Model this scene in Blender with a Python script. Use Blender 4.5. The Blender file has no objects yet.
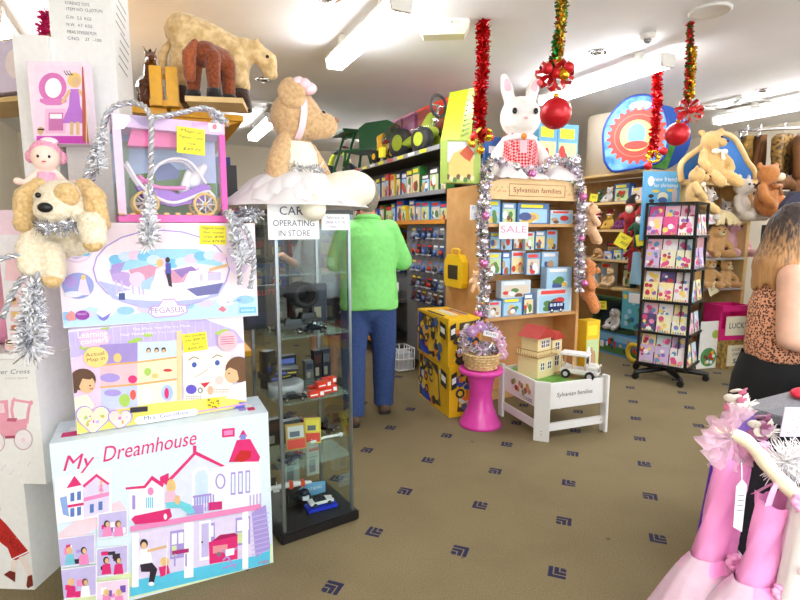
import bpy, bmesh, math, random
from mathutils import Vector, Matrix, Euler
V = Vector
PI = math.pi
R = math.radians
SC = bpy.context.scene
COL = SC.collection
rnd = random.Random(7)

# ------------------------------------------------------------------ camera and the shop's own axes
FOC, PITCH, EYE = 525.0, 0.135, 1.45
CP, SP = math.cos(PITCH), math.sin(PITCH)
def ray(x, y):
    u, v = (x - 400) / FOC, (y - 300) / FOC
    return V((u, CP - v * SP, -SP - v * CP))
def at(x, y, Y):
    d = ray(x, y)
    return V((0, 0, EYE)) + d * (Y / d.y)
def onz(x, y, z):
    d = ray(x, y)
    return V((0, 0, EYE)) + d * ((z - EYE) / d.z)
RZ = R(25)
AB = V((math.cos(RZ), math.sin(RZ), 0))          # across the aisles
AA = V((-math.sin(RZ), math.cos(RZ), 0))         # along the aisles
def W(b, a, z=0.0):
    return AB * b + AA * a + V((0, 0, z))

cam = bpy.data.cameras.new('camera')
cam.sensor_width = 36.0
cam.lens = FOC * 36.0 / 800.0
cam.clip_start = 0.05
camo = bpy.data.objects.new('camera', cam)
COL.objects.link(camo)
camo.location = (0, 0, EYE)
camo.rotation_euler = (PI / 2 - PITCH, 0, 0)
SC.camera = camo

# ------------------------------------------------------------------ materials
def lin(c):
    c = c / 255.0
    return c / 12.92 if c <= 0.04045 else ((c + 0.055) / 1.055) ** 2.4
def L3(c):
    return (lin(c[0]), lin(c[1]), lin(c[2]), 1.0)
MATS = {}
def mat(name, c, r=0.55, metal=0.0, var=0.06, scale=40.0, bump=0.0, c2=None, sheen=0.0, alpha=1.0, trans=0.0, emit=None, es=1.0, sub=0.0, coat=0.0, detail=3.0):
    if name in MATS:
        return MATS[name]
    m = bpy.data.materials.new(name)
    m.use_nodes = True
    nt = m.node_tree
    b = nt.nodes['Principled BSDF']
    tc = nt.nodes.new('ShaderNodeTexCoord')
    nz = nt.nodes.new('ShaderNodeTexNoise')
    nz.inputs['Scale'].default_value = scale
    nz.inputs['Detail'].default_value = detail
    nt.links.new(tc.outputs['Object'], nz.inputs['Vector'])
    a = L3(c)
    if c2 is None:
        lo = tuple(max(0, x * (1 - var)) for x in a[:3]) + (1,)
        hi = tuple(min(1, x * (1 + var)) for x in a[:3]) + (1,)
    else:
        lo, hi = a, L3(c2)
    cr = nt.nodes.new('ShaderNodeValToRGB')
    cr.color_ramp.elements[0].position = 0.36
    cr.color_ramp.elements[0].color = lo
    cr.color_ramp.elements[1].position = 0.64
    cr.color_ramp.elements[1].color = hi
    nt.links.new(nz.outputs['Fac'], cr.inputs['Fac'])
    nt.links.new(cr.outputs['Color'], b.inputs['Base Color'])
    b.inputs['Roughness'].default_value = r
    b.inputs['Metallic'].default_value = metal
    b.inputs['Alpha'].default_value = alpha
    b.inputs['Transmission Weight'].default_value = trans
    b.inputs['Coat Weight'].default_value = coat
    if sheen:
        b.inputs['Sheen Weight'].default_value = sheen
    if sub:
        b.inputs['Subsurface Weight'].default_value = sub
        b.inputs['Subsurface Radius'].default_value = (0.02, 0.01, 0.006)
    if emit:
        b.inputs['Emission Color'].default_value = L3(emit)
        b.inputs['Emission Strength'].default_value = es
    if bump:
        bp = nt.nodes.new('ShaderNodeBump')
        bp.inputs['Strength'].default_value = bump
        bp.inputs['Distance'].default_value = 0.01
        nt.links.new(nz.outputs['Fac'], bp.inputs['Height'])
        nt.links.new(bp.outputs['Normal'], b.inputs['Normal'])
    MATS[name] = m
    return m
def P(c, r=0.5):                                  # plain printed or painted colour
    return mat('paint_%02x%02x%02x_%d' % (c[0], c[1], c[2], int(r * 10)), c, r, var=0.03)
def fur(name, c, c2):
    return mat('fur_' + name, c, 0.95, c2=c2, scale=70, bump=0.6, sheen=0.3, detail=6)
def film(name, gloss=0.08, c=(250, 252, 252), r=0.06):
    """thin clear sheet: mostly seen through, a little gloss"""
    if 'film_' + name in MATS: return MATS['film_' + name]
    m = bpy.data.materials.new('film_' + name); m.use_nodes = True
    nt = m.node_tree; nt.nodes.remove(nt.nodes['Principled BSDF'])
    tr = nt.nodes.new('ShaderNodeBsdfTransparent'); tr.inputs['Color'].default_value = L3(c)
    gl = nt.nodes.new('ShaderNodeBsdfGlossy'); gl.inputs['Roughness'].default_value = r
    nz = nt.nodes.new('ShaderNodeTexNoise'); nz.inputs['Scale'].default_value = 9
    lw = nt.nodes.new('ShaderNodeLayerWeight'); lw.inputs['Blend'].default_value = 0.25
    ma = nt.nodes.new('ShaderNodeMath'); ma.operation = 'MULTIPLY_ADD'; ma.inputs[1].default_value = 0.2; ma.inputs[2].default_value = gloss * .5
    nt.links.new(lw.outputs['Fresnel'], ma.inputs[0])
    bp = nt.nodes.new('ShaderNodeBump'); bp.inputs['Strength'].default_value = 0.08; nt.links.new(nz.outputs['Fac'], bp.inputs['Height']); nt.links.new(bp.outputs['Normal'], gl.inputs['Normal'])
    mx = nt.nodes.new('ShaderNodeMixShader')
    nt.links.new(ma.outputs[0], mx.inputs['Fac']); nt.links.new(tr.outputs[0], mx.inputs[1]); nt.links.new(gl.outputs[0], mx.inputs[2])
    nt.links.new(mx.outputs[0], nt.nodes['Material Output'].inputs['Surface'])
    MATS['film_' + name] = m
    return m
WHITE = P((240, 240, 238)); BLACK = P((18, 18, 20), 0.4); INK = P((40, 38, 60)); GREY = P((150, 150, 155))
CARD = mat('white_card', (238, 237, 235), 0.6, var=0.02)
CARDGREY = mat('grey_card', (205, 205, 208), 0.7, var=0.03)
OAK = mat('oak_veneer', (205, 152, 92), 0.45, c2=(222, 172, 112), scale=6, detail=8)
PINE = mat('pine_board', (222, 186, 122), 0.5, c2=(232, 200, 142), scale=9, detail=6)
YELWOOD = mat('yellow_wood', (240, 176, 30), 0.35, var=0.05)
ORANGEWOOD = mat('orange_shelf_wood', (228, 150, 48), 0.5, var=0.08)
CHROME = mat('chrome', (215, 215, 218), 0.18, 1.0, var=0.02)
ALU = mat('satin_aluminium', (158, 162, 166), 0.35, 0.9, var=0.03)
GLASS = film('cabinet_glass', .03, (238, 246, 243), .02)
GLASSEDGE = mat('green_glass_edge', (120, 165, 150), 0.1, alpha=0.6)
SILVER = mat('silver_tinsel', (225, 226, 232), 0.22, 0.85, var=0.25, scale=200)
REDTIN = mat('red_tinsel', (200, 18, 24), 0.28, 0.7, var=0.4, scale=200)
GREENTIN = mat('green_tinsel', (20, 140, 50), 0.28, 0.7, var=0.4, scale=200)
GOLDTIN = mat('gold_tinsel', (225, 185, 60), 0.25, 0.85, var=0.3, scale=200)
YELNOTE = mat('yellow_note', (250, 236, 60), 0.7, var=0.02)
SKIN = mat('skin', (226, 176, 150), 0.5, var=0.05, scale=20, sub=0.1)
TULLEW = mat('white_tulle', (250, 246, 248), 0.8, alpha=0.82, var=0.02)
TULLEP = mat('pink_tulle', (245, 205, 225), 0.8, alpha=0.5, var=0.05)
FUSCH = P((226, 50, 150)); LILAC = P((178, 150, 214)); PINK = P((244, 170, 206)); SKYB = P((170, 214, 240)); TAN = P((226, 186, 140))

# ------------------------------------------------------------------ mesh builder
class M:
    def __init__(s):
        s.bm = bmesh.new(); s.ms = []; s.X = Matrix.Identity(4)
    def mi(s, m):
        if m not in s.ms: s.ms.append(m)
        return s.ms.index(m)
    def face(s, pts, m, smooth=False):
        vs = [s.bm.verts.new(s.X @ V(p)) for p in pts]
        try:
            f = s.bm.faces.new(vs)
        except ValueError:
            return
        f.material_index = s.mi(m); f.smooth = smooth
    def grid(s, rings, m, close=True, smooth=True, cap0=False, cap1=False):
        i = s.mi(m)
        vr = [[s.bm.verts.new(s.X @ V(p)) for p in r] for r in rings]
        n = len(rings[0])
        for a, b in zip(vr[:-1], vr[1:]):
            for k in range(n if close else n - 1):
                f = s.bm.faces.new((a[k], a[(k + 1) % n], b[(k + 1) % n], b[k]))
                f.material_index = i; f.smooth = smooth
        for c, r in ((cap0, vr[0][::-1]), (cap1, vr[-1])):
            if c:
                f = s.bm.faces.new(r); f.material_index = i
    def box(s, c, d, m, rz=0.0, rx=0.0, ry=0.0, bev=0.0):
        x, y, z = d[0] / 2, d[1] / 2, d[2] / 2
        rot = Euler((rx, ry, rz)).to_matrix()
        c = V(c)
        if bev <= 0:
            pts = [(-x, -y, -z), (x, -y, -z), (x, y, -z), (-x, y, -z), (-x, -y, z), (x, -y, z), (x, y, z), (-x, y, z)]
            vs = [s.bm.verts.new(s.X @ (c + rot @ V(p))) for p in pts]
            for q in ((3, 2, 1, 0), (4, 5, 6, 7), (0, 1, 5, 4), (1, 2, 6, 5), (2, 3, 7, 6), (3, 0, 4, 7)):
                f = s.bm.faces.new([vs[k] for k in q]); f.material_index = s.mi(m)
        else:
            bev = min(bev, x * .9, y * .9, z * .9)
            t = bmesh.new(); bmesh.ops.create_cube(t, size=1.0)
            for v in t.verts: v.co = V((v.co.x * 2 * x, v.co.y * 2 * y, v.co.z * 2 * z))
            bmesh.ops.bevel(t, geom=list(t.edges), offset=bev, segments=2, affect='EDGES')
            mp = {v: s.bm.verts.new(s.X @ (c + rot @ v.co)) for v in t.verts}
            for f in t.faces:
                g = s.bm.faces.new([mp[v] for v in f.verts]); g.material_index = s.mi(m)
            t.free()
    def span(s, lo, hi, m, bev=0.0):
        s.box([(a + b) / 2 for a, b in zip(lo, hi)], [abs(b - a) for a, b in zip(lo, hi)], m, bev=bev)
    def tube(s, pts, r, m, n=8, caps=True, smooth=True):
        pts = [V(p) for p in pts]
        rs = r if isinstance(r, (list, tuple)) else [r] * len(pts)
        t0 = (pts[1] - pts[0]).normalized()
        up = V((0, 0, 1)) if abs(t0.z) < .9 else V((1, 0, 0))
        nrm = t0.cross(up).normalized()
        rings = []
        for i, p in enumerate(pts):
            a = pts[max(0, i - 1)]; b = pts[min(len(pts) - 1, i + 1)]
            t = (b - a).normalized() if (b - a).length > 1e-9 else t0
            nrm = (nrm - t * nrm.dot(t))
            nrm = nrm.normalized() if nrm.length > 1e-6 else t.orthogonal().normalized()
            bn = t.cross(nrm)
            rings.append([p + (nrm * math.cos(2 * PI * k / n) + bn * math.sin(2 * PI * k / n)) * rs[i] for k in range(n)])
        s.grid(rings, m, True, smooth, caps, caps)
    def limb(s, pts, rs, m, n=10):                 # tapered tube with round ends
        pts = [V(p) for p in pts]
        a, b = (pts[0] - pts[1]).normalized(), (pts[-1] - pts[-2]).normalized()
        P2, R2 = [], []
        for k in (0.98, 0.75, 0.4):
            P2.append(pts[0] + a * rs[0] * k); R2.append(rs[0] * math.sqrt(1 - k * k))
        P2 += pts; R2 += list(rs)
        for k in (0.4, 0.75, 0.98):
            P2.append(pts[-1] + b * rs[-1] * k); R2.append(rs[-1] * math.sqrt(1 - k * k))
        s.tube(P2, R2, m, n)
    def lathe(s, prof, m, n=24, c=(0, 0, 0), smooth=True, cap=True):
        c = V(c)
        rings = [[c + V((r * math.cos(2 * PI * k / n), r * math.sin(2 * PI * k / n), z)) for k in range(n)] for r, z in prof]
        s.grid(rings, m, True, smooth, cap, cap)
    def ell(s, c, r, m, rot=None, n=14, h=9):
        c = V(c)
        if not isinstance(r, (tuple, list)): r = (r, r, r)
        rm = rot.to_matrix() if isinstance(rot, Euler) else (Euler(rot).to_matrix() if rot else Matrix.Identity(3))
        rings = []
        for i in range(h + 1):
            th = PI * (0.004 + 0.992 * i / h)
            rings.append([c + rm @ V((r[0] * math.sin(th) * math.cos(2 * PI * k / n), r[1] * math.sin(th) * math.sin(2 * PI * k / n), -r[2] * math.cos(th))) for k in range(n)])
        s.grid(rings, m, True, True, True, True)
    def disc(s, c, rx, rz, m, n=18, y=0.0):        # upright flat disc facing -y
        s.face([(c[0] + rx * math.cos(2 * PI * k / n), y, c[1] + rz * math.sin(2 * PI * k / n)) for k in range(n)], m)
    def prism(s, pts, d0, d1, m, ax='y', m2=None):  # outline in the plane across ax, extruded d0..d1
        def f(p, d):
            return (p[0], d, p[1]) if ax == 'y' else ((d, p[0], p[1]) if ax == 'x' else (p[0], p[1], d))
        n = len(pts)
        s.face([f(p, d0) for p in pts], m); s.face([f(p, d1) for p in pts][::-1], m)
        for k in range(n):
            a, b = pts[k], pts[(k + 1) % n]
            s.face([f(a, d0), f(a, d1), f(b, d1), f(b, d0)], m2 or m)
    def text(s, body, h, m, o=(0, 0, 0), shear=0.0, w=None, spin=0.0, align='CENTER'):
        """upright flat lettering facing -y; o is the middle of its baseline, h the capital height"""
        cu = bpy.data.curves.new('t', 'FONT')
        cu.body = body; cu.size = h / 0.70; cu.align_x = align; cu.shear = shear; cu.resolution_u = 3
        ob = bpy.data.objects.new('t', cu)
        me = bpy.data.meshes.new_from_object(ob)
        k = 1.0
        if w and len(me.vertices):
            xs = [v.co.x for v in me.vertices]; k = w / max(1e-6, max(xs) - min(xs))
        i = s.mi(m); c, sn = math.cos(spin), math.sin(spin)
        vs = []
        for v in me.vertices:
            x, z = v.co.x * k, v.co.y
            vs.append(s.bm.verts.new(s.X @ V((o[0] + x * c - z * sn, o[1], o[2] + x * sn + z * c))))
        for p in me.polygons:
            try:
                f = s.bm.faces.new([vs[q] for q in p.vertices]); f.material_index = i
            except ValueError:
                pass
        bpy.data.objects.remove(ob); bpy.data.meshes.remove(me); bpy.data.curves.remove(cu)
    def tinsel(s, pts, r, m, n, l=0.03, w=0.004, rr=None):  # n short foil strips standing off a path
        rr = rr or rnd
        pts = [V(p) for p in pts]
        segs = [(b - a).length for a, b in zip(pts[:-1], pts[1:])]
        tot = sum(segs)
        ms = m if isinstance(m, (list, tuple)) else [m]
        for _ in range(n):
            d = rr.random() * tot; i = 0
            while i < len(segs) - 1 and d > segs[i]: d -= segs[i]; i += 1
            p = pts[i].lerp(pts[i + 1], min(1, d / max(segs[i], 1e-9)))
            q = V((rr.gauss(0, 1), rr.gauss(0, 1), rr.gauss(0, 1))).normalized()
            u = q.orthogonal().normalized()
            u.rotate(Matrix.Rotation(rr.random() * 6.28, 3, q))
            rad = r(d) if callable(r) else r
            p0 = p + q * rad * 0.1; p1 = p + q * rad * (.7 + .4 * rr.random())
            bend = u.cross(q) * l * .25 * rr.uniform(-1, 1)
            mm = rr.choice(ms)
            s.face([p0 - u * w, p0 + u * w, (p0 + p1) / 2 + u * w + bend, (p0 + p1) / 2 - u * w + bend], mm)
            s.face([(p0 + p1) / 2 - u * w + bend, (p0 + p1) / 2 + u * w + bend, p1 + u * w * .6, p1 - u * w * .6], mm)
    def rope(s, pts, r, m1, m2, pitch=0.05, n=6):   # two strands twisted along a path
        pts = smoothpath(pts, 0.008)
        out = [[], []]
        d = 0.0; prev = pts[0]
        for i, p in enumerate(pts):
            d += (p - prev).length; prev = p
            t = (pts[min(i + 1, len(pts) - 1)] - pts[max(i - 1, 0)]).normalized()
            a = t.orthogonal().normalized() if i == 0 else (a - t * a.dot(t)).normalized()
            b = t.cross(a); an = 2 * PI * d / pitch
            for k in (0, 1):
                out[k].append(p + (a * math.cos(an + k * PI) + b * math.sin(an + k * PI)) * r * .55)
        s.tube(out[0], r * .62, m1, n); s.tube(out[1], r * .62, m2, n)
    def build(s, name, parent=None, loc=None, rz=None, smooth=None):
        me = bpy.data.meshes.new(name)
        s.bm.to_mesh(me); s.bm.free()
        for m in s.ms: me.materials.append(m)
        o = bpy.data.objects.new(name, me)
        COL.objects.link(o)
        if parent is not None: o.parent = parent
        if loc is not None: o.location = loc
        if rz is not None: o.rotation_euler = (0, 0, rz)
        return o
def smoothpath(pts, step):
    pts = [V(p) for p in pts]
    if len(pts) < 3:
        n = max(2, int((pts[1] - pts[0]).length / step))
        return [pts[0].lerp(pts[1], i / n) for i in range(n + 1)]
    out = []
    for i in range(len(pts) - 1):
        p0 = pts[max(i - 1, 0)]; p1 = pts[i]; p2 = pts[i + 1]; p3 = pts[min(i + 2, len(pts) - 1)]
        n = max(2, int((p2 - p1).length / step))
        for k in range(n):
            t = k / n
            out.append(0.5 * ((2 * p1) + (p2 - p0) * t + (2 * p0 - 5 * p1 + 4 * p2 - p3) * t * t + (3 * p1 - p0 - 3 * p2 + p3) * t ** 3))
    out.append(pts[-1])
    return out
def tag(o, label, cat, group=None):
    o['label'] = label; o['category'] = cat
    if group: o['group'] = group
    return o
def thing(name, label, cat, loc=(0, 0, 0), rz=0.0, group=None):
    o = bpy.data.objects.new(name, None)
    COL.objects.link(o)
    o.empty_display_size = 0.05
    o.location = loc; o.rotation_euler = (0, 0, rz)
    return tag(o, label, cat, group)
def struct(o):
    o['kind'] = 'structure'; return o
def dup(root, loc=None, rz=None, label=None, group=None):
    r = root.copy(); COL.objects.link(r)
    if loc is not None: r.location = loc
    if rz is not None: r.rotation_euler = (0, 0, rz)
    if label: r['label'] = label
    if group: r['group'] = group
    for ch in list(root.children):
        c = ch.copy(); COL.objects.link(c); c.parent = r
        for g in list(ch.children):
            d = g.copy(); COL.objects.link(d); d.parent = c
    return r
CLOUDS = bpy.data.textures.new('fur_clouds', 'CLOUDS'); CLOUDS.noise_scale = 0.02
CURLS = bpy.data.textures.new('curl_clouds', 'CLOUDS'); CURLS.noise_scale = 0.035
def fuse(o, vox, disp=0.0, tex=None, smooth=6):    # melt overlapping shapes into one skin
    m = o.modifiers.new('remesh', 'REMESH'); m.mode = 'VOXEL'; m.voxel_size = vox; m.use_smooth_shade = True
    if smooth:
        q = o.modifiers.new('smooth', 'SMOOTH'); q.iterations = smooth; q.factor = 0.5
    if disp:
        d = o.modifiers.new('fur', 'DISPLACE'); d.texture = tex or CLOUDS; d.strength = disp; d.mid_level = 0.5
    return o
ORD = ['leftmost', 'second', 'third', 'fourth', 'fifth', 'sixth', 'seventh', 'eighth', 'ninth', 'tenth', 'eleventh', 'twelfth', 'thirteenth', 'fourteenth', 'fifteenth', 'sixteenth', 'seventeenth', 'eighteenth']
def nth(i, side='left'):
    return (side + 'most') if i == 0 else ORD[i] + ' from the ' + side

class Art:
    """flat printing on a box face: shapes given where they show in the photograph, cast onto the face and clipped to it"""
    def __init__(s, root, w, h, y, ox=0.0, oy=0.0, sc=1.0):
        s.m = M(); s.root = root; s.w = w; s.h = h; s.y = y; s.k = 0
        s.ox, s.oy, s.sc = ox, oy, sc
        rz = root.rotation_euler.z
        s.inv = Matrix.Rotation(-rz, 3, 'Z'); s.o = V(root.location)
    def loc(s, x, y):
        p0 = s.inv @ (V((0, 0, EYE)) - s.o); d = s.inv @ ray(s.ox + x * s.sc, s.oy + y * s.sc)
        t = (s.y - p0.y) / d.y; p = p0 + d * t
        return p.x, p.z
    def raw(s, pts, m):
        s.k += 1
        def clip(ps, ax, lim, sg):
            out = []
            for i in range(len(ps)):
                a, b = ps[i], ps[(i + 1) % len(ps)]
                ia, ib = sg * a[ax] <= sg * lim, sg * b[ax] <= sg * lim
                if ia: out.append(a)
                if ia != ib:
                    t = (lim - a[ax]) / (b[ax] - a[ax]); out.append((a[0] + (b[0] - a[0]) * t, a[1] + (b[1] - a[1]) * t))
            return out
        e = 0.002
        for ax, lim, sg in ((0, s.w / 2 - e, 1), (0, -s.w / 2 + e, -1), (1, s.h - e, 1), (1, e, -1)):
            pts = clip(pts, ax, lim, sg)
            if len(pts) < 3: return
        y = s.y - 0.0006 - 0.00005 * s.k
        s.m.face([(p[0], y, p[1]) for p in pts], m)
    def poly(s, pts, m):
        s.raw([s.loc(*p) for p in pts], m)
    def rect(s, x0, y0, x1, y1, m, sk=0.0):        # sk: rise of the right end, in the given pixels
        s.poly([(x0, y0), (x1, y0 - sk), (x1, y1 - sk), (x0, y1)], m)
    def ell(s, cx, cy, rx, ry, m, n=20):
        s.poly([(cx + rx * math.cos(2 * PI * k / n), cy + ry * math.sin(2 * PI * k / n)) for k in range(n)], m)
    def line(s, pts, wd, m):
        for (x0, y0), (x1, y1) in zip(pts[:-1], pts[1:]):
            l = math.hypot(x1 - x0, y1 - y0) or 1; nx, ny = -(y1 - y0) / l * wd / 2, (x1 - x0) / l * wd / 2
            s.poly([(x0 + nx, y0 + ny), (x1 + nx, y1 + ny), (x1 - nx, y1 - ny), (x0 - nx, y0 - ny)], m)
    def ring(s, cx, cy, rx, ry, wd, m, a0=0, a1=360, n=28):
        s.line([(cx + rx * math.cos(R(a0 + (a1 - a0) * k / n)), cy + ry * math.sin(R(a0 + (a1 - a0) * k / n))) for k in range(n + 1)], wd, m)
    def text(s, x0, y0, x1, y1, hpx, body, m, shear=0.0):   # baseline from (x0,y0) to (x1,y1), capital height hpx
        a, b = V(s.loc(x0, y0)), V(s.loc(x1, y1)); c = V(s.loc(x0, y0 - hpx))
        s.k += 1
        d = b - a
        s.m.text(body, (c - a).length, m, ((a.x + b.x) / 2, s.y - 0.0008 - 0.00005 * s.k, (a.y + b.y) / 2), shear, d.length, math.atan2(d.y, d.x))
    def girl(s, x, y, h, hair, dress, skin=TAN):    # a small printed figure, feet at x,y
        s.ell(x, y - h * .86, h * .11, h * .12, hair); s.ell(x + h * .02, y - h * .83, h * .07, h * .09, skin)
        s.poly([(x - h * .07, y - h * .72), (x + h * .07, y - h * .72), (x + h * .09, y - h * .45), (x - h * .09, y - h * .45)], dress)
        s.poly([(x - h * .08, y - h * .48), (x + h * .08, y - h * .48), (x + h * .2, y - h * .18), (x - h * .2, y - h * .18)], dress)
        s.poly([(x - h * .07, y - h * .2), (x - h * .01, y - h * .2), (x - h * .02, y), (x - h * .07, y)], skin)
        s.poly([(x + h * .02, y - h * .2), (x + h * .08, y - h * .2), (x + h * .08, y), (x + h * .03, y)], skin)
        s.line([(x - h * .07, y - h * .7), (x - h * .2, y - h * .5)], h * .05, skin); s.line([(x + h * .07, y - h * .7), (x + h * .2, y - h * .52)], h * .05, skin)
    def done(s, name='printed_front'):
        return s.m.build(name, s.root)

def carton(name, label, cat, loc, rz, w, d, h, m, group=None, mt=None):
    """a board box, origin at the bottom middle of its front face; returns the Empty"""
    t = thing(name, label, cat, loc, rz, group)
    b = M(); b.span((-w / 2, 0, 0), (w / 2, d, h), m)
    # lid seam
    b.face([(-w / 2 + .003, d * .5 - .002, h + .0006), (w / 2 - .003, d * .5 - .002, h + .0006), (w / 2 - .003, d * .5 + .002, h + .0006), (-w / 2 + .003, d * .5 + .002, h + .0006)], mt or CARDGREY)
    b.build('carton', t)
    return t
def hit(o, rz, y, px, py):                         # photo point cast on an upright plane: o a point, rz its turn, y its offset
    inv = Matrix.Rotation(-rz, 3, 'Z'); p0 = inv @ (V((0, 0, EYE)) - V(o)); d = inv @ ray(px, py)
    return V(o) + Matrix.Rotation(rz, 3, 'Z') @ (p0 + d * ((y - p0.y) / d.y))
def note(label, p, rz, w, h, lines, cat='price note', name='price_note', m=None, ink=None, tilt=0.0, group=None, th=0.001):
    """a paper note facing the camera side, p its centre"""
    b = M(); b.box((0, 0, 0), (w, th, h), m or YELNOTE, ry=tilt)
    for i, l in enumerate(lines):
        z = h / 2 - h * (i + .82) / (len(lines) + .35)
        b.text(l, h * .5 / (len(lines) + .3), ink or P((90, 90, 60)), (0, -th / 2 - .0005, z), 0.25 if m is None else 0, min(w * .86, w * .11 * len(l)), spin=-tilt)
    return tag(b.build(name, None, p, rz), label, cat, group)
def bauble(m, c, r, mt, cap=True):
    m.ell(c, r, mt, n=18, h=12)
    if cap: m.tube([V(c) + V((0, 0, r * .95)), V(c) + V((0, 0, r * 1.2))], r * .2, GOLDTIN)
# ================================================================== THE ROOM
def carpet_material():
    m = bpy.data.materials.new('carpet_with_motifs'); m.use_nodes = True
    nt = m.node_tree; N = nt.nodes; Lk = nt.links; b = N['Principled BSDF']
    tc = N.new('ShaderNodeTexCoord')
    mp = N.new('ShaderNodeMapping'); mp.vector_type = 'TEXTURE'
    mp.inputs['Location'].default_value = (-0.1243, 2.3605, 0)
    mp.inputs['Rotation'].default_value = (0, 0, -0.3637)
    mp.inputs['Scale'].default_value = (0.4244, 0.4244, 1)
    Lk.new(tc.outputs['Object'], mp.inputs['Vector'])
    sx = N.new('ShaderNodeSeparateXYZ'); Lk.new(mp.outputs['Vector'], sx.inputs['Vector'])
    def mt(op, a, bb=None, c=None):
        n = N.new('ShaderNodeMath'); n.operation = op
        for i, v in enumerate((a, bb, c)):
            if v is None: continue
            if isinstance(v, (int, float)): n.inputs[i].default_value = v
            else: Lk.new(v, n.inputs[i])
        return n.outputs[0]
    u = mt('SUBTRACT', mt('FRACT', mt('ADD', sx.outputs['X'], 0.5)), 0.5)
    v = mt('SUBTRACT', mt('FRACT', mt('ADD', sx.outputs['Y'], 0.5)), 0.5)
    # alternate motifs point opposite ways
    par = mt('MODULO', mt('ABSOLUTE', mt('ADD', mt('FLOOR', mt('ADD', sx.outputs['X'], 0.5)), mt('FLOOR', mt('ADD', sx.outputs['Y'], 0.5)))), 2.0)
    sg = mt('SUBTRACT', mt('MULTIPLY', par, 2.0), 1.0)
    us, vs = mt('MULTIPLY', u, sg), mt('MULTIPLY', v, sg)
    h = 0.086
    inside = mt('MULTIPLY', mt('LESS_THAN', mt('ABSOLUTE', u), h), mt('LESS_THAN', mt('ABSOLUTE', v), h))
    q = mt('DIVIDE', mt('ADD', mt('MAXIMUM', us, vs), h), 2 * h)           # 0..1 across the nested chevrons
    st = mt('LESS_THAN', mt('FRACT', mt('MULTIPLY', q, 3.0)), 0.72)
    mask = mt('MULTIPLY', inside, mt('GREATER_THAN', mt('FRACT', mt('ADD', mt('MULTIPLY', q, 3.0), 0.0)), 0.24))
    nz = N.new('ShaderNodeTexNoise'); nz.inputs['Scale'].default_value = 160; nz.inputs['Detail'].default_value = 6
    Lk.new(tc.outputs['Object'], nz.inputs['Vector'])
    n2 = N.new('ShaderNodeTexNoise'); n2.inputs['Scale'].default_value = 2.2; n2.inputs['Detail'].default_value = 5
    Lk.new(tc.outputs['Object'], n2.inputs['Vector'])
    cr = N.new('ShaderNodeValToRGB')
    cr.color_ramp.elements[0].position = 0.3; cr.color_ramp.elements[0].color = L3((112, 99, 70))
    cr.color_ramp.elements[1].position = 0.7; cr.color_ramp.elements[1].color = L3((140, 125, 91))
    Lk.new(nz.outputs['Fac'], cr.inputs['Fac'])
    mx = N.new('ShaderNodeMixRGB'); mx.blend_type = 'MULTIPLY'; mx.inputs['Fac'].default_value = 0.25
    Lk.new(cr.outputs['Color'], mx.inputs['Color1'])
    c3 = N.new('ShaderNodeValToRGB'); c3.color_ramp.elements[0].position = 0.35; c3.color_ramp.elements[0].color = (0.6, 0.58, 0.55, 1)
    c3.color_ramp.elements[1].position = 0.55; c3.color_ramp.elements[1].color = (1, 1, 1, 1)
    Lk.new(n2.outputs['Fac'], c3.inputs['Fac']); Lk.new(c3.outputs['Color'], mx.inputs['Color2'])
    # a few small dark spots of wear
    vo = N.new('ShaderNodeTexVoronoi'); vo.inputs['Scale'].default_value = 2.7
    Lk.new(tc.outputs['Object'], vo.inputs['Vector'])
    spot = mt('LESS_THAN', mt('ADD', vo.outputs['Distance'], mt('MULTIPLY', nz.outputs['Fac'], 0.05)), 0.062)
    m2 = N.new('ShaderNodeMixRGB'); Lk.new(mt('MULTIPLY', spot, 0.55), m2.inputs['Fac'])
    Lk.new(mx.outputs['Color'], m2.inputs['Color1']); m2.inputs['Color2'].default_value = L3((70, 60, 48))
    m3 = N.new('ShaderNodeMixRGB'); Lk.new(mask, m3.inputs['Fac'])
    Lk.new(m2.outputs['Color'], m3.inputs['Color1']); m3.inputs['Color2'].default_value = L3((30, 32, 66))
    Lk.new(m3.outputs['Color'], b.inputs['Base Color'])
    b.inputs['Roughness'].default_value = 0.95
    bp = N.new('ShaderNodeBump'); bp.inputs['Strength'].default_value = 0.3; bp.inputs['Distance'].default_value = 0.004
    Lk.new(nz.outputs['Fac'], bp.inputs['Height']); Lk.new(bp.outputs['Normal'], b.inputs['Normal'])
    return m
CEIL = 3.0
A0, A1, B0, B1 = -3.2, 10.5, -1.9, 8.6
def slab(name, b0, a0, b1, a1, z0, z1, m):
    k = M()
    lo = [W(b0, a0, z0), W(b1, a0, z0), W(b1, a1, z0), W(b0, a1, z0)]
    hi = [p + V((0, 0, z1 - z0)) for p in lo]
    k.face(lo[::-1], m); k.face(hi, m)
    for i in range(4):
        j = (i + 1) % 4
        k.face([lo[i], lo[j], hi[j], hi[i]], m)
    return struct(k.build(name))
WALLM = mat('cream_wall_paint', (226, 216, 196), 0.8, var=0.02, scale=3)
CEILM = mat('white_ceiling_paint', (240, 240, 242), 0.85, var=0.02, scale=2, bump=0.03)
slab('floor', B0, A0, B1, A1, -0.12, 0.0, carpet_material())
slab('ceiling', B0, A0, B1, A1, CEIL, CEIL + 0.1, CEILM)
slab('wall_left', B0 - .1, A0, B0, A1, 0, CEIL, WALLM)
slab('wall_right', B1, A0, B1 + .1, A1, 0, CEIL, WALLM)
slab('wall_back', B0 - .1, A1, B1 + .1, A1 + .1, 0, CEIL, WALLM)
SKIRT = P((90, 70, 50))
slab('baseboard_left', B0, A0, B0 + .015, A1, 0, .1, SKIRT)
slab('baseboard_back', B0, A1 - .015, B1, A1, 0, .1, SKIRT)
slab('baseboard_right', B1 - .015, A0, B1, A1, 0, .1, SKIRT)

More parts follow.
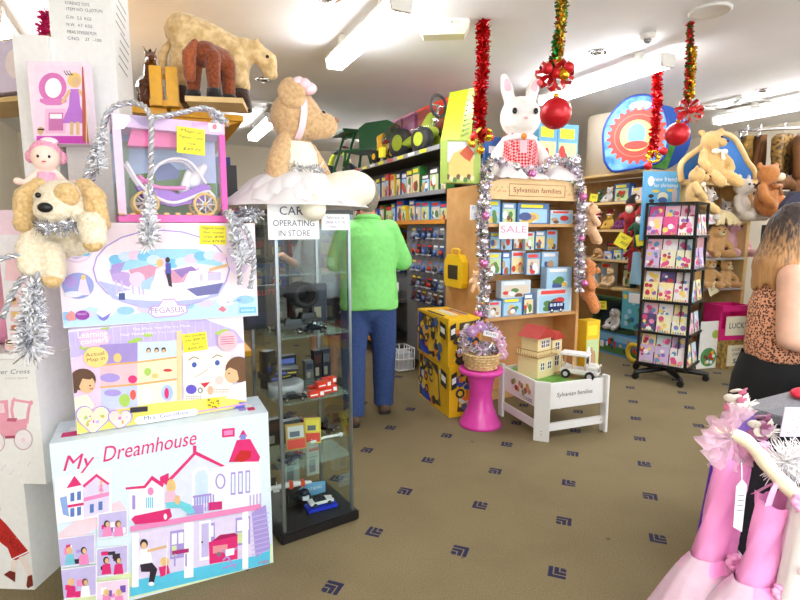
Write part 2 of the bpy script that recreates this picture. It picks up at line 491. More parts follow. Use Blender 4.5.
# ---- fluorescent fittings: each hangs by its own housing below the ceiling
TUBE = mat('lit_diffuser', (255, 255, 252), 0.4, emit=(252, 253, 255), es=21.0, var=0.0)
HOUS = mat('fitting_enamel', (228, 226, 220), 0.4, var=0.02)
def batten(label, p, ln, n=1):
    t = thing('ceiling_light', label, 'ceiling light', p, RZ, 'fluorescent ceiling lights')
    b = M(); b.span((-.07, -ln / 2, -.035), (.07, ln / 2, 0), HOUS, .006); b.build('housing', t)
    b = M()
    b.prism([(-.075, -.035), (.075, -.035), (.062, -.105), (-.062, -.105)], -ln / 2 + .03, ln / 2 - .03, TUBE)
    b.build('diffuser', t)
    for s in (-1, 1):
        b = M(); b.prism([(-.08, -.03), (.08, -.03), (.066, -.11), (-.066, -.11)], s * ln / 2 - .03 * (s > 0) - .0 * s, s * ln / 2 + .03 * (s < 0), HOUS)
        b.build('end_cap', t)
    for y in (-.3, .3): b = M(); b.lathe([(.045, .09), (.045, 0)], HOUS, 16, (0, ln * y, 0)); b.build('ceiling_bracket', t)
    return t
LZ = CEIL - .09
p1 = (onz(334, 60, LZ - .07) + onz(399, 14, LZ - .07)) / 2
batten('short fluorescent batten on the ceiling above the glass cabinet aisle', V((p1.x, p1.y, LZ)), 1.38)
p2 = (onz(552, 96, LZ - .07) + onz(650, 72, LZ - .07)) / 2
batten('long fluorescent batten behind the red bauble and white rabbit', V((p2.x, p2.y, LZ)), 1.6)
p3 = onz(715, 122, LZ - .07) - AA * 1.25
batten('long fluorescent batten above the brown costumes and teddy bears', V((p3.x, p3.y, LZ)), 2.5)
q4 = onz(262, 130, LZ - .07)
batten('far small fluorescent batten seen left of the ballerina bear head', V((q4.x, q4.y, LZ)), 1.55)
for i, (bb, aa) in enumerate(((1.3, -0.4), (3.6, 0.9), (6.0, 1.2), (-0.9, -1.4), (3.6, 8.2), (-0.9, 5.2))):
    w_ = W(bb, aa, LZ)
    batten('fluorescent batten of the further ceiling rows, hidden or outside the view', w_, 1.5)

def downlight(label, p, r=.075):
    t = thing('downlight', label, 'downlight', p, 0, 'ceiling downlights')
    b = M(); b.lathe([(r * 1.25, 0), (r * 1.25, -.006), (r, -.009), (r, -.002)], CHROME, 24); b.build('trim_ring', t)
    b = M(); b.lathe([(r, -.003), (r * .5, -.02), (r * .48, -.028), (r * .01, -.03)], CHROME, 20, cap=True); b.build('reflector_bulb', t)
for lab, x, y in (('chrome downlight in the ceiling right of the green and gold tinsel', 598, 52), ('chrome downlight in the ceiling near the top right', 764, 90), ('chrome downlight beside the woolly pony head', 264, 79), ('chrome downlight cut by the top edge of the photo', 330, -3)):
    p = onz(x, y, CEIL); downlight(lab, p)
p = onz(710, 10, CEIL); b = M(); b.lathe([(.14, 0), (.14, -.012), (.125, -.02), (.115, -.014), (.01, -.012)], P((222, 220, 215)), 32)
tag(b.build('ceiling_speaker', None, p), 'flat round white ceiling speaker near the top right', 'ceiling speaker')
p = onz(648, 34, CEIL)
t = thing('smoke_detector', 'small white smoke detector on the ceiling above the red tinsel', 'smoke detector', p)
b = M(); b.lathe([(.06, 0), (.06, -.03), (.05, -.042), (.03, -.045)], P((225, 222, 216)), 24); b.build('body', t)
b = M(); b.lathe([(.03, -.045), (.03, -.055), (.018, -.075), (.004, -.078)], ALU, 16); b.build('sensor', t)
# emergency light
p = onz(444, 22, CEIL)
t = thing('emergency_light', 'cream boxy emergency light on the ceiling right of the batten', 'emergency light', p, R(-5))
b = M(); b.span((-.19, -.07, -.05), (.19, .07, 0), P((232, 228, 214)), .008); b.build('housing', t)
b = M(); b.prism([(-.19, -.05), (.19, -.05), (.155, -.11), (-.155, -.11)], -.065, .065, mat('frosted_lens', (226, 224, 196), 0.3, var=.02)); b.build('lens', t)
b = M(); b.box((.07, -.0715, -.028), (.1, .003, .026), P((205, 200, 190))); b.ell((.06, -.074, -.028), .006, P((60, 140, 60))); b.build('test_panel', t)
# ceiling air outlets
for lab, x, y, sx, sy in (('square ceiling air outlet right of the hanging red bow', 733, 103, .6, .6), ('grey ceiling air outlet below the woolly pony head', 256, 106, .6, .6)):
    p = onz(x, y, CEIL)
    t = thing('air_outlet', lab, 'air outlet', p, RZ, 'ceiling air outlets')
    b = M()
    for k in range(4):
        an = k * PI / 2
        b.box((math.cos(an) * sx * .47, math.sin(an) * sx * .47, -.012), (.05, sx, .024), P((215, 212, 205)), rz=an)
    b.build('frame', t)
    b = M()
    for k in range(1, 4):
        f = .42 - k * .1
        for j in range(4):
            an = j * PI / 2
            b.box((math.cos(an) * f * sx, math.sin(an) * f * sx, -.012 - .004 * k), (.05, 2 * f * sx + .05, .006), P((190, 188, 182)), rz=an, ry=0)
    b.box((0, 0, -.01), (.12, .12, .012), P((225, 225, 225))); b.build('louvre', t)

# ------------------------------------------------------------------ daylight from the open shop front
w = bpy.data.worlds.new('daylight'); w.use_nodes = True; SC.world = w
bg = w.node_tree.nodes['Background']; bg.inputs['Color'].default_value = (0.93, 0.97, 1.0, 1); bg.inputs['Strength'].default_value = 2.3
SC.view_settings.view_transform = 'Standard'; SC.view_settings.look = 'None'
SC.view_settings.gamma = 1.0; SC.view_settings.use_curve_mapping = False
SC.view_settings.exposure = 0.72
SC.cycles.use_denoising = True
SC.cycles.max_bounces = 6; SC.cycles.transparent_max_bounces = 24
# ================================================================== LEFT STACK OF BOXED TOYS
# ---- big doll's house box on the floor
w, h, d = .776, .685, .24
PAPER = mat('pale_blue_board', (222, 238, 248), 0.45, var=0.02)
t = carton('toy_box', 'large pale blue box on the floor with a pink roofed doll house picture', 'toy box', (-.906, 1.96, 0), R(25.3), w, d, h, PAPER)
a = Art(t, w, h, 0, 40, 400, 1 / 3)                # crop coordinates, three to the pixel
HP, HR, HV, HW, HL = P((240, 140, 194)), P((220, 40, 116)), P((168, 150, 220)), P((250, 250, 255)), P((196, 186, 232))
CY = P((90, 200, 232)); SKY2 = P((226, 240, 250)); YG = P((226, 238, 190)); DK = P((44, 34, 52)); BL = P((236, 200, 120)); BRN = P((110, 66, 40))
for k in range(9): a.poly([(500, 60), (300 + k * 60, -20 + k * 3), (330 + k * 60, -20 + k * 3)], SKY2)
for k in range(9): a.poly([(480, 130), (200 + k * 14, 330 - k * 30), (214 + k * 14, 322 - k * 30)], SKY2)
a.poly([(60, 560), (700, 430), (700, 500), (60, 640)], YG)
a.poly([(30, 420), (120, 350), (240, 300), (260, 330), (60, 450)], P((246, 214, 226)))
a.poly([(270, 560), (690, 430), (690, 490), (270, 590)], CY)
a.text(62, 214, 158, 200, 46, 'My', HR, 0.3); a.text(186, 186, 468, 132, 46, 'Dreamhouse', HR, 0.3)
a.rect(546, 86, 584, 112, HR, 3); a.rect(552, 92, 578, 106, HP, 3)
# upper storey
a.poly([(268, 270), (340, 232), (372, 250), (372, 350), (268, 360)], HW)
a.poly([(256, 262), (312, 256), (336, 226), (372, 252), (368, 262), (336, 240), (316, 264), (258, 268)], HR)
a.poly([(360, 230), (386, 218), (386, 246), (360, 252)], HR)
a.poly([(372, 250), (465, 160), (560, 205), (560, 320), (372, 352)], P((222, 228, 250)))
a.poly([(372, 250), (466, 152), (562, 200), (556, 206), (466, 164), (380, 256)], HR)
a.rect(459, 136, 469, 160, HR)
a.poly([(456, 220), (468, 204), (496, 200), (512, 216), (512, 318), (456, 326)], HW)
a.poly([(464, 226), (474, 212), (494, 208), (504, 220), (504, 306), (464, 314)], P((206, 226, 248)))
a.poly([(514, 206), (640, 178), (662, 180), (660, 320), (514, 330)], HW)
a.poly([(566, 186), (590, 120), (630, 116), (660, 170), (656, 184)], HR); a.poly([(580, 182), (600, 150), (634, 152), (630, 174), (606, 186)], P((196, 30, 30)))
a.poly([(596, 112), (609, 88), (622, 108)], HR); a.rect(601, 104, 617, 118, P((120, 140, 220)), 1)
a.ring(541, 243, 13, 21, 5, HV)
for k in range(3): a.rect(572 + k * 22, 216 - k * 3, 586 + k * 22, 284 - k * 3, HV, 1); a.rect(575 + k * 22, 222 - k * 3, 583 + k * 22, 278 - k * 3, SKY2, 1)
for k in range(4): a.rect(628 + k * 10, 284 - k * 2, 633 + k * 10, 324 - k * 2, HL)
# balcony
a.poly([(270, 378), (660, 310), (664, 326), (272, 394)], HP)
a.poly([(284, 346), (390, 324), (396, 348), (380, 362), (286, 372), (274, 356)], HR); a.ell(376, 348, 5, 9, HW)
for k in range(8): a.rect(462 + k * 8, 288 - k, 466 + k * 8, 336 - k, HV)
a.rect(458, 286, 514, 292, HV, 8); a.rect(440, 318, 490, 344, HV, 6); a.rect(506, 306, 546, 330, P((206, 40, 120)), 4)
for k in range(4): a.rect(318 + k * 6, 290, 321 + k * 6, 322, CY)
a.ell(332, 272, 9, 12, HP); a.rect(277, 284, 286, 326, HV)
# doll reclining
a.ell(393, 258, 14, 22, BL); a.ell(390, 256, 8, 11, TAN); a.poly([(378, 274), (402, 268), (416, 304), (374, 310)], P((240, 190, 214)))
a.poly([(376, 306), (420, 300), (452, 312), (466, 336), (444, 340), (420, 322), (380, 322)], P((110, 208, 222))); a.ell(412, 298, 9, 14, TAN)
# lower storey
a.poly([(276, 396), (664, 328), (662, 470), (276, 560)], P((226, 216, 244)))
a.poly([(276, 560), (276, 540), (470, 500), (662, 462), (690, 478), (470, 530)], CY)
for x, y in ((390, 392), (480, 372), (586, 352)):
    a.rect(x, y, x + 44, y + 84, HV, 7); a.rect(x + 5, y + 7, x + 20, y + 40, HW, 2); a.rect(x + 25, y + 4, x + 40, y + 37, HW, 2); a.rect(x + 5, y + 44, x + 20, y + 76, P((210, 226, 170)), 2)
a.rect(478, 362, 512, 480, HW, 5); a.rect(484, 370, 506, 470, HL, 4); a.ell(486, 424, 3, 3, DK)
a.rect(432, 366, 460, 532, HW, 4); a.rect(606, 334, 624, 506, HW, 3); a.rect(276, 398, 296, 560, HW, 3)
a.poly([(506, 424), (592, 400), (592, 474), (508, 490)], HR); a.poly([(514, 422), (540, 402), (584, 396), (592, 404)], P((170, 20, 90))); a.rect(518, 436, 562, 458, P((232, 150, 160)), 6); a.ell(536, 460, 7, 7, P((120, 120, 130)))
a.line([(548, 478), (590, 440)], 5, HV); a.line([(548, 446), (584, 500)], 5, HV); a.rect(556, 446, 582, 466, HW, 5); a.line([(546, 502), (590, 490)], 5, HV)
a.rect(396, 450, 446, 462, P((170, 40, 110)), 8)
for x in (404, 438): a.line([(x, 458), (x, 496)], 5, HV)
a.poly([(634, 336), (676, 312), (690, 440), (646, 470)], HV)
for k in range(9): a.line([(634, 350 + k * 14), (686, 336 + k * 14)], 3, HL)
# man with child on a swing
a.ell(312, 428, 12, 14, DK); a.ell(312, 434, 8, 11, TAN); a.poly([(300, 446), (330, 442), (338, 486), (296, 494)], HW)
a.line([(322, 450), (380, 436)], 8, TAN); a.poly([(300, 490), (336, 484), (352, 504), (340, 550), (326, 548), (330, 512), (304, 512)], DK); a.ell(334, 548, 9, 6, HW)
a.ell(374, 482, 13, 14, BL); a.ell(376, 486, 8, 9, TAN); a.poly([(356, 498), (384, 492), (390, 516), (362, 528)], HR); a.line([(382, 420), (378, 520)], 2, HW)
# small inset pictures
def inset(x, y, ww, hh, sk, seed):
    r = random.Random(seed)
    a.rect(x - 3, y - 3, x + ww + 3, y + hh + 3, HW, sk); a.rect(x, y, x + ww, y + hh, r.choice([HL, P((214, 178, 226)), P((238, 214, 236))]), sk)
    for k in range(6):
        cx = x + 8 + r.random() * (ww - 26); cy = y + 6 + r.random() * (hh - 24)
        a.rect(cx, cy, cx + 10 + r.random() * 14, cy + 8 + r.random() * 14, r.choice([HV, HR, HP, HW, DK, P((120, 80, 180))]), 2)
    for k in range(2):
        cx = x + ww * (.3 + .4 * k)
        a.ell(cx, y + hh * .4, 9, 11, r.choice([BL, BRN, DK])); a.ell(cx + 2, y + hh * .42, 6, 8, TAN)
        a.poly([(cx - 10, y + hh * .55), (cx + 12, y + hh * .52), (cx + 16, y + hh * .9), (cx - 14, y + hh * .94)], r.choice([HW, HP, P((120, 200, 220)), HR]))
a.poly([(46, 232), (214, 200), (216, 340), (48, 368)], HW)
a.poly([(60, 290), (92, 282), (96, 350), (70, 340)], P((140, 170, 226))); a.poly([(78, 262), (128, 252), (132, 356), (90, 360)], HW); a.poly([(80, 262), (104, 224), (126, 252)], HR)
a.poly([(128, 250), (170, 220), (208, 246), (208, 330), (132, 352)], P((222, 214, 244))); a.poly([(128, 254), (170, 218), (210, 248), (204, 252), (170, 228), (134, 260)], HR)
for x, y in ((92, 276), (112, 272), (92, 322), (112, 318), (150, 310), (176, 302)): a.rect(x, y, x + 12, y + 26, P((90, 120, 190)), 2)
a.poly([(132, 290), (208, 272), (208, 284), (132, 302)], HP); a.poly([(84, 312), (132, 304), (132, 312), (84, 320)], HR); a.girl(184, 278, 40, BL, HP)
inset(176, 340, 84, 70, 12, 1); inset(58, 414, 106, 82, 14, 2); inset(172, 444, 90, 80, 12, 3); inset(62, 506, 106, 86, 14, 4); inset(172, 544, 92, 70, 12, 5)
a.text(652, 487, 684, 481, 9, 'simba', HR)
a.done()
b = M()                                            # printing on the lid
b.X = Matrix.Translation((0, 0, h + .0012))
for x0, x1, y0, y1, c in ((-.36, -.3, .05, .1, HR), (-.29, -.25, .06, .12, HV), (-.34, -.29, .11, .15, HW), (.28, .31, .06, .12, HV), (.315, .345, .05, .09, HR), (.29, .34, .1, .13, HW)):
    b.face([(x0, y0, 0), (x1, y0, 0), (x1, y1, 0), (x0, y1, 0)], c)
b.build('printed_lid', t)

# ---- second box: lilac and yellow play kitchen box
w, h, d = .628, .398, .23
GB = mat('lilac_board', (232, 222, 246), 0.45, var=0.02)
t = carton('toy_box', 'lilac and yellow play shelf box, second from the floor, with a yellow price note', 'toy box', (-.936, 2.035, .687), R(30), w, d, h, GB)
a = Art(t, w, h, 0, 60, 310, .25)
YL, GRN, LV = P((236, 226, 110)), P((170, 206, 90)), P((196, 180, 236))
a.poly([(30, 90), (300, 60), (740, 20), (740, 130), (480, 160), (40, 190)], LV)
for k in range(22): a.line([(60 + k * 30, 70 - k * 2), (64 + k * 30, 150 - k * 2)], 3, P((214, 202, 244)))
a.poly([(560, 30), (760, 20), (760, 160), (700, 80)], HW)
for x, y in ((100, 120), (180, 70), (310, 118), (350, 100), (640, 92), (660, 84), (96, 150), (290, 128)): a.ell(x, y, 20, 8, GRN)
a.poly([(40, 200), (160, 150), (470, 118), (480, 360), (60, 430)], P((240, 206, 236)))
a.poly([(50, 430), (380, 372), (750, 332), (750, 420), (60, 530)], YL)
for k in range(16): a.ell(90 + k * 42, 498 - k * 7 + (k % 3) * 8, 8, 7, HW); a.ell(90 + k * 42, 498 - k * 7 + (k % 3) * 8, 3, 3, P((246, 214, 80)))
a.poly([(74, 120), (90, 84), (180, 78), (202, 108), (190, 136), (90, 150)], P((244, 190, 222))); a.text(70, 112, 188, 104, 26, 'Learning', HW); a.text(84, 138, 192, 126, 22, 'corners', HW)
a.text(290, 82, 520, 66, 11, 'The More You Play the More', HW); a.text(240, 104, 470, 88, 11, 'Your Home Helps You Learn', HW)
# shelf unit picture
a.poly([(160, 138), (310, 130), (310, 208), (160, 220)], P((160, 140, 206))); a.poly([(310, 128), (466, 120), (466, 184), (310, 206)], P((206, 222, 244)))
a.poly([(162, 224), (310, 212), (310, 296), (162, 308)], P((238, 190, 200))); a.poly([(310, 210), (466, 190), (466, 270), (310, 292)], P((226, 230, 190)))
a.poly([(164, 314), (310, 300), (310, 384), (164, 400)], P((196, 204, 240))); a.poly([(310, 298), (466, 276), (466, 356), (310, 384)], P((232, 236, 214)))
for y in (216, 304): a.line([(160, y + 4), (310, y - 8), (466, y - 28)], 7, P((240, 176, 96)))
for (x, y, cx, cy, c) in ((230, 190, 16, 18, BL), (200, 270, 40, 18, HV), (290, 276, 18, 16, HR), (210, 330, 34, 14, HV), (292, 338, 12, 20, P((230, 90, 70))), (258, 360, 22, 26, GRN), (350, 340, 22, 30, HW), (428, 330, 24, 32, P((170, 196, 240))), (426, 332, 9, 22, HR), (430, 240, 18, 6, P((214, 60, 70))), (350, 246, 14, 16, GRN), (380, 262, 14, 10, P((240, 200, 120)))): a.ell(x, y, cx, cy, c)
for x in (354, 386, 414): a.ell(x, 160 - (x - 354) * .02, 9, 11, DK); a.ell(x, 163, 6, 8, TAN)
a.rect(466, 84, 486, 360, P((240, 210, 160)), 4)
# cheerful cupboard door face
a.poly([(490, 172), (680, 164), (690, 340), (494, 362)], P((246, 240, 226))); a.ell(534, 218, 15, 13, HW); a.ell(536, 218, 10, 11, P((60, 90, 170))); a.ell(626, 210, 15, 13, HW); a.ell(628, 210, 10, 11, P((60, 90, 170)))
a.line([(512, 200), (534, 186), (556, 194)], 4, P((150, 120, 90))); a.line([(608, 190), (628, 178), (648, 186)], 4, P((150, 120, 90)))
a.line([(540, 268), (590, 236)], 3, P((190, 170, 150))); a.poly([(560, 292), (600, 286), (578, 310)], P((206, 40, 60)))
a.ell(524, 316, 22, 19, P((96, 80, 200))); a.ell(560, 320, 11, 12, P((140, 140, 140))); a.ell(560, 320, 5, 6, HW); a.ell(636, 280, 18, 17, P((246, 206, 200))); a.ell(600, 320, 12, 18, P((240, 180, 150)))
for k in range(14): a.ell(506 + (k % 7) * 9, 344 + (k // 7) * 9, 2.4, 2.4, P((160, 110, 110))); a.ell(616 + (k % 7) * 9, 316 + (k // 7) * 10, 2.4, 2.4, P((160, 110, 110)))
a.ell(612, 372, 28, 22, P((240, 214, 40)))
for k in range(12): a.ell(612 + 20 * math.cos(k), 372 + 15 * math.sin(k * 1.7), 3, 3, DK)
# children's heads
a.ell(92, 276, 52, 44, P((92, 58, 36))); a.ell(108, 296, 32, 34, TAN); a.poly([(50, 250), (92, 234), (140, 262), (120, 276), (90, 272), (66, 330), (50, 330)], P((92, 58, 36))); a.poly([(54, 350), (110, 334), (140, 380), (100, 420), (60, 410)], P((240, 236, 214))); a.ell(120, 300, 4, 3, DK); a.line([(118, 314), (132, 312)], 4, P((190, 70, 70)))
a.ell(712, 236, 52, 52, P((112, 74, 46))); a.ell(688, 258, 30, 32, TAN); a.poly([(660, 220), (700, 194), (744, 210), (744, 290), (716, 286), (706, 240)], P((112, 74, 46))); a.poly([(690, 300), (744, 280), (744, 360), (660, 350)], HW); a.ell(674, 252, 4, 3, DK)
# badges, hearts, title
a.ell(144, 186, 50, 42, P((246, 214, 130))); a.text(104, 186, 178, 176, 15, 'Actual', P((130, 90, 60))); a.text(108, 206, 180, 196, 15, 'Map in', P((130, 90, 60)))
a.ell(668, 122, 40, 40, P((246, 190, 200)))
for k in range(4): a.line([(640, 108 + k * 9), (694, 104 + k * 9)], 3, P((190, 80, 130)))
def heart(cx, cy, s_, c): a.poly([(cx + s_ * .065 * 16 * math.sin(q) ** 3, cy - s_ * .065 * (13 * math.cos(q) - 5 * math.cos(2 * q) - 2 * math.cos(3 * q) - math.cos(4 * q))) for q in [2 * PI * k / 30 for k in range(30)]], c)
heart(132, 432, 68, HV); heart(132, 432, 62, P((246, 226, 196))); heart(240, 434, 48, HV); heart(240, 434, 43, P((244, 214, 206)))
r = random.Random(5)
for k in range(22):
    cx, cy = (132 + r.uniform(-38, 38), 426 + r.uniform(-24, 26)) if k < 14 else (240 + r.uniform(-24, 24), 430 + r.uniform(-18, 18))
    a.rect(cx, cy, cx + r.uniform(6, 18), cy + r.uniform(5, 13), r.choice([P((214, 120, 190)), GRN, HW, P((226, 170, 90)), LV]), 2)
a.poly([(296, 440), (310, 424), (540, 390), (552, 404), (540, 420), (312, 456)], HW); a.text(334, 438, 512, 412, 16, 'Mrs. Goodbee', P((70, 60, 130)))
a.line([(690, 414), (700, 392), (722, 378)], 16, P((96, 96, 196))); a.poly([(712, 366), (744, 366), (730, 394)], P((96, 96, 196)))
a.line([(550, 404), (740, 372)], 6, P((214, 160, 210))); a.rect(280, 388, 350, 408, DK, 6)
a.done()
def cast(t, y, x0, y0):                            # where a photo point lies on the front of a box
    A_ = Art.__new__(Art); A_.ox = A_.oy = 0; A_.sc = 1; A_.y = y; A_.inv = Matrix.Rotation(-t.rotation_euler.z, 3, 'Z'); A_.o = V(t.location)
    p = A_.loc(x0, y0)
    return V(t.location) + Matrix.Rotation(t.rotation_euler.z, 3, 'Z') @ V((p[0], y, p[1]))
note('square yellow price note stuck to the lilac play shelf box', cast(t, -.003, 195, 342), R(30), .094, .075, ['Mrs Goodbee', 'was $89.95', 'NOW', '$69.95'], group=None, tilt=R(-2))

# ---- third box: pale pink winged horse carriage box
w, h, d = .70, .385, .2
t = carton('toy_box', 'pale pink and blue winged horse carriage box, third from the floor, below the window box', 'toy box', (-.918, 2.042, 1.087), R(24), w, d, h, mat('pale_pink_board', (246, 228, 238), 0.45, var=0.015))
a = Art(t, w, h, 0, 50, 220, .2625)
PB, PV = P((160, 214, 240)), P((172, 150, 220))
a.poly([(20, 390), (150, 330), (300, 360), (500, 330), (640, 300), (790, 290), (790, 370), (20, 420)], P((190, 224, 246)))
for k in range(10): a.ell(60 + k * 76, 366 - k * 7, 34, 16, [P((150, 200, 240)), P((214, 206, 244)), HW][k % 3])
a.ell(424, 188, 262, 152, PV); a.ell(424, 188, 256, 147, P((250, 232, 242)))
a.poly([(230, 150), (300, 120), (420, 110), (560, 110), (650, 140), (660, 180), (520, 160), (360, 180), (230, 200)], PB)
for k in range(12): a.ell(250 + k * 36, 150 - 16 * math.sin(k * .8), 26, 18, [P((120, 196, 236)), P((206, 226, 250)), P((240, 206, 232))][k % 3])
a.poly([(300, 190), (380, 170), (440, 190), (560, 190), (640, 200), (650, 220), (480, 240), (320, 230)], P((214, 150, 180)))
a.poly([(470, 190), (540, 176), (560, 190), (500, 220)], P((150, 120, 190)))
a.poly([(180, 230), (260, 250), (420, 300), (560, 300), (670, 240), (640, 290), (500, 330), (360, 335), (240, 300)], P((180, 186, 232)))
a.ell(430, 284, 180, 24, HW)
# winged horse, couple, coach
a.poly([(226, 190), (252, 176), (268, 196), (300, 200), (320, 230), (300, 256), (262, 240), (240, 234)], P((190, 160, 220))); a.poly([(236, 170), (286, 160), (268, 200), (232, 206)], PV)
for x in (250, 272, 312, 336, 350): a.line([(x, 230), (x + 6, 284)], 8, P((206, 190, 234)))
a.ell(332, 226, 30, 28, P((226, 206, 240))); a.rect(262, 278, 286, 304, P((60, 80, 140)))
a.ell(418, 164, 13, 16, BL); a.ell(424, 164, 7, 9, TAN); a.poly([(404, 184), (432, 182), (440, 210), (462, 262), (380, 266), (398, 212)], P((240, 222, 246)))
a.poly([(380, 266), (396, 210), (350, 236), (346, 262)], P((170, 206, 240)))
a.ell(448, 152, 9, 11, DK); a.poly([(440, 164), (460, 164), (462, 206), (440, 206)], P((70, 80, 170))); a.poly([(442, 204), (460, 204), (466, 256), (452, 250)], DK)
a.line([(500, 236), (520, 206), (560, 196), (566, 180)], 5, PINK); a.poly([(530, 196), (600, 188), (610, 230), (660, 226), (650, 258), (540, 270), (506, 244)], HW); a.rect(570, 206, 582, 232, P((214, 200, 236))); a.rect(600, 200, 650, 232, P((206, 196, 240)), 2); a.line([(606, 190), (680, 170)], 12, TAN)
a.poly([(520, 262), (660, 238), (640, 280), (560, 290)], P((110, 110, 170)))
# roundels
a.ring(102, 110, 60, 50, 4, P((226, 196, 232))); a.ell(100, 90, 26, 20, HW); a.poly([(70, 128), (100, 96), (132, 128), (150, 130), (100, 150), (60, 134)], P((206, 190, 236))); a.ell(136, 130, 16, 8, P((120, 200, 236))); a.ell(70, 128, 14, 7, PV)
a.ell(108, 250, 60, 50, P((150, 160, 220))); a.ell(80, 234, 24, 24, P((176, 150, 220))); a.poly([(116, 226), (136, 222), (154, 284), (104, 288)], P((236, 216, 240))); a.ell(128, 218, 9, 10, BL); a.ell(90, 282, 34, 12, P((226, 226, 246)))
a.ell(718, 130, 46, 80, P((232, 206, 236))); a.ell(716, 120, 30, 48, P((206, 206, 240))); a.ell(712, 108, 16, 16, TAN)
a.ell(124, 362, 27, 18, P((150, 60, 170))); a.text(106, 362, 142, 360, 8, 'MAGIC', P((240, 200, 240))); a.poly([(60, 366), (80, 344), (92, 352), (100, 380), (72, 384)], P((240, 150, 150)))
a.poly([(176, 356), (200, 372), (234, 352), (220, 376), (206, 384), (192, 378)], P((130, 120, 210))); a.poly([(640, 340), (656, 326), (672, 340), (660, 350)], P((240, 120, 140))); a.text(670, 318, 726, 306, 9, 'Brietta', P((120, 140, 210)), .3)
a.rect(722, 332, 784, 354, P((120, 196, 240)), 2); a.text(728, 348, 776, 345, 8, 'BONUS', HW)
a.poly([(372, 352), (386, 326), (414, 326), (430, 300), (474, 298), (490, 322), (520, 322), (526, 350), (490, 366), (400, 372)], P((200, 160, 222))); a.poly([(377, 351), (390, 331), (416, 330), (432, 305), (472, 303), (487, 326), (516, 327), (520, 348), (488, 361), (402, 367)], HW)
a.text(384, 356, 510, 350, 22, 'PEGASUS', P((160, 110, 190))); a.text(434, 318, 470, 316, 10, 'and the', P((200, 140, 200)), .2)
a.ell(36, 45, 10, 8, P((90, 200, 80)))
a.done()
note('square yellow price note on the pale pink winged horse box', cast(t, -.003, 213, 235), R(24), .1, .075, ['Magical horse', 'for now', 'was $99', 'now $79.95'], tilt=R(2))

# ---- top of the stack: window box with a purple unicorn carriage
w, h, d = .40, .392, .2
t = thing('carriage_window_box', 'pink and lilac window box with a toy carriage inside, topmost of the front stack', 'toy box', (-.878, 2.085, 1.475), R(31))
FR = mat('lilac_window_frame', (214, 186, 224), 0.35, var=.05)
b = M()
b.span((-w / 2, 0, 0), (w / 2, d, .028), P((238, 110, 186))); b.span((-w / 2, d - .008, .02), (w / 2, d, h), P((176, 196, 226)))
b.span((-w / 2, 0, h - .045), (w / 2, d, h), FR, 0); b.span((-w / 2, 0, .02), (-w / 2 + .028, .03, h - .04), P((232, 200, 226))); b.span((w / 2 - .022, 0, .02), (w / 2, .03, h - .04), P((226, 90, 180)))
b.build('carton', t)
a = Art(t, w, h, d - .01, 110, 90, .2334)          # printed garden behind
a.poly([(20, 400), (120, 360), (330, 340), (520, 380), (520, 560), (20, 560)], P((110, 146, 80))); a.poly([(190, 350), (240, 300), (300, 350), (290, 380), (200, 390)], P((120, 130, 180)))
a.rect(30, 220, 80, 500, P((150, 176, 150))); a.poly([(300, 240), (470, 230), (470, 400), (340, 400)], P((196, 206, 240)))
a.done('printed_backdrop')
a = Art(t, w, h, -.001, 110, 90, .2334)
a.poly([(10, 90), (70, 74), (90, 130), (60, 166), (16, 170)], P((250, 236, 246))); a.poly([(66, 96), (170, 106), (170, 160), (130, 148)], P((176, 160, 200)))
a.text(350, 156, 420, 150, 18, 'Barbie', P((240, 150, 210)), .25); a.poly([(412, 120), (470, 124), (478, 176), (430, 180)], P((250, 236, 240))); a.ell(448, 158, 10, 12, P((240, 120, 150)))
for k in range(9): a.rect(40 + k * 48, 526, 62 + k * 48, 534, P((246, 190, 120)))
a.done()
b = M(); b.face([(-w / 2 + .02, .001, .025), (w / 2 - .015, .001, .025), (w / 2 - .015, .001, h - .045), (-w / 2 + .02, .001, h - .045)], film('box_window', .08))
b.face([(w / 2, .03, .03), (w / 2, d, .03), (w / 2, d, h - .045), (w / 2, .03, h - .045)], film('box_window', .08)); b.face([(-w / 2, d, .03), (-w / 2, .03, .03), (-w / 2, .03, h - .045), (-w / 2, d, h - .045)], film('box_window', .08))
b.build('window_film', t)
q = thing('toy_carriage', 'purple and white toy carriage with gold wheels inside the window box', 'toy carriage', V(t.location) + Matrix.Rotation(R(31), 3, 'Z') @ V((0, .1, .028)), R(31))
b = M(); PUR = P((150, 84, 196), .25)
b.prism([(-.13, .11), (-.1, .06), (0, .035), (.12, .06), (.15, .12), (.12, .13), (.02, .085), (-.06, .12)], -.04, .04, PUR); b.build('body', q)
b = M()
for s in (-1, 1):
    b.tube(smoothpath([(-.16, s * .045, .2), (-.1, s * .045, .1), (0, s * .045, .05), (.14, s * .045, .1), (.16, s * .045, .05)], .02), .007, P((246, 240, 246), .2), 6)
    b.tube(smoothpath([(-.1, s * .045, .1), (-.04, s * .045, .2), (.06, s * .045, .22), (.13, s * .045, .13)], .02), .006, P((246, 240, 246), .2), 6)
    b.tube(smoothpath([(-.12, s * .048, .15), (-.06, s * .048, .11), (.05, s * .048, .11)], .02), .008, P((240, 130, 200), .2), 6)
b.build('scroll_frame', q)
for x in (-.1, .12):
    for s in (-1, 1):
        b = M(); b.X = Matrix.Translation((x, s * .06, .045))
        b.tube([(.043 * math.cos(k * PI / 10), 0, .043 * math.sin(k * PI / 10)) for k in range(21)], .006, P((226, 186, 90), .3), 6, False)
        for k in range(4): b.tube([(-.04 * math.cos(k * PI / 4), 0, -.04 * math.sin(k * PI / 4)), (.04 * math.cos(k * PI / 4), 0, .04 * math.sin(k * PI / 4))], .003, P((246, 240, 246), .2), 5)
        b.ell((0, 0, 0), .009, P((226, 186, 90), .3), n=8, h=6)
        b.build('wheel', q)
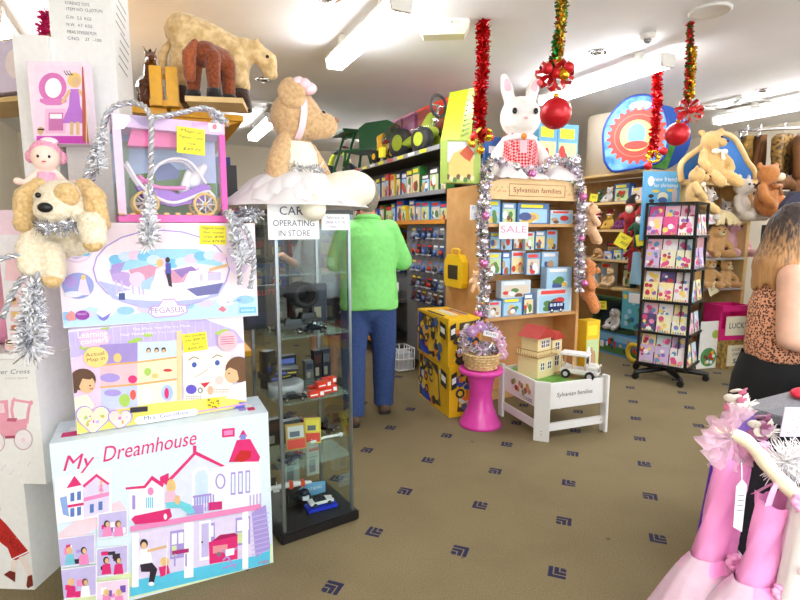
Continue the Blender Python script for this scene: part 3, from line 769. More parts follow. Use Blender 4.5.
b = M(); b.prism([(-.15, .26), (.13, .27), (.13, .34), (-.13, .33)], -.05, .03, mat('pink_glitter', (236, 70, 150), .4, c2=(246, 130, 190), scale=300)); b.build('canopy_card', q)
b = M(); b.limb([(.05, 0, .1), (.07, 0, .17)], [.022, .014], P((250, 250, 252))); b.limb([(.09, 0, .14), (.13, 0, .2)], [.03, .016], P((246, 244, 250))); b.build('swan_seat', q)
note('square yellow price note on the window of the lilac carriage box', cast(t, -.004, 191, 141), R(31), .103, .1, ['Magical', 'Pegasus Castle', 'now', '$49.95'], tilt=R(3))

# ---- silver cord draped over the window box, with foil tassels
def cord(name, label, paths, tassels, r=.0105, group='silver twisted cords'):
    t = thing(name, label, 'tinsel cord', paths[0][0], 0, group); o = V(paths[0][0])
    b = M()
    for p in paths: b.rope([V(q) - o for q in p], r, SILVER, P((176, 178, 186), .3), .045)
    b.build('twisted_cord', t)
    for (p0, p1, rad, n) in tassels:
        b = M(); L = (V(p1) - V(p0)).length
        b.tinsel([V(p0) - o, V(p1) - o], lambda d_: rad * 1.25 * (.5 + .6 * d_ / L), [SILVER, P((244, 244, 248), .3)], int(n * 1.7), l=.035, w=.0032)
        b.build('foil_tassel', t)
cord('silver_cord', 'silver twisted cord draped over the top of the lilac carriage box', [
    [at(92, 180, 2.02), at(100, 140, 2.02), at(110, 110, 2.03), at(135, 103, 2.03), at(150, 116, 2.0), at(151, 160, 1.98), at(150, 196, 1.97)],
    [at(150, 118, 2.0), at(165, 116, 2.06), at(185, 112, 2.14), at(205, 108, 2.2), at(222, 116, 2.27)],
    [at(110, 108, 2.02), at(102, 130, 1.99), at(90, 160, 1.97), at(84, 185, 1.96)]],
    [(at(150, 192, 1.97), at(148, 244, 1.88), .035, 420), (at(212, 112, 2.24), at(222, 122, 2.28), .03, 120), (at(102, 128, 1.99), at(98, 168, 1.97), .03, 160)])
cord('silver_cord', 'silver twisted cord hanging down the right end of the winged horse box', [
    [at(224, 212, 2.16), at(232, 222, 2.1), at(238, 250, 2.09), at(240, 284, 2.09)], [at(226, 212, 2.15), at(246, 230, 2.11), at(254, 262, 2.1), at(250, 288, 2.1)], [at(224, 214, 2.14), at(240, 220, 2.15), at(256, 216, 2.2), at(264, 212, 2.24)]],
    [(at(230, 212, 2.12), at(243, 262, 2.07), .035, 380)])
cord('silver_cord', 'silver twisted cord hanging across the pink doll box at the far left', [
    [at(38, 258, 1.82), at(28, 272, 1.8), at(14, 290, 1.78), at(2, 318, 1.75)], [at(-8, 262, 1.76), at(12, 256, 1.78), at(32, 260, 1.8), at(40, 290, 1.79), at(42, 320, 1.78)]],
    [(at(34, 285, 1.78), at(30, 352, 1.76), .05, 620)])

# ---- boxes at the far left edge
w, h, d = .62, .463, .42
c0 = at(24, 486, 1.95); rzb = R(-3)
base = V((c0.x, c0.y, 0)) - Matrix.Rotation(rzb, 3, 'Z') @ V((w / 2, 0, 0))
t = carton('doll_box', 'white box picturing a child in a red dress, on the floor at left', 'toy box', base, rzb, w, d, h, CARD)
a = Art(t, w, h, 0, 0, 470, .2168)
RD = P((186, 36, 34)); 
a.poly([(-60, 230), (-10, 210), (30, 250), (136, 380), (60, 424), (36, 360), (-40, 300)], RD)
r = random.Random(3)
for k in range(40):
    f = r.random(); x = -20 + 120 * f + r.uniform(-8, 20); y = 250 + 120 * f + r.uniform(-8, 40) * (1 - .5 * f)
    a.ell(x, y, 2.5, 2.5, P((110, 16, 22)))
a.line([(52, 412), (134, 374)], 5, HW); a.poly([(90, 400), (114, 392), (150, 480), (132, 488)], P((240, 224, 214))); a.poly([(60, 410), (84, 416), (72, 470), (50, 468)], P((240, 224, 214)))
a.poly([(130, 488), (152, 480), (158, 530), (130, 544), (124, 530)], P((120, 40, 34))); a.poly([(48, 462), (74, 470), (72, 516), (20, 480)], P((120, 40, 34)))
a.ell(-20, 190, 22, 24, TAN); a.ell(-22, 178, 26, 22, BRN); a.text(-60, 566, 40, 578, 12, 'The Pram', P((90, 80, 100)), .3)
for k in range(10): a.ell(20 + (k * 37) % 90, 100 + (k * 53) % 400, 2, 2, P((214, 210, 220)))
a.done()
w, h, d = .62, .495, .42
c0 = at(46, 482, 1.93)
base = V((c0.x, c0.y, .463)) - Matrix.Rotation(rzb, 3, 'Z') @ V((w / 2, 0, 0))
t = carton('pram_box', 'white box with a pink doll pram picture, stacked above the red dress box', 'toy box', base, rzb, w, d, h, CARD, mt=P((40, 40, 44)))
a = Art(t, w, h, 0, 0, 330, .2667)
PP = P((232, 160, 178)); PL = P((244, 214, 220))
a.text(-40, 166, 112, 162, 16, 'Silver Cross', P((110, 110, 130)), .3); a.text(20, 184, 104, 182, 5, 'DOLLS PRAMS', P((150, 150, 160))); a.text(98, 136, 114, 136, 6, 'TM', GREY)
a.poly([(-60, 270), (30, 262), (34, 330), (70, 336), (106, 330), (100, 370), (60, 400), (-20, 404), (-60, 380)], PP); a.poly([(30, 330), (66, 330), (60, 344), (24, 342)], P((196, 96, 120)))
a.poly([(-60, 280), (14, 274), (20, 310), (-60, 316)], PL); a.line([(50, 330), (44, 300), (50, 262), (58, 256)], 11, PP); a.line([(102, 350), (106, 310), (112, 280), (120, 268)], 11, PP); a.line([(54, 262), (116, 272)], 9, PP); a.ell(118, 272, 7, 9, PP)
a.ell(88, 410, 36, 40, P((200, 170, 180))); a.ell(88, 410, 32, 36, P((240, 232, 236))); a.ell(88, 412, 8, 9, PL); a.ell(-14, 420, 34, 40, P((200, 170, 180))); a.ell(-14, 420, 30, 36, P((240, 232, 236))); a.line([(20, 402), (58, 400)], 10, P((170, 70, 100)))
for k in range(12): a.ell((k * 31) % 130 - 10, 490 + (k * 17) % 60, 3, 4, P((222, 220, 230)))
a.done()
# pink window box above it, with face photographs down its edge
w, h, d = .55, .56, .32
c0 = at(35, 358, 1.95); base = V((c0.x, c0.y, .958)) - Matrix.Rotation(rzb, 3, 'Z') @ V((w / 2, 0, 0))
t = thing('doll_window_box', 'pink doll window box with a column of face pictures, at the far left edge', 'toy box', base, rzb)
b = M(); b.span((-w / 2, 0, 0), (w / 2, d, .02), CARD); b.span((-w / 2, d - .01, 0), (w / 2, d, h), P((240, 214, 232))); b.span((-w / 2, 0, h - .09), (w / 2, d, h), P((244, 216, 232))); b.span((w / 2 - .1, 0, .02), (w / 2, d, h - .09), P((240, 236, 242)))
b.build('carton', t)
a = Art(t, w, h, -.0005, 0, 190, .283)
a.ell(84, 350, 30, 22, P((240, 170, 196))); a.ell(84, 350, 26, 18, P((246, 236, 242)))
for k, (x, y) in enumerate(((50, 395), (60, 446), (60, 494), (40, 546), (70, 270))):
    a.rect(x - 22, y - 18, x + 22, y + 18, P((236, 196, 196))); a.ell(x - 3, y - 2, 13, 13, TAN); a.ell(x - 6, y - 9, 14, 8, [BRN, BL, P((190, 110, 70)), BRN, BL][k])
a.rect(20, 240, 116, 320, P((246, 206, 214)))
a.done()
b = M(); b.ell((-.02, .16, .12), (.13, .08, .1), P((240, 150, 186))); b.limb([(.05, .15, .2), (.07, .1, .34)], [.05, .03], P((236, 156, 176))); b.ell((.0, .12, .33), (.07, .05, .07), mat('grey_plush', (206, 210, 220), .9, c2=(226, 226, 236), scale=120, bump=.6)); b.build('doll_clothes', t)
b = M(); b.face([(-w / 2, .002, .02), (w / 2 - .1, .002, .02), (w / 2 - .1, .002, h - .09), (-w / 2, .002, h - .09)], film('box_window', .08)); b.build('window_film', t)

# ---- pink rag doll seated on the box
def rag_doll(loc, rz):
    t = thing('rag_doll', 'pink rag doll with pink hair band and shoes, seated on the pink window box', 'doll', loc, rz); t.scale = (.72, .72, .8)
    CL = mat('doll_cloth', (250, 222, 206), .8, var=.03)
    b = M(); b.ell((0, -.01, .235), (.068, .06, .062), CL); b.ell((0, 0, .11), (.05, .04, .08), CL)
    for s in (-1, 1): b.limb([(s * .045, -.01, .16), (s * .09, -.04, .115), (s * .12, -.05, .125)], [.02, .018, .02], CL, 8); b.limb([(s * .03, -.03, .05), (s * .04, -.11, .045)], [.028, .026], CL, 8)
    fuse(b.build('body', t), .008)
    b = M(); b.lathe([(.045, .17), (.06, .13), (.1, .08), (.115, .045), (.1, .035), (.03, .05)], mat('pink_frill', (246, 170, 206), .85, c2=(250, 200, 224), scale=60, bump=.5), 20); b.build('dress', t)
    b = M(); b.ell((0, .012, .26), (.073, .062, .058), mat('pink_yarn', (244, 150, 186), .9, c2=(250, 186, 208), scale=120, bump=.6)); b.ell((-.07, .02, .24), (.022, .022, .03), MATS['pink_yarn']); b.ell((.07, .02, .24), (.022, .022, .03), MATS['pink_yarn']); b.ell((.02, .0, .31), (.04, .02, .018), P((250, 226, 230))); b.build('hair', t)
    for s in (-1, 1):
        b = M(); b.limb([(s * .04, -.115, .045), (s * .045, -.135, .04)], [.03, .027], P((236, 50, 130)), 10); b.build('shoe', t)
        b = M(); b.ell((s * .024, -.067, .235), (.006, .004, .007), BLACK, n=8, h=6); b.build('eye', t)
    b = M(); b.ell((0, -.07, .212), (.01, .004, .004), P((230, 90, 110)), n=8, h=6); b.build('mouth', t)
pd = at(30, 190, 1.87); rag_doll(V((pd.x - .0, pd.y + .1, .958 + .56)), R(25))

# ---- floppy eared plush dog lying over the corner of the boxes
pd = at(63, 202, 1.86)
t = thing('plush_dog', 'cream plush dog with tan curly ears and silver tinsel collar, over the box corner', 'plush toy', pd, R(8)); t.scale = (.84, .84, .84)
CRM = fur('cream', (246, 236, 214), (232, 214, 182)); EAR = fur('honey', (232, 200, 146), (206, 168, 108))
b = M()
b.ell((0, 0, 0), (.108, .10, .092), CRM); b.ell((-.005, -.075, -.035), (.075, .06, .055), CRM); b.ell((-.03, .12, -.12), (.13, .12, .13), CRM)
b.limb([(.08, .03, -.1), (.13, -.06, -.09), (.15, -.1, -.15)], [.06, .055, .05], CRM); b.limb([(-.11, .02, -.12), (-.135, -.02, -.2), (-.125, -.04, -.26)], [.06, .055, .05], CRM)
b.limb([(-.05, -.02, -.2), (-.045, -.03, -.3)], [.05, .048], CRM)
fuse(b.build('body', t), .011, .012)
for s in (-1, 1):
    b = M(); b.limb([(s * .085, .0, .07), (s * .13, -.02, .03), (s * .15 if s > 0 else -.14, -.03, -.09)], [.03, .045, .04], EAR); fuse(b.build('ear', t), .009, .02, CURLS)
    b = M(); b.ell((s * .046 - .002, -.092, .022), .011, P((20, 16, 14), .1), n=10, h=8); b.build('eye', t)
b = M(); b.ell((.05, -.075, .025), (.05, .035, .05), EAR); fuse(b.build('eye_patch', t), .008, .008)
b = M(); b.ell((-.005, -.137, -.028), (.028, .018, .02), BLACK); b.build('nose', t)
b = M(); b.tinsel([(-.09, -.02, -.09), (-.03, -.09, -.105), (.06, -.08, -.1), (.11, -.02, -.07)], .045, SILVER, 420, w=.003); b.build('tinsel_collar', t)
for p in ((.15, -.115, -.17), (-.045, -.05, -.32)):
    b = M(); b.ell(p, (.04, .03, .035), EAR); fuse(b.build('paw_pad', t), .008, .006)

# ---- tall white box behind, doll vanity box leaning in front of it
p = at(84, 215, 2.35)
w_, h_ = .27, .545
t = carton('white_carton', 'plain tall white carton standing behind the plush dog and doll vanity box', 'carton', V((at(84, 200, 2.3).x + .045, 2.33, 1.475)), R(12), w_ - .05, .2, h_, CARD)
carton('white_carton', 'narrow tall white carton behind the left edge of the vanity doll box', 'carton', V((at(48, 200, 2.32).x, 2.3, 1.475)), R(8), .14, .1, .77, CARD)
p = at(62, 144, 2.2)
w, h, d = .215, .32, .07
t = carton('vanity_doll_box', 'pink window box with a blonde doll and oval mirror vanity, against the white carton', 'toy box', V((p.x, 2.2, p.z)), R(5), w, d, h, P((246, 226, 240)))
a = Art(t, w, h, 0, 0, 0, 1 / 3)
a.rect(106, 196, 270, 440, P((250, 220, 240)))
a.ell(158, 262, 42, 44, P((220, 120, 190))); a.ell(160, 264, 25, 30, HW); a.poly([(120, 296), (200, 296), (200, 306), (180, 316), (140, 316), (120, 306)], P((226, 130, 200)))
a.rect(136, 326, 198, 400, P((246, 190, 226))); a.rect(146, 338, 190, 392, P((206, 120, 180))); a.rect(150, 342, 186, 356, HW); a.rect(110, 408, 270, 440, P((206, 70, 190)))
a.girl(224, 404, 190, BL, P((190, 120, 214))); a.poly([(246, 200), (268, 206), (268, 430), (248, 424)], P((190, 90, 80))); a.poly([(258, 205), (262, 207), (262, 430), (258, 428)], P((226, 200, 150)))
for k in range(6): a.line([(192 + k * 4, 212 + (k % 2) * 8), (200 + k * 4, 226)], 2, DK)
a.ell(122, 392, 10, 12, TAN); a.rect(114, 386, 134, 391, P((60, 30, 30)))
a.done()
# picture box on the wall shelf at far left
t = carton('picture_box', 'wide lilac box with a pale doll face picture on the far left wall shelf', 'toy box', V((at(8, 96, 2.9).x - .1, 2.9, at(8, 94, 2.9).z)), R(-18), .5, .2, .25, P((226, 214, 240)))
a = Art(t, .5, .25, 0, 0, 0, 1 / 3)
a.ell(50, 190, 34, 46, P((250, 236, 240))); a.ell(70, 180, 24, 36, P((240, 222, 230))); a.ell(62, 196, 5, 4, P((110, 100, 170))); a.ell(80, 194, 5, 4, P((110, 100, 170))); a.line([(50, 236), (80, 240), (92, 256)], 8, P((170, 160, 210))); a.ell(94, 250, 8, 20, FUSCH)
a.done()
b = M(); b.span((-.9, 0, 0), (.36, .3, .025), PINE); 
o = b.build('wall_shelf', None, V((at(8, 97, 2.88).x, 2.88, at(8, 97, 2.88).z - .022)), R(-18)); tag(o, 'pine wall shelf under the lilac picture box at far left', 'shelf', 'pine wall shelves')
b = M(); b.span((-.9, 0, 0), (.36, .3, .025), PINE); o = b.build('wall_shelf', None, V((at(8, 44, 2.88).x, 2.88, at(8, 44, 2.88).z)), R(-18)); tag(o, 'pine wall shelf above the lilac picture box at far left', 'shelf', 'pine wall shelves')
# pink tinsel boa
b = M(); p0 = at(46, 12, 2.7); b.tinsel([at(46, 12, 2.7) - p0, at(44, 34, 2.7) - p0, at(45, 52, 2.7) - p0], .04, mat('pink_tinsel', (226, 30, 120), .4, .3, var=.3, scale=200), 300, w=.004); b.tube(smoothpath([at(47, 14, 2.7) - p0, at(56, 14, 2.72) - p0, at(60, 40, 2.74) - p0], .02), .012, MATS['pink_tinsel'])
tag(b.build('tinsel_strand', None, p0), 'hot pink tinsel strand standing up behind the white carton at left', 'tinsel')
# ================================================================== GLASS CABINET AND WHAT IT HOLDS
CRZ = R(34)
cx_ = V((math.cos(CRZ), math.sin(CRZ), 0)); cy_ = V((-math.sin(CRZ), math.cos(CRZ), 0))
CO = V((-.225, 2.475, 0)) - cx_ * .38              # front left corner
CWD, CDP, CHT = .38, .38, 1.535
def K(x, y, z): return CO + cx_ * x + cy_ * y + V((0, 0, z))
t = thing('display_cabinet', 'tall glass display cabinet with steel posts and black base, full of toy cars', 'display cabinet', CO, CRZ)
b = M(); b.span((-.015, -.015, 0), (CWD + .015, CDP + .015, .05), mat('black_plinth', (22, 20, 22), .4), .006); b.build('base', t)
for x in (.012, CWD - .012):
    for y in (.012, CDP - .012):
        b = M(); b.span((x - .007, y - .007, .05), (x + .007, y + .007, CHT - .02), ALU); b.build('post', t)
b = M(); b.span((-.005, -.005, CHT - .02), (CWD + .005, CDP + .005, CHT), mat('cabinet_top', (60, 58, 60), .4)); b.build('top', t)
SHZ = [.345, .66, .965, 1.25]
for z in SHZ:
    b = M(); b.span((.012, .012, z - .006), (CWD - .012, CDP - .012, z), mat('shelf_glass', (170, 205, 195), .03, alpha=.2)); b.build('glass_shelf', t)
for nm, f in (('front_pane', lambda u, z: (u * CWD, .004, z)), ('side_pane', lambda u, z: (CWD - .003, u * CDP, z)), ('side_pane', lambda u, z: (.003, u * CDP, z)), ('back_pane', lambda u, z: (u * CWD, CDP - .004, z))):
    b = M(); b.face([f(.03, .05), f(.97, .05), f(.97, CHT - .02), f(.03, CHT - .02)], GLASS); b.build(nm, t)
def onk(px, py, z):                                # point on a cabinet shelf under a photo point
    return onz(px, py, z)
RUB = P((20, 20, 22), .7)
def toy_car(label, p, rz, L, body, roof=None, cat='toy car', stand=None, kind='car', group='toy cars in the glass cabinet'):
    t = thing('toy_car', label, cat, p, rz, group)
    pm = mat('car_paint_%d_%d_%d' % body, body, .2, coat=.5, var=.02); z0 = .0
    if stand:
        b = M(); b.span((-L * .62, -L * .32, 0), (L * .62, L * .32, .018), stand, .004); b.build('stand', t); z0 = .018
    s = L / 2; wd = L * .2
    b = M()
    if kind == 'car':
        prof = [(-s, .10 * L), (-s * .98, .19 * L), (-s * .55, .21 * L), (s * .5, .21 * L), (s * .96, .17 * L), (s, .09 * L)]
        top = [(-s * .62, .205 * L), (-s * .4, .3 * L), (s * .12, .3 * L), (s * .42, .205 * L)]
    else:
        prof = [(-s, .12 * L), (-s, .24 * L), (-s * .2, .24 * L), (s * .95, .24 * L), (s, .12 * L)]
        top = [(-s * .75, .235 * L), (-s * .72, .4 * L), (s * .1, .4 * L), (s * .2, .235 * L)]
    b.X = Matrix.Translation((0, 0, z0))
    b.prism(prof, -wd, wd, pm); b.build('body', t)
    b = M(); b.X = Matrix.Translation((0, 0, z0)); gl = P((30, 36, 44), .1)
    b.prism(top, -wd * .84, wd * .84, roof or gl)
    if roof: b.prism([(x * .9 + .02 * L * 0, y - .012 * L) for x, y in top], -wd * .86, wd * .86, gl)
    b.build('cabin', t)
    for x in (-s * .6, s * .6):
        for yy in (-1, 1):
            b = M(); b.X = Matrix.Translation((x, yy * wd, z0 + .085 * L)) @ Matrix.Rotation(PI / 2, 4, 'X')
            b.lathe([(.085 * L, -.02 * L), (.085 * L, .02 * L)], RUB, 16, smooth=False); b.lathe([(.05 * L, -.022 * L), (.05 * L, .022 * L)], CHROME, 12, smooth=False)
            b.build('wheel', t)
    b = M(); b.X = Matrix.Translation((0, 0, z0)); b.box((s * 1.01, 0, .11 * L), (.02 * L, wd * 2, .03 * L), CHROME); b.box((-s * 1.01, 0, .11 * L), (.02 * L, wd * 2, .03 * L), CHROME)
    for yy in (-1, 1): b.ell((s * .99, yy * wd * .7, .165 * L), .02 * L, P((250, 250, 230), .1), n=8, h=6)
    b.build('bumper_set', t)
    return t
BASEZ = .05
toy_car('white toy muscle car on a blue stand at the bottom of the glass cabinet', onk(321, 507, BASEZ), R(28), .125, (240, 240, 242), None, stand=P((36, 56, 200), .3))
b = M(); b.prism([(-.08, 0), (.08, 0), (.08, .06), (-.02, .075), (-.08, .05)], 0, .006, P((120, 180, 220))); b.text('MUSTANG', .018, HW, (0, -.001, .03)); 
tag(b.build('backing_card', None, onk(313, 497, BASEZ) + cy_ * .015, R(34)), 'pale blue backing card standing behind the white toy muscle car', 'card')
# red white motorcycle-like racer and box on the floor of the cabinet
def airplane_racer(p, rz):
    t = thing('toy_racer', 'white and orange striped long toy racer at the bottom of the glass cabinet', 'toy vehicle', p, rz)
    b = M(); b.limb([(-.1, 0, .1), (.02, 0, .1), (.1, 0, .095)], [.013, .016, .008], P((238, 238, 240), .2)); b.build('body', t)
    b = M()
    for x in (-.06, -.02, .05): b.lathe([(.0165, x - .006), (.0165, x + .006)], P((230, 80, 40), .3), 12)
    bb = M(); bb.box((.0, 0, .1), (.02, .034, .034), P((230, 80, 40), .3)); bb.box((.06, 0, .098), (.02, .03, .03), P((230, 80, 40), .3)); bb.build('stripe_band', t); b.bm.free()
    b = M(); b.box((-.09, 0, .13), (.03, .004, .05), BLACK); b.box((-.08, 0, .1), (.03, .1, .004), HW); b.build('tail', t)
    b = M(); b.tube([(-.02, 0, .09), (-.02, 0, 0)], .004, BLACK); b.lathe([(.04, 0), (.04, .004)], BLACK, 16, (-.02, 0, 0)); b.build('stand', t)
airplane_racer(onk(296, 508, BASEZ) + cy_ * .06, R(22))
b = M(); b.ell((0, 0, .03), (.05, .035, .03), P((30, 30, 34), .2)); b.ell((.02, -.02, .06), (.026, .022, .02), P((20, 30, 50), .1)); b.box((.03, -.03, .035), (.03, .02, .02), HW)
tag(b.build('toy_helmet', None, onk(303, 503, BASEZ) + cy_ * .02), 'small black toy helmet below the striped toy racer', 'toy')
def packet(label, p, rz, w, d, h, m, arts=(), cat='toy box', group='boxes in the glass cabinet', name='model_car_box', rx=0):
    b = M(); b.span((-w / 2, 0, 0), (w / 2, d, h), m)
    k = 0
    for (x0, z0, x1, z1, c) in arts:
        k += 1; b.face([(-w / 2 + x0 * w, -.0005 * k, z0 * h), (-w / 2 + x1 * w, -.0005 * k, z0 * h), (-w / 2 + x1 * w, -.0005 * k, z1 * h), (-w / 2 + x0 * w, -.0005 * k, z1 * h)], c)
    o = b.build(name, None, p, rz)
    if rx: o.rotation_euler = (rx, 0, rz)
    return tag(o, label, cat, group)
PG = P((206, 206, 200)); RD2 = P((220, 56, 34)); TX = [(.15, .75, .85, .85, P((200, 60, 50))), (.15, .1, .6, .5, GREY), (.15, .55, .8, .6, GREY), (.15, .65, .7, .68, GREY)]
for i, (px, py) in enumerate(((296, 487), (318, 478))):
    packet('grey printed model car carton in the cabinet, %s of the pair' % ('left' if i == 0 else 'right'), onk(px, py, BASEZ) + cy_ * .05, R(34), .085, .05, .19, PG, TX)
# second shelf: red car, black vintage car, maroon car, tilted boxes
z = SHZ[0]
toy_car('red toy car seen from the front on the second glass shelf', onk(305, 440, z), R(-62), .12, (204, 30, 34))
toy_car('black vintage toy car with white wheels on the second glass shelf', onk(326, 432, z) + cy_ * .02, R(-25), .15, (16, 16, 20), P((20, 20, 22), .3), kind='old')
toy_car('maroon toy car on a round stand behind the steel post', onk(290, 430, z) + cy_ * .05, R(15), .16, (120, 16, 24), None, stand=P((150, 150, 155), .3))
b = M()
for k in range(4): b.tube([(-.06 + k * .04, -.01, .006), (-.03 + k * .04, .02, .006)], .003, CHROME, 6)
b.tube([(-.07, 0, .008), (.07, .02, .008)], .003, CHROME, 6); tag(b.build('chrome_stand', None, onk(294, 445, z), R(34)), 'chrome wire stand lying in front of the maroon toy car', 'stand')
b = M(); b.tube([(-.09, 0, .01), (0, .012, .014), (.09, 0, .012)], .007, HW, 6); b.ell((.09, 0, .012), .012, HW); tag(b.build('toy_limousine', None, onk(325, 440, z) - cy_ * .01, R(36)), 'long slim white toy car at the front edge of the second shelf', 'toy car')
for i, (px, py, w_, c, lab) in enumerate(((292, 408, .1, P((190, 150, 60)), 'tilted red and grey racing magazine box on the second shelf'), (307, 405, .085, P((226, 200, 50)), 'tilted yellow toy card behind the red toy car'))):
    packet(lab, K(.16 + .1 * i, .2 + .03 * i, z + .002), R(20 - 12 * i), w_, .02, .13, c, ((.05, .05, .95, .4, RD2), (.1, .45, .9, .9, PG if i == 0 else P((240, 220, 70))), (.2, .5, .7, .7, P((90, 100, 110)))), rx=R(-18))
# third shelf: red small boxes in a stack, black box pile
z = SHZ[1]
RB = P((228, 58, 36), .35)
k = 0
for (x, y, zz) in ((.20, .03, 0), (.285, .06, 0), (.235, .1, 0), (.25, .05, .032), (.30, .09, .032)):
    k += 1
    packet('small orange red model box, %s' % ['front left of the little pile on the third shelf', 'front right of the little pile on the third shelf', 'back one of the little pile on the third shelf', 'top left of the little pile on the third shelf', 'top right of the little pile on the third shelf'][k - 1], K(x, y, z + zz + .0005), CRZ + R(-6 + 3 * k), .074, .034, .031, RB, ((.05, .3, .55, .5, HW), (.7, .2, .95, .8, HW)), group='orange red model boxes')
b = M(); b.lathe([(.085, 0), (.085, .055), (.08, .06)], P((170, 172, 176), .35), 28); tag(b.build('round_tin', None, K(.1, .17, z)), 'round grey tin under black boxes on the third shelf', 'tin')
for i, (x, y, zz, rzz, w_, h_) in enumerate(((.09, .2, .061, 10, .13, .03), (.1, .16, .092, -14, .12, .028), (.07, .28, .001, 20, .06, .19))):
    packet('black toy box, %s' % ['on the grey tin in the glass cabinet', 'topmost above the grey tin in the glass cabinet', 'standing behind the grey tin in the glass cabinet'][i], K(x, y, z + zz), CRZ + R(rzz), w_, .11 if i < 2 else .05, h_, P((24, 24, 28), .3), ((.1, .2, .5, .6, P((70, 90, 170))), (.55, .3, .9, .5, P((200, 170, 60)))), group='black toy boxes')
packet('blue and black bike box leaning at the back of the third shelf', K(.16, .3, z + .001), CRZ, .1, .04, .15, P((26, 26, 34), .3), ((.1, .5, .9, .9, P((90, 110, 190))), (.2, .1, .8, .4, P((40, 60, 120)))), group='black toy boxes')
packet('white toy price card lying on the third shelf', K(.17, .1, z + .001), CRZ + R(30), .05, .03, .004, HW)
# fourth (top) shelf: silver motorbike ornaments and black truck models
z = SHZ[2]
packet('wide black box with red capital letters on the top glass shelf', K(.04, .29, z + .001), CRZ, .17, .04, .21, P((22, 20, 24), .3), ((.05, .1, .95, .4, P((40, 40, 60))),), group='black toy boxes')
b = M(); b.text('BULLITT', .026, P((190, 40, 40)), (0, 0, 0)); 
tag(b.build('box_lettering', None, K(.04, .2885, z + .165), CRZ), 'red lettering on the wide black box', 'lettering')
toy_car('black toy pickup at the left of the top glass shelf', K(.1, .12, z + .001), CRZ + R(165), .17, (24, 22, 28), P((30, 30, 34), .2), kind='old')
toy_car('dark toy truck behind the silver ornaments on the top glass shelf', K(.23, .25, z + .001), CRZ + R(175), .17, (30, 28, 30), P((24, 24, 26), .2), kind='old')
b = M()
for k in range(4): b.tube([(.055 * math.cos(a_), 0, .05 + .05 * math.sin(a_)) for a_ in [j * PI / 10 for j in range(21)]], .014, RUB, 8, False) if k == 0 else b.tube([(.055 * math.cos(a_), .03 * k, .05 + .05 * math.sin(a_)) for a_ in [j * PI / 10 for j in range(21)]], .014, RUB, 8, False)
tag(b.build('toy_tyre_stack', None, K(.23, .2, z + .15) - V((0, 0, .04)), CRZ), 'black toy tyres piled on the dark toy truck', 'toy tyres')
def trike(label, p, rz, c):
    t = thing('motorbike_ornament', label, 'ornament', p, rz, 'silver motorbike ornaments')
    b = M(); b.lathe([(.04, 0), (.04, .008), (.036, .012)], c, 20); b.build('base', t)
    for x in (-.025, .028):
        b = M(); b.X = Matrix.Translation((x, 0, .03)); b.tube([(.016 * math.cos(k * PI / 8), 0, .016 * math.sin(k * PI / 8)) for k in range(17)], .004, RUB, 6, False); b.build('wheel', t)
    b = M(); b.limb([(-.025, 0, .035), (0, 0, .045), (.02, 0, .05)], [.008, .012, .008], CHROME, 8); b.tube([(.028, 0, .03), (.018, 0, .06), (.004, 0, .08)], .003, CHROME, 6); b.tube([(.004, -.02, .082), (.004, .02, .082)], .003, CHROME, 6); b.build('frame', t)
trike('silver motorbike ornament on a red base at the left of the top glass shelf', onk(276, 282, z), R(20), P((190, 40, 40)))
trike('silver motorbike ornament in the middle of the top glass shelf', onk(309, 280, z), R(50), CHROME)
trike('silver motorbike ornament at the right of the top glass shelf', onk(331, 278, z), R(80), CHROME)
b = M(); b.tube(smoothpath([(0, 0, .03), (-.03, 0, .08), (-.02, 0, .14), (.01, 0, .16)], .01), [.008] * len(smoothpath([(0, 0, .03), (-.03, 0, .08), (-.02, 0, .14), (.01, 0, .16)], .01)), CHROME, 8); b.lathe([(.03, 0), (.03, .03)], CHROME, 16); tag(b.build('crescent_ornament', None, onk(306, 281, z) + cy_ * .05, R(20)), 'silver crescent shaped ornament behind the middle motorbike', 'ornament')
toy_car('small white toy racer with red nose on the top glass shelf', onk(277, 262, z + .06) + cy_ * .03 - V((0, 0, .06)), R(-50), .08, (236, 232, 228), P((200, 60, 40), .3))

# more dark models and boxes filling the backs of the shelves
rk = random.Random(31)
DKC = [(P((26, 26, 30), .3), 'black'), (P((40, 44, 64), .3), 'dark navy'), (P((70, 40, 36), .3), 'dark brown'), (P((90, 92, 98), .3), 'grey'), (P((120, 30, 34), .3), 'dark red')]
for si, (z, x0, snm) in enumerate(((SHZ[2], .15, 'top'), (SHZ[1], .24, 'third'), (SHZ[0], .03, 'second'))):
    for i in range(3 if si else 2):
        c, cn = DKC[rk.randrange(5)] if si else DKC[i]
        w_ = rk.uniform(.085, .1)
        packet('%s model box, %s at the back of the %s glass shelf' % (cn, nth(i), snm), K(x0 + .05 + i * (.105 if si != 1 else .05) + (.0 if si else .05), .315, z + .001), CRZ, w_ if si != 1 else .045, .04, rk.uniform(.1, .17) if si else .2, c, ((.1, .55, .9, .85, DKC[(i + si) % 5][0]), (.15, .1, .6, .4, P((150, 140, 120)))), group='dark model boxes at the shelf backs')
toy_car('navy toy saloon at the back left of the second glass shelf', K(.09, .1, SHZ[0] + .001), CRZ + R(20), .13, (34, 40, 70))
toy_car('black toy coupe at the front left of the third glass shelf', K(.09, .05, SHZ[1] + .001), CRZ + R(-10), .12, (22, 22, 26))
toy_car('black toy racing car in the middle of the top glass shelf', K(.2, .07, SHZ[2] + .001), CRZ + R(10), .13, (26, 24, 28))
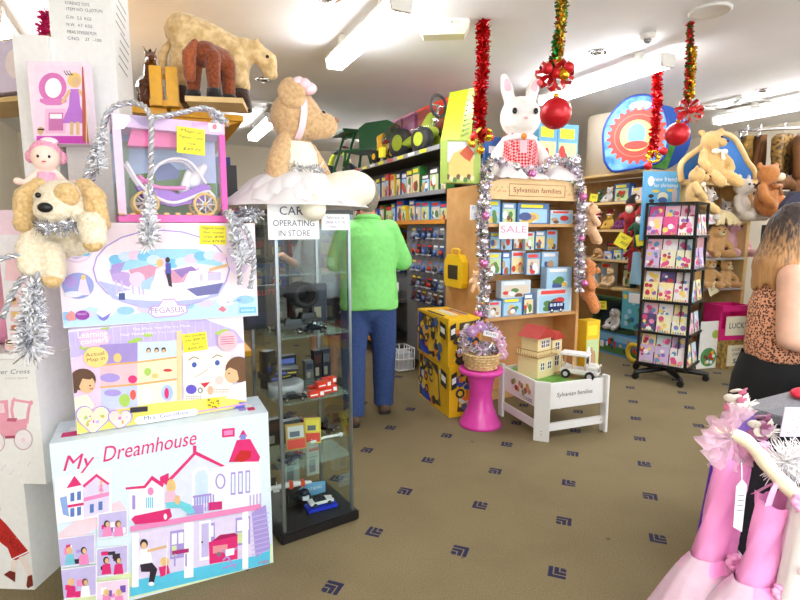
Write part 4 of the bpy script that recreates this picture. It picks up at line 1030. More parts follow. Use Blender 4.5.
# signs on the front of the cabinet
def sign(label, p, rz, w, h, lines, ink, hs, th=.002, cat='sign', m=None, group=None):
    t = thing('paper_sign', label, cat, p, rz, group)
    b = M(); b.box((0, 0, 0), (w, th, h), m or P((246, 246, 246))); b.build('sheet', t)
    b = M()
    for l, z_, hh, ww in lines: b.text(l, hh, ink, (0, -th / 2 - .0006, z_), 0, ww)
    b.build('lettering', t)
    return t
pS = K(.105, -.012, 1.455); 
sign('white sign reading CARS OPERATING IN STORE on the glass cabinet', hit(CO, CRZ, -.02, 294, 221), CRZ, .235, .158, (('CARS', .026, .036, .13), ('OPERATING', -.022, .026, .19), ('IN STORE', -.065, .026, .145)), P((44, 44, 84)), 0)
sign('small white sign about food and drink, right of the cars sign', hit(CO, CRZ, -.02, 335.5, 222), CRZ, .138, .072, (('"NO FOOD OR', .012, .012, .09), ('DRINK IN STORE', -.008, .012, .1), ('THANK YOU"', -.027, .012, .07)), P((90, 90, 130)), 0)

# ---- ballerina bear on top of the cabinet
pb = K(.19, .2, CHT)
t = thing('plush_bear', 'large tan ballerina bear in a white tutu, sitting on the glass cabinet', 'plush toy', pb, R(34))
t.scale = (1.13, 1.13, 1.13)
BEAR = fur('tan_bear', (222, 186, 140), (200, 160, 112)); LEG = mat('cream_tights', (240, 234, 214), .7, var=.03)
HX = .02
b = M()
b.ell((0, .0, .15), (.095, .085, .15), BEAR)
b.ell((HX - .01, -.0, .38), (.108, .1, .105), BEAR); b.limb([(HX + .05, -.045, .352), (HX + .088, -.07, .345)], [.066, .054], BEAR)
b.limb([(-.06, -.03, .26), (-.105, -.07, .18), (-.115, -.11, .06)], [.042, .046, .05], BEAR); b.limb([(.075, .03, .25), (.12, .02, .17), (.14, -.01, .1)], [.042, .044, .046], BEAR)
fuse(b.build('body', t), .01, .008)
for x, y, z_, s in ((-.055, -.07, .455, 1), (.03, .06, .47, 1)):
    b = M(); b.ell((HX + x, y, z_), (.058, .024, .07), BEAR, Euler((R(-12), R(-18), R(-28)))); fuse(b.build('ear', t), .008, .006)
b = M(); b.ell((HX + .072, -.088, .39), (.009, .009, .011), P((16, 12, 10), .1), n=10, h=8); b.build('eye', t)
b = M(); b.ell((HX + .124, -.098, .368), (.014, .012, .011), P((150, 110, 90))); b.build('nose', t)
b = M(); b.lathe([(.092, .13), (.1, .17), (.09, .24), (.07, .275)], LEG, 24, cap=False); b.build('bodice', t)
b = M()
b.limb([(.05, -.08, .06), (.12, -.16, .085), (.18, -.17, .09), (.205, -.17, .085)], [.06, .07, .076, .074], LEG, 14); fuse(b.build('leg', t), .01)
b = M(); b.limb([(-.02, -.1, .06), (-.02, -.2, .035), (-.035, -.25, .0)], [.055, .055, .05], LEG, 14); fuse(b.build('leg', t), .01)
b = M()
rr_ = random.Random(4)
for layer in range(4):
    rings = []
    for j in range(6):
        f = j / 5
        ring = []
        for k in range(72):
            an = 2 * PI * k / 72
            rad = .09 + (.145 + .025 * layer) * f ** .8 * (1 + .12 * math.sin(an * 2 + .5))
            zz = .15 - .012 * layer - (.085 + .01 * layer) * f ** 1.7 + .012 * f * math.sin(an * 11 + layer * 2)
            ring.append((rad * math.cos(an), rad * math.sin(an) - .015, max(zz, .012)))
        rings.append(ring)
    b.grid(rings, TULLEW)
b.build('tutu', t)
b = M(); b.tinsel([(.1 * math.cos(k * PI / 8), .095 * math.sin(k * PI / 8) - .008, .165) for k in range(17)], .035, SILVER, 420, w=.003, l=.025); b.build('tinsel_belt', t)
b = M(); RIB = mat('pink_ribbon', (250, 214, 224), .5, var=.03)
rg = []
for j in range(2):
    rg.append([(HX + .11 * math.cos(k * PI / 16) * .98 - .01, .1 * math.sin(k * PI / 16) * 1.0 * math.cos(0) - .0 + (j - .5) * .026, .375 + .108 * math.sin(k * PI / 16 - PI / 2) * 1.0) for k in range(32)])
b.X = Matrix.Translation((0, 0, 0))
pth = [(HX - .02 + .01 * math.sin(q), -.105 * math.cos(q), .38 + .112 * math.sin(q)) for q in [R(-60) + R(240) * k / 20 for k in range(21)]]
b.grid([[(p[0] - .014, p[1], p[2]) for p in pth], [(p[0] + .014, p[1], p[2]) for p in pth]], RIB, close=False)
b.build('head_band', t)
b = M()
for k in range(7):
    an = k * 2 * PI / 7; b.ell((HX + .0 + .026 * math.cos(an), -.055 + .02 * math.sin(an), .49 + .01 * math.sin(an * 2)), (.034, .028, .024), RIB, Euler((rr_.random(), rr_.random(), an)))
b.ell((HX, -.06, .5), .02, RIB); b.build('bow', t)
b = M(); p0 = K(-.05, -.02, CHT)
b.tinsel([(-.1, 0, -.02), (-.06, -.02, -.02), (-.02, -.02, -.025)], .04, SILVER, 200, w=.003); tag(b.build('tinsel_strand', None, p0), 'silver tinsel bunched at the bear hem beside the window box', 'tinsel')
# ================================================================== TWO SHOPPERS
SHIRT = mat('green_polo_cloth', (136, 224, 124), .8, var=.04, scale=25, bump=.15); DENIM = mat('blue_denim', (40, 62, 112), .85, c2=(58, 84, 138), scale=140, bump=.2); SHOE = P((92, 70, 52), .6); HAIRG = mat('grey_hair', (130, 118, 104), .8, c2=(160, 150, 136), scale=120, bump=.5)
def person(label, p, rz, H, hair, shirt, legsm, shoe, arms, lean=0.0, skirt=None, sleeve=.55, legs=None, longleg=True, stance=.1, strides=(0, 0), female=False):
    """standing figure facing +y; arms: elbow and wrist per side"""
    t = thing('person', label, 'person', p, rz)
    k = H / 1.75
    def q(x, y, z): return (x * k, (y + lean * max(0, z - .9)) * k, z * k)
    b = M()
    b.limb([q(0, 0, .95), q(0, 0, 1.1), q(0, 0, 1.3), q(0, 0, 1.42)], [.12 * k, .11 * k, .12 * k, .09 * k], SKIN, 14)
    b.limb([q(0, 0, 1.42), q(0, .02, 1.54)], [.06 * k, .055 * k], SKIN); b.ell(q(0, .04, 1.64), (.078 * k, .095 * k, .115 * k), SKIN); b.ell(q(0, .135, 1.62), (.014 * k, .02 * k, .025 * k), SKIN)
    for s in (-1, 1):
        b.ell(q(s * .08, .03, 1.63), (.012 * k, .025 * k, .032 * k), SKIN)
        e, wr = arms[s]
        af = 1.3 if female else 1.0; b.limb([q(s * .17, 0, 1.41), q(*e)], [.052 * k * af, .042 * k * af], SKIN); b.limb([q(*e), q(*wr)], [.041 * k * af, .028 * k], SKIN)
        d = (V(q(*wr)) - V(q(*e))).normalized(); w0 = V(q(*wr)); u = d.cross(V((s, 0, .2))).normalized(); v = d.cross(u)
        b.limb([w0, w0 + d * .07 * k], [.028 * k, .034 * k], SKIN)
        for f in range(4):
            o_ = v * (f - 1.5) * .017 * k; c0 = w0 + d * .085 * k + o_
            c1 = c0 + (d * .035 + u * .008) * k; c2 = c1 + (d * .02 + u * .022) * k
            b.limb([w0 + d * .05 * k + o_ * .8, c0, c1, c2], [.011 * k, .0105 * k, .0095 * k, .008 * k], SKIN, 8)
        c0 = w0 + d * .03 * k + v * .034 * k * (-s); b.limb([w0 + d * .015 * k, c0, c0 + (d * .035 + u * .018) * k], [.014 * k, .012 * k, .009 * k], SKIN, 8)
        st = strides[0 if s < 0 else 1]
        b.limb([q(s * .09, 0, .92), q(s * (.07 + stance * .4), st * .5, .5)], [.085 * k, .06 * k], SKIN); b.limb([q(s * (.07 + stance * .4), st * .5, .5), q(s * (.06 + stance * .5), st, .1)], [.056 * k, .036 * k], SKIN)
    fuse(b.build('body', t), .012, smooth=3)
    b = M()                                          # hair
    if female:
        rh = random.Random(5)
        b.ell(q(0, .02, 1.665), (.1 * k, .11 * k, .112 * k), hair); b.ell(q(0, -.03, 1.56), (.11 * k, .08 * k, .14 * k), hair)
        for j in range(16):
            an = PI * (1.0 - .1) + j * PI * 1.2 / 15; ca, sa = math.cos(an), math.sin(an)
            b.limb([q(.08 * ca, .0 + .07 * sa, 1.68), q(.105 * ca, -.01 + .085 * sa, 1.55), q(.13 * ca, -.035 + .085 * sa, 1.46 + .02 * rh.random()), q((.15 if ca < .3 else .125) * ca + .01 * rh.uniform(-1, 1), -.05 + .085 * sa, 1.33 + .06 * rh.random())], [.03 * k, .036 * k, .036 * k, .014 * k], hair, 8)
    else: b.ell(q(0, .025, 1.67), (.088 * k, .1 * k, .105 * k), hair); b.ell(q(0, -.02, 1.62), (.08 * k, .075 * k, .1 * k), hair)
    fuse(b.build('hair', t), .01, .006)
    for s in (-1, 1):
        b = M(); b.ell(q(s * .03, .13, 1.65), (.01 * k, .006 * k, .007 * k), P((40, 30, 24), .2), n=8, h=6); b.build('eye', t)
    b = M(); b.ell(q(0, .132, 1.58), (.024 * k, .008 * k, .007 * k), P((180, 96, 90)), n=10, h=6); b.build('mouth', t)
    b = M()
    rings = []
    for z_, rx_, ry_ in (((.84, .215, .18), (.95, .21, .178), (1.1, .2, .165), (1.25, .21, .16), (1.36, .2, .145), (1.42, .165, .12), (1.46, .105, .095), (1.49, .085, .085)) if not female else ((.98, .185, .15), (1.06, .19, .155), (1.14, .185, .155), (1.26, .178, .15), (1.34, .15, .125), (1.4, .13, .1), (1.425, .1, .08))):
        rings.append([q(rx_ * math.cos(an) * (1 + .02 * math.sin(5 * an + z_ * 9)), ry_ * math.sin(an) * (1 + .025 * math.sin(7 * an + z_ * 20)), z_ + (.012 * math.sin(an * 3) if z_ < .9 else 0)) for an in [2 * PI * j / 40 for j in range(40)]])
    b.grid(rings, shirt, cap0=True, cap1=True)
    for s in (-1, 1):
        if female: continue
        e = V(q(*arms[s][0])); s0 = V(q(s * .15, 0, 1.4)); b.limb([s0, s0.lerp(e, sleeve), s0.lerp(e, sleeve + .35)], [.08 * k, .078 * k, .078 * k], shirt, 14)
    fuse(b.build('shirt', t), .012, .006, smooth=4)
    if female:
        b = M(); b.lathe([(.165 * k, 1.0 * k), (.2 * k, .86 * k), (.22 * k, .6 * k), (.23 * k, .5 * k), (.2 * k, .51 * k)], legsm, 32, cap=False); b.build('skirt', t)
    if not female: b = M(); b.tube([q(.078 * math.cos(an), .0 + .078 * math.sin(an), 1.475 + .02 * (1 - math.sin(an)) * .5) for an in [2 * PI * j / 24 for j in range(25)]], .018 * k, shirt, 8, False); b.build('collar' if not female else 'neck_band', t)
    if not female:
        b = M()
        b.limb([q(0, 0, .97), q(0, 0, .86)], [.145 * k, .15 * k], legsm, 16)
        b.ell(q(0, -.03, .88), (.16 * k, .11 * k, .11 * k), legsm)
        for i, s in enumerate((-1, 1)):
            st = strides[i]
            pts = [q(s * .09, 0, .88), q(s * (.07 + stance * .4), st * .45, .5)]; rs = [.115 * k, .092 * k]
            if longleg: pts += [q(s * (.06 + stance * .5), st * .95, .13), q(s * (.06 + stance * .5), st, .06)]; rs += [.078 * k, .08 * k]
            b.tube(pts, rs, legsm, 16)
        fuse(b.build('trousers', t), .013, .006, smooth=4)
    for i, s in enumerate((-1, 1)):
        st = strides[i]
        b = M(); b.limb([q(s * (.06 + stance * .5), st - .05, .045), q(s * (.065 + stance * .5), st + .06, .04), q(s * (.07 + stance * .5), st + .13, .032)], [.045 * k, .044 * k, .034 * k], shoe, 12); b.box(q(s * (.065 + stance * .5), st + .04, .012), (.085 * k, .27 * k, .024 * k), P((40, 34, 30), .7), bev=.01); b.build('shoe', t)
    return t
person('man in a green polo shirt and blue jeans, seen from behind beyond the glass cabinet', V((-.235, 3.9, 0)), R(8), 1.8, HAIRG, SHIRT, DENIM, SHOE,
       {1: ((.27, .08, 1.15), (.2, .3, 1.1)), -1: ((-.24, .08, 1.14), (-.16, .3, 1.1))}, lean=.05, stance=.12, strides=(-.1, .14))
person('person in a pale grey shirt and black shorts, seen through the glass cabinet', V((-.7, 4.75, 0)), R(150), 1.74, P((90, 64, 44)), mat('pale_shirt', (176, 190, 206), .85, var=.04), P((26, 24, 28), .8), P((60, 56, 60)),
       {1: ((.24, .06, 1.12), (.2, .26, 1.2)), -1: ((-.25, .0, 1.12), (-.28, .06, .86))}, longleg=False, stance=.1)
# ================================================================== LEFT GONDOLA: YELLOW SHELVES BEHIND THE STACK, PONIES ON TOP
def board(name, label, b0, a0, b1, a1, z, th, m, group=None, cat='shelf'):
    k = M(); o = W((b0 + b1) / 2, (a0 + a1) / 2, z); k.span((-(b1 - b0) / 2, -(a1 - a0) / 2, -th), ((b1 - b0) / 2, (a1 - a0) / 2, 0), m)
    return tag(k.build(name, None, o, RZ), label, cat, group)
t = thing('yellow_shelf_unit', 'yellow wooden shelf unit behind the left stack, ponies standing on its top', 'shelf unit', W(.12, 4.2, 0), RZ)
b = M(); b.span((-.02, -1.15, 0), (.0, 1.2, 2.05), mat('grey_backboard', (120, 116, 110), .8)); b.build('back_panel', t)
for z in (.2, .75, 1.2, 1.62, 2.06):
    b = M(); b.span((0, -1.15, z - .03), (.36, 1.2, z), YELWOOD)
    for y in (-1.1, 0, 1.1): b.prism([(0, z - .03), (.34, z - .03), (0, z - .16)], y - .01, y + .01, YELWOOD)
    b.build('shelf', t)
b = M(); b.span((-.55, -1.15, 2.03), (-.02, 1.2, 2.06), YELWOOD); b.build('shelf', t)
# goods glimpsed right of the window box
r = random.Random(11)
LBC = [P((190, 30, 34)), P((40, 60, 130)), P((226, 226, 222)), P((180, 40, 60)), P((46, 90, 160)), P((230, 190, 60)), P((60, 60, 66))]
nm = ['red', 'navy', 'white', 'crimson', 'blue', 'mustard', 'charcoal']
for zi, z in enumerate((.75, 1.2, 1.62)):
    for i in range(6):
        c = (i * 2 + zi * 3) % 7; hh = r.uniform(.16, .26)
        packet('%s boxed toy, %s on the %s yellow shelf' % (nm[c], ['nearest', 'second nearest', 'third nearest', 'fourth nearest', 'fifth nearest', 'sixth nearest'][i], ['lower', 'middle', 'upper'][zi]), W(.13 + .3, 3.12 + i * .24, z + .0005), RZ + PI / 2, .2, .22, hh, LBC[c], ((.1, .5, .9, .9, LBC[(c + 2) % 7]), (.1, .1, .6, .4, HW)), group='boxed toys on the yellow shelves', name='boxed_toy')
# yellow child's chair back beside the ponies
pc = at(163, 108, 2.75); t = thing('childs_chair', 'yellow wooden child chair standing on the yellow shelf unit', 'chair', V((pc.x, pc.y, 2.06)), R(15))
for x in (-.025, .05):
    b = M(); b.span((x - .028, -.02, 0), (x + .028, .02, .19), YELWOOD, .003); b.build('upright', t)
b = M(); b.span((-.06, -.005, .0), (.08, .26, .03), YELWOOD); b.build('seat', t)
# white printed carton (text on its face)
p = at(88, 90, 2.55)
w, h, d = .25, .56, .2
sc_ = V((at(92, 90, 2.4).x, 2.36, 1.475 + .547))
t = carton('shipping_carton', 'white shipping carton with printed lines of text, standing on the plain white carton', 'carton', sc_, R(8), w, .2, h, CARD)
a = Art(t, w, h, 0, 60, 0, .1832)
for i, (l, x0, y0, x1) in enumerate((('KORENCE TOYS', 28, 22, 160), ('ITEM NO 12-JOTUN', 36, 56, 232), ('G.W.  5.5  KGS', 34, 100, 172), ('N.W.  4.7  KGS', 36, 140, 176), ('MEAS 57X50X7CM', 40, 180, 198), ('C/NO.    27   -100', 42, 216, 226))):
    a.text(x0, y0, x1, y0 + 14, 17, l, P((96, 96, 104)))
a.done()
b = M(); b.X = Matrix.Rotation(0, 4, 'Z')
for k in range(9):
    y0 = .03 + .012 * (k % 5); z0 = .14 + .035 * k
    b.face([(w / 2 + .0008, y0, z0), (w / 2 + .0008, y0 + .1, z0 - .03), (w / 2 + .0008, y0 + .1, z0 - .022), (w / 2 + .0008, y0, z0 + .008)], GREY)
b.build('printed_side', t)

def pony(label, p, rz, body, leg, hoof, mane, S, curls, name='plush_pony', headdown=True, TLT=0.0):
    t = thing(name, label, 'plush toy', p, rz)
    X = Matrix.Scale(S, 4)
    b = M(); b.X = X
    b.limb([(-.32, 0, .6 + TLT), (-.1, 0, .58 + TLT * .6), (.2, 0, .54)], [.19, .185, .165], body, 14)
    if headdown: b.limb([(.24, 0, .6), (.4, 0, .58), (.5, 0, .5), (.53, 0, .38)], [.13, .105, .11, .075], body, 12)
    else: b.limb([(.24, 0, .62), (.38, 0, .85), (.4, 0, .92), (.55, 0, .84)], [.12, .085, .09, .06], body, 12)
    for x, y in ((-.34, -.09), (-.34, .09), (.2, -.09), (.2, .09)):
        b.limb([(x, y, .52), (x + (-.03 if x < 0 else .02), y * 1.15, .25)], [.105, .09], body, 12)
    for s in (-1, 1): b.limb([(.4 if headdown else .37, s * .07, .66 if headdown else 1.0), (.41 if headdown else .37, s * .1, .71 if headdown else 1.07)], [.03, .018], body, 8)
    fuse(b.build('body', t), .014 * S / .5 if S < .6 else .016, .016, curls)
    for x, y in ((-.37, -.105), (-.37, .105), (.22, -.105), (.22, .105)):
        b = M(); b.X = X; b.lathe([(.088, .17), (.098, .0), (.06, .0)], leg, 16, (x, y, 0)); b.build('leg', t)
        if hoof:
            b = M(); b.X = X; b.lathe([(.1, .07), (.104, 0.0), (.02, -.001)], hoof, 16, (x, y, 0)); b.build('hoof', t)
    for s in (-1, 1):
        b = M(); b.X = X; b.ell((.5 if headdown else .47, s * .1 if headdown else s * .06, .52 if headdown else .9), .018, BLACK, n=8, h=6); b.build('eye', t)
    b = M(); b.X = X; b.limb([(-.46, 0, .62), (-.54, 0, .5), (-.54, 0, .28)], [.035, .05, .03], mane, 10); fuse(b.build('tail', t), .01, .012)
    if not headdown:
        b = M(); b.X = X; b.limb([(.2, 0, .78), (.3, 0, .95), (.42, 0, 1.02)], [.03, .045, .03], mane, 8); fuse(b.build('mane', t), .01, .014)
    return t
WOOL = mat('fur_woolly', (240, 210, 156), .95, c2=(206, 170, 114), scale=28, bump=.9, sheen=.3, detail=4)
DKB = fur('dark_brown', (70, 40, 28), (48, 26, 18)); RUST = fur('rust', (150, 74, 34), (112, 50, 22)); BLK = fur('black', (24, 20, 20), (36, 30, 28))
pl = at(216, 95, 2.95)
pony('large woolly cream plush pony with head down, standing on the yellow shelves', V((pl.x + .01, 2.98, 2.1)), R(12), WOOL, DKB, None, WOOL, .52, CURLS, TLT=.13)
# the rust coloured pony in front of it, rump towards the shop
t = thing('plush_pony', 'smaller rust brown plush pony with black hooves, in front of the woolly pony', 'plush toy', V((at(210, 100, 2.75).x, 2.75, 2.085)), R(70), None)
b = M()
b.limb([(-.02, 0, .22), (.1, 0, .22)], [.062, .062], RUST, 12)
for x, y in ((-.03, -.05), (-.03, .055), (.1, -.04), (.1, .04)): b.limb([(x, y, .2), (x - .01, y * 1.2, .05)], [.04, .032], RUST, 10)
fuse(b.build('body', t), .008, .006)
for x, y in ((-.04, -.06), (-.04, .066), (.09, -.048), (.09, .048)):
    b = M(); b.lathe([(.034, .045), (.038, 0), (.01, 0)], BLK, 14, (x, y, 0)); b.build('hoof', t)
b = M(); b.limb([(-.07, .015, .26), (-.1, .03, .2), (-.095, .035, .1)], [.02, .035, .03], fur('rust_tail', (176, 92, 48), (140, 66, 30))); fuse(b.build('tail', t), .008, .008)
b = M(); b.span((-.1, -.1, -.025), (.17, .12, 0), PINE); tag(b.build('pine_board', None, V((at(210, 100, 2.75).x, 2.75, 2.0845)), R(10)), 'pine board under the rust brown plush pony', 'board')
# shiny brown rocking horse at left
ph = at(140, 100, 2.95)
pony('glossy brown rocking horse behind the white shipping carton', V((ph.x - .02, 3.12, 2.065)), R(-60), mat('glossy_brown', (110, 56, 26), .12, c2=(80, 38, 18), scale=6, coat=.6), mat('glossy_brown', (0, 0, 0)), BLACK, BLK, .34, None, name='rocking_horse', headdown=False)

# ---- dark shelf unit at the far end of the aisle, seen through the glass cabinet
t = thing('dark_shelf_unit', 'dark shelf unit of boxed toys at the far end of the aisle', 'shelf unit', W(.6, 7.6, 0), RZ)
DSH = P((52, 48, 46), .7)
b = M(); b.span((0, .4, 0), (1.75, .43, 2.0), DSH); b.build('back_panel', t)
for z in (.12, .6, 1.05, 1.5, 1.98): b = M(); b.span((0, 0, z - .03), (1.75, .4, z), DSH); b.build('shelf', t)
rq = random.Random(91); FB = [(P((40, 70, 140), .4), 'blue'), (P((60, 56, 54), .4), 'charcoal'), (P((90, 60, 44), .4), 'brown'), (P((120, 120, 110), .4), 'grey'), (P((150, 60, 50), .4), 'brick red')]
for zi, z in enumerate((.12, .6, 1.05, 1.5)):
    for i in range(6):
        c, cn = FB[rq.randrange(5)]
        packet('%s boxed toy, %s on the %s dark aisle end shelf' % (cn, nth(i), ['lowest', 'second lowest', 'second highest', 'highest'][zi]), W(.6 + .16 + i * .285, 7.68, z + .0005), RZ, .24, .25, rq.uniform(.24, .38), c, ((.1, .5, .9, .85, FB[(i + zi) % 5][0]), (.2, .1, .7, .4, P((170, 160, 140)))), group='boxed toys at the aisle end', name='boxed_toy')
# ================================================================== MIDDLE GONDOLA AND ITS OAK END STAND
GB0, GA0, GA1 = 2.384, 4.15, 7.9
t = thing('shelf_gondola', 'long shop gondola with orange edged shelves along the aisle, behind the man', 'shelf unit', W(GB0, GA0, 0), RZ)
PEG = mat('grey_pegboard', (112, 112, 114), .7, var=.05)
L_ = GA1 - GA0
b = M(); b.span((.34, 0, .1), (.36, L_, 2.14), PEG); b.span((.03, 0, .1), (.05, .85, 1.5), PEG); b.build('pegboard', t)
for z, x0, y0 in ((2.18, -.06, 0), (1.8, .0, .0), (1.53, .0, 0), (.70, -.12, .85), (.2, -.16, .85)):
    b = M(); b.span((x0, y0, z - .03), (.36 if z < 2 else .64, L_, z), mat('dark_shelf', (74, 70, 66), .6)); b.span((x0 - .012, y0, z - .035), (x0, L_, z + .004), ORANGEWOOD if z < 2 and z != 1.8 else mat('shelf_edge', (150, 150, 156), .4)); b.build('shelf', t)
b = M(); b.prism([(.36, 2.15), (-.06, 2.15), (.36, 1.98)], .0, .02, ORANGEWOOD); b.prism([(.36, 1.5), (.0, 1.5), (.36, 1.4)], 1.2, 1.22, ORANGEWOOD); b.build('bracket', t)
b = M()
for k in range(14): b.box((-.075, .3 + k * .25, 2.165), (.003, .14, .03), [YELNOTE, HW, YELNOTE, RD2][k % 4])
b.build('price_strip', t)
r = random.Random(21)
SHC = [P((40, 90, 190), .3), P((60, 150, 220), .3), P((230, 190, 40), .3), P((190, 40, 40), .3), P((60, 130, 60), .3), P((226, 226, 222), .3), P((90, 60, 150), .3), P((50, 50, 56), .3)]
SHN = ['blue', 'sky blue', 'yellow', 'red', 'green', 'white', 'purple', 'black']
def artbox(name, label, p, rz, w, d, h, c, seed, group, cat='toy box', plain=False):
    """boxed toy with a printed front: coloured border, picture patches and a title band"""
    q = random.Random(seed); b = M(); b.span((-w / 2, 0, 0), (w / 2, d, h), c); k = 0
    def rc(x0, z0, x1, z1, m):
        nonlocal k; k += 1
        b.face([((x0 - .5) * w, -.0004 * k, z0 * h), ((x1 - .5) * w, -.0004 * k, z0 * h), ((x1 - .5) * w, -.0004 * k, z1 * h), ((x0 - .5) * w, -.0004 * k, z1 * h)], m)
    rc(.06, .05, .94, .72, q.choice([P((206, 228, 170)), P((170, 214, 240)), P((246, 226, 170)), P((226, 214, 196))])); rc(.1, .78, .8, .93, q.choice([HW, P((240, 70, 60)), YELNOTE]))
    for _ in range(5):
        x, z, s = q.uniform(.15, .7), q.uniform(.1, .5), q.uniform(.1, .22)
        k += 1; m = q.choice([P((120, 80, 50)), P((220, 60, 50)), P((90, 140, 70)), P((240, 200, 90)), P((70, 90, 150)), HW, P((200, 160, 120))])
        b.face([((x + s * math.cos(j * PI / 5) - .5) * w, -.0004 * k, min(max(z + s * math.sin(j * PI / 5), .03), .74) * h) for j in range(10)], m)
    return tag(b.build(name, None, p, rz), label, cat, group)
# boxes on the two upper shelves, face to the aisle (turned -90)
FACE = RZ - PI / 2
ac = GA0 + .08; 
for si, (z, nmz) in enumerate(((1.8, 'upper'), (1.53, 'lower'))):
    a_ = GA0 + .06; i = 0
    while a_ < 6.9 and i < 18:
        w_ = r.uniform(.11, .2); h_ = r.uniform(.17, .27) if si == 0 else r.uniform(.14, .23)
        ci = r.choice([0, 1, 0, 1, 7, 4] if a_ < 5 else [7, 3, 5, 2, 6, 0, 4])
        artbox('boxed_toy', '%s boxed toy, %s on the %s long shelf behind the man' % (SHN[ci], nth(i, 'right'), nmz), W(GB0 + .03 + r.uniform(0, .04), a_ + w_ / 2, z + .0005), FACE, w_ - .012, .09, h_, SHC[ci], r.random(), 'boxed toys on the %s long shelf' % nmz)
        a_ += w_; i += 1
# blister packs hanging on the pegboard, in rows
BC = [P((36, 44, 74), .3), P((60, 90, 150), .3), P((40, 40, 46), .3), P((120, 60, 40), .3), P((150, 150, 160), .2)]
BN = ['navy', 'blue', 'black', 'brown', 'silver']
def blister(label, p, rz, c, seed, group, w=.085, h=.12):
    q = random.Random(seed)
    b = M(); b.span((-w / 2, -.002, -h), (w / 2, 0, 0), c); b.face([(-w * .42, -.003, -h * .2), (w * .42, -.003, -h * .2), (w * .42, -.003, -h * .06), (-w * .42, -.003, -h * .06)], q.choice([P((220, 60, 40)), YELNOTE, P((70, 120, 210)), HW]))
    b.ell((0, -.016, -h * .6), (w * .32, .02, h * .2), q.choice([P((60, 60, 70), .15), P((150, 160, 180), .15), P((190, 60, 40), .15), P((80, 110, 170), .15)]), n=8, h=6); b.box((0, -.02, -h * .86), (w * .7, .03, .012), q.choice([P((190, 190, 200), .2), P((40, 60, 110), .2)]))
    return tag(b.build('blister_pack', None, p, rz), label, 'carded toy', group)
for row, z in enumerate((1.46, 1.3, 1.14, .98, .84)):
    for i in range(6):
        ci = r.randrange(5)
        blister('%s carded toy, %s in the %s hanging row on the grey pegboard' % (BN[ci], nth(i, 'right'), ['top', 'second', 'third', 'fourth', 'lowest'][row]), W(GB0 + .03 - .003, GA0 + .1 + i * .115, z), FACE, BC[ci], r.random(), 'carded toys on the grey pegboard')
for row, z in enumerate((1.44, 1.25, 1.07)):
    for i in range(8):
        ci = r.choice([0, 2, 2, 3, 2]); 
        blister('%s carded toy, %s in the %s dim row past the grey pegboard' % (BN[ci], nth(i, 'right'), ['top', 'middle', 'bottom'][row]), W(GB0 + .32, 5.15 + i * .17, z), FACE, BC[ci], r.random(), 'carded toys past the grey pegboard', .13, .15)
# low shelf: goggles pack, white boats; base shelf: dark boxes
b = M()
for y in (-.11, .11):
    b.tube([(y + .085 * math.cos(k * PI / 10), -.02, .12 + .055 * math.sin(k * PI / 10)) for k in range(21)], .014, P((236, 200, 40), .3), 8, False)
b.tube([(-.03, -.02, .13), (0, -.02, .145), (.03, -.02, .13)], .012, P((236, 200, 40), .3), 8); b.tube(smoothpath([(.19, -.02, .13), (.25, -.01, .16), (.27, 0, .1)], .02), .012, P((236, 200, 40), .3), 8)
b.span((-.3, 0, 0), (.32, .05, .3), P((30, 30, 36), .3))
tag(b.build('goggles_pack', None, W(GB0 - .14, 5.34, .2005), FACE), 'black carded pack with big yellow toy goggles on the base shelf', 'carded toy')
for i, a_ in enumerate((5.9, 6.27, 6.65)):
    artbox('boxed_toy', 'black boxed toy, %s past the yellow goggles on the base shelf' % ['first', 'second', 'third'][i], W(GB0 - .1, a_, .2005), FACE, .34, .2, .24, SHC[7], i, 'black boxes on the base shelf')
b = M(); b.prism([(-.16, 0), (.16, 0), (.2, .05), (.06, .07), (-.02, .16), (-.06, .07), (-.18, .06)], -.05, .05, P((236, 238, 242), .2)); b.prism([(-.14, .02), (.15, .02), (.17, .035), (-.16, .035)], -.052, .052, P((60, 110, 180), .2))
o = b.build('toy_boat', None, W(GB0 + .02, 5.3, .7005), RZ + R(60)); tag(o, 'white and blue toy boat on the low orange edged shelf', 'toy boat')
for i in range(4):
    artbox('boxed_toy', '%s boxed toy, %s on the low shelf past the white boat' % (['white', 'blue', 'sky blue', 'white'][i], ['first', 'second', 'third', 'fourth'][i]), W(GB0 - .02, 5.7 + i * .3, .7005), FACE, .24, .12, .15, SHC[[5, 0, 1, 5][i]], i + 40, 'boxes on the low shelf')
# white wire basket at the foot of the pegboard
t = thing('wire_basket', 'white plastic basket on the floor by the yellow digger boxes', 'basket', W(GB0 - .12, 4.82, 0), RZ)
b = M()
for z in (.02, .13, .24): b.tube([(-.09, -.12, z), (.09, -.12, z), (.09, .12, z), (-.09, .12, z), (-.09, -.12, z)], .007, HW, 6)
for x in (-.09, -.03, .03, .09):
    for y in (-.12, .12): b.tube([(x, y, .02), (x, y, .24)], .005, HW, 6)
for y in (-.06, 0, .06):
    for x in (-.09, .09): b.tube([(x, y, .02), (x, y, .24)], .005, HW, 6)
b.build('frame', t)
b = M(); b.span((-.08, -.11, .02), (.08, .11, .19), P((200, 204, 210))); b.build('contents_box', t)
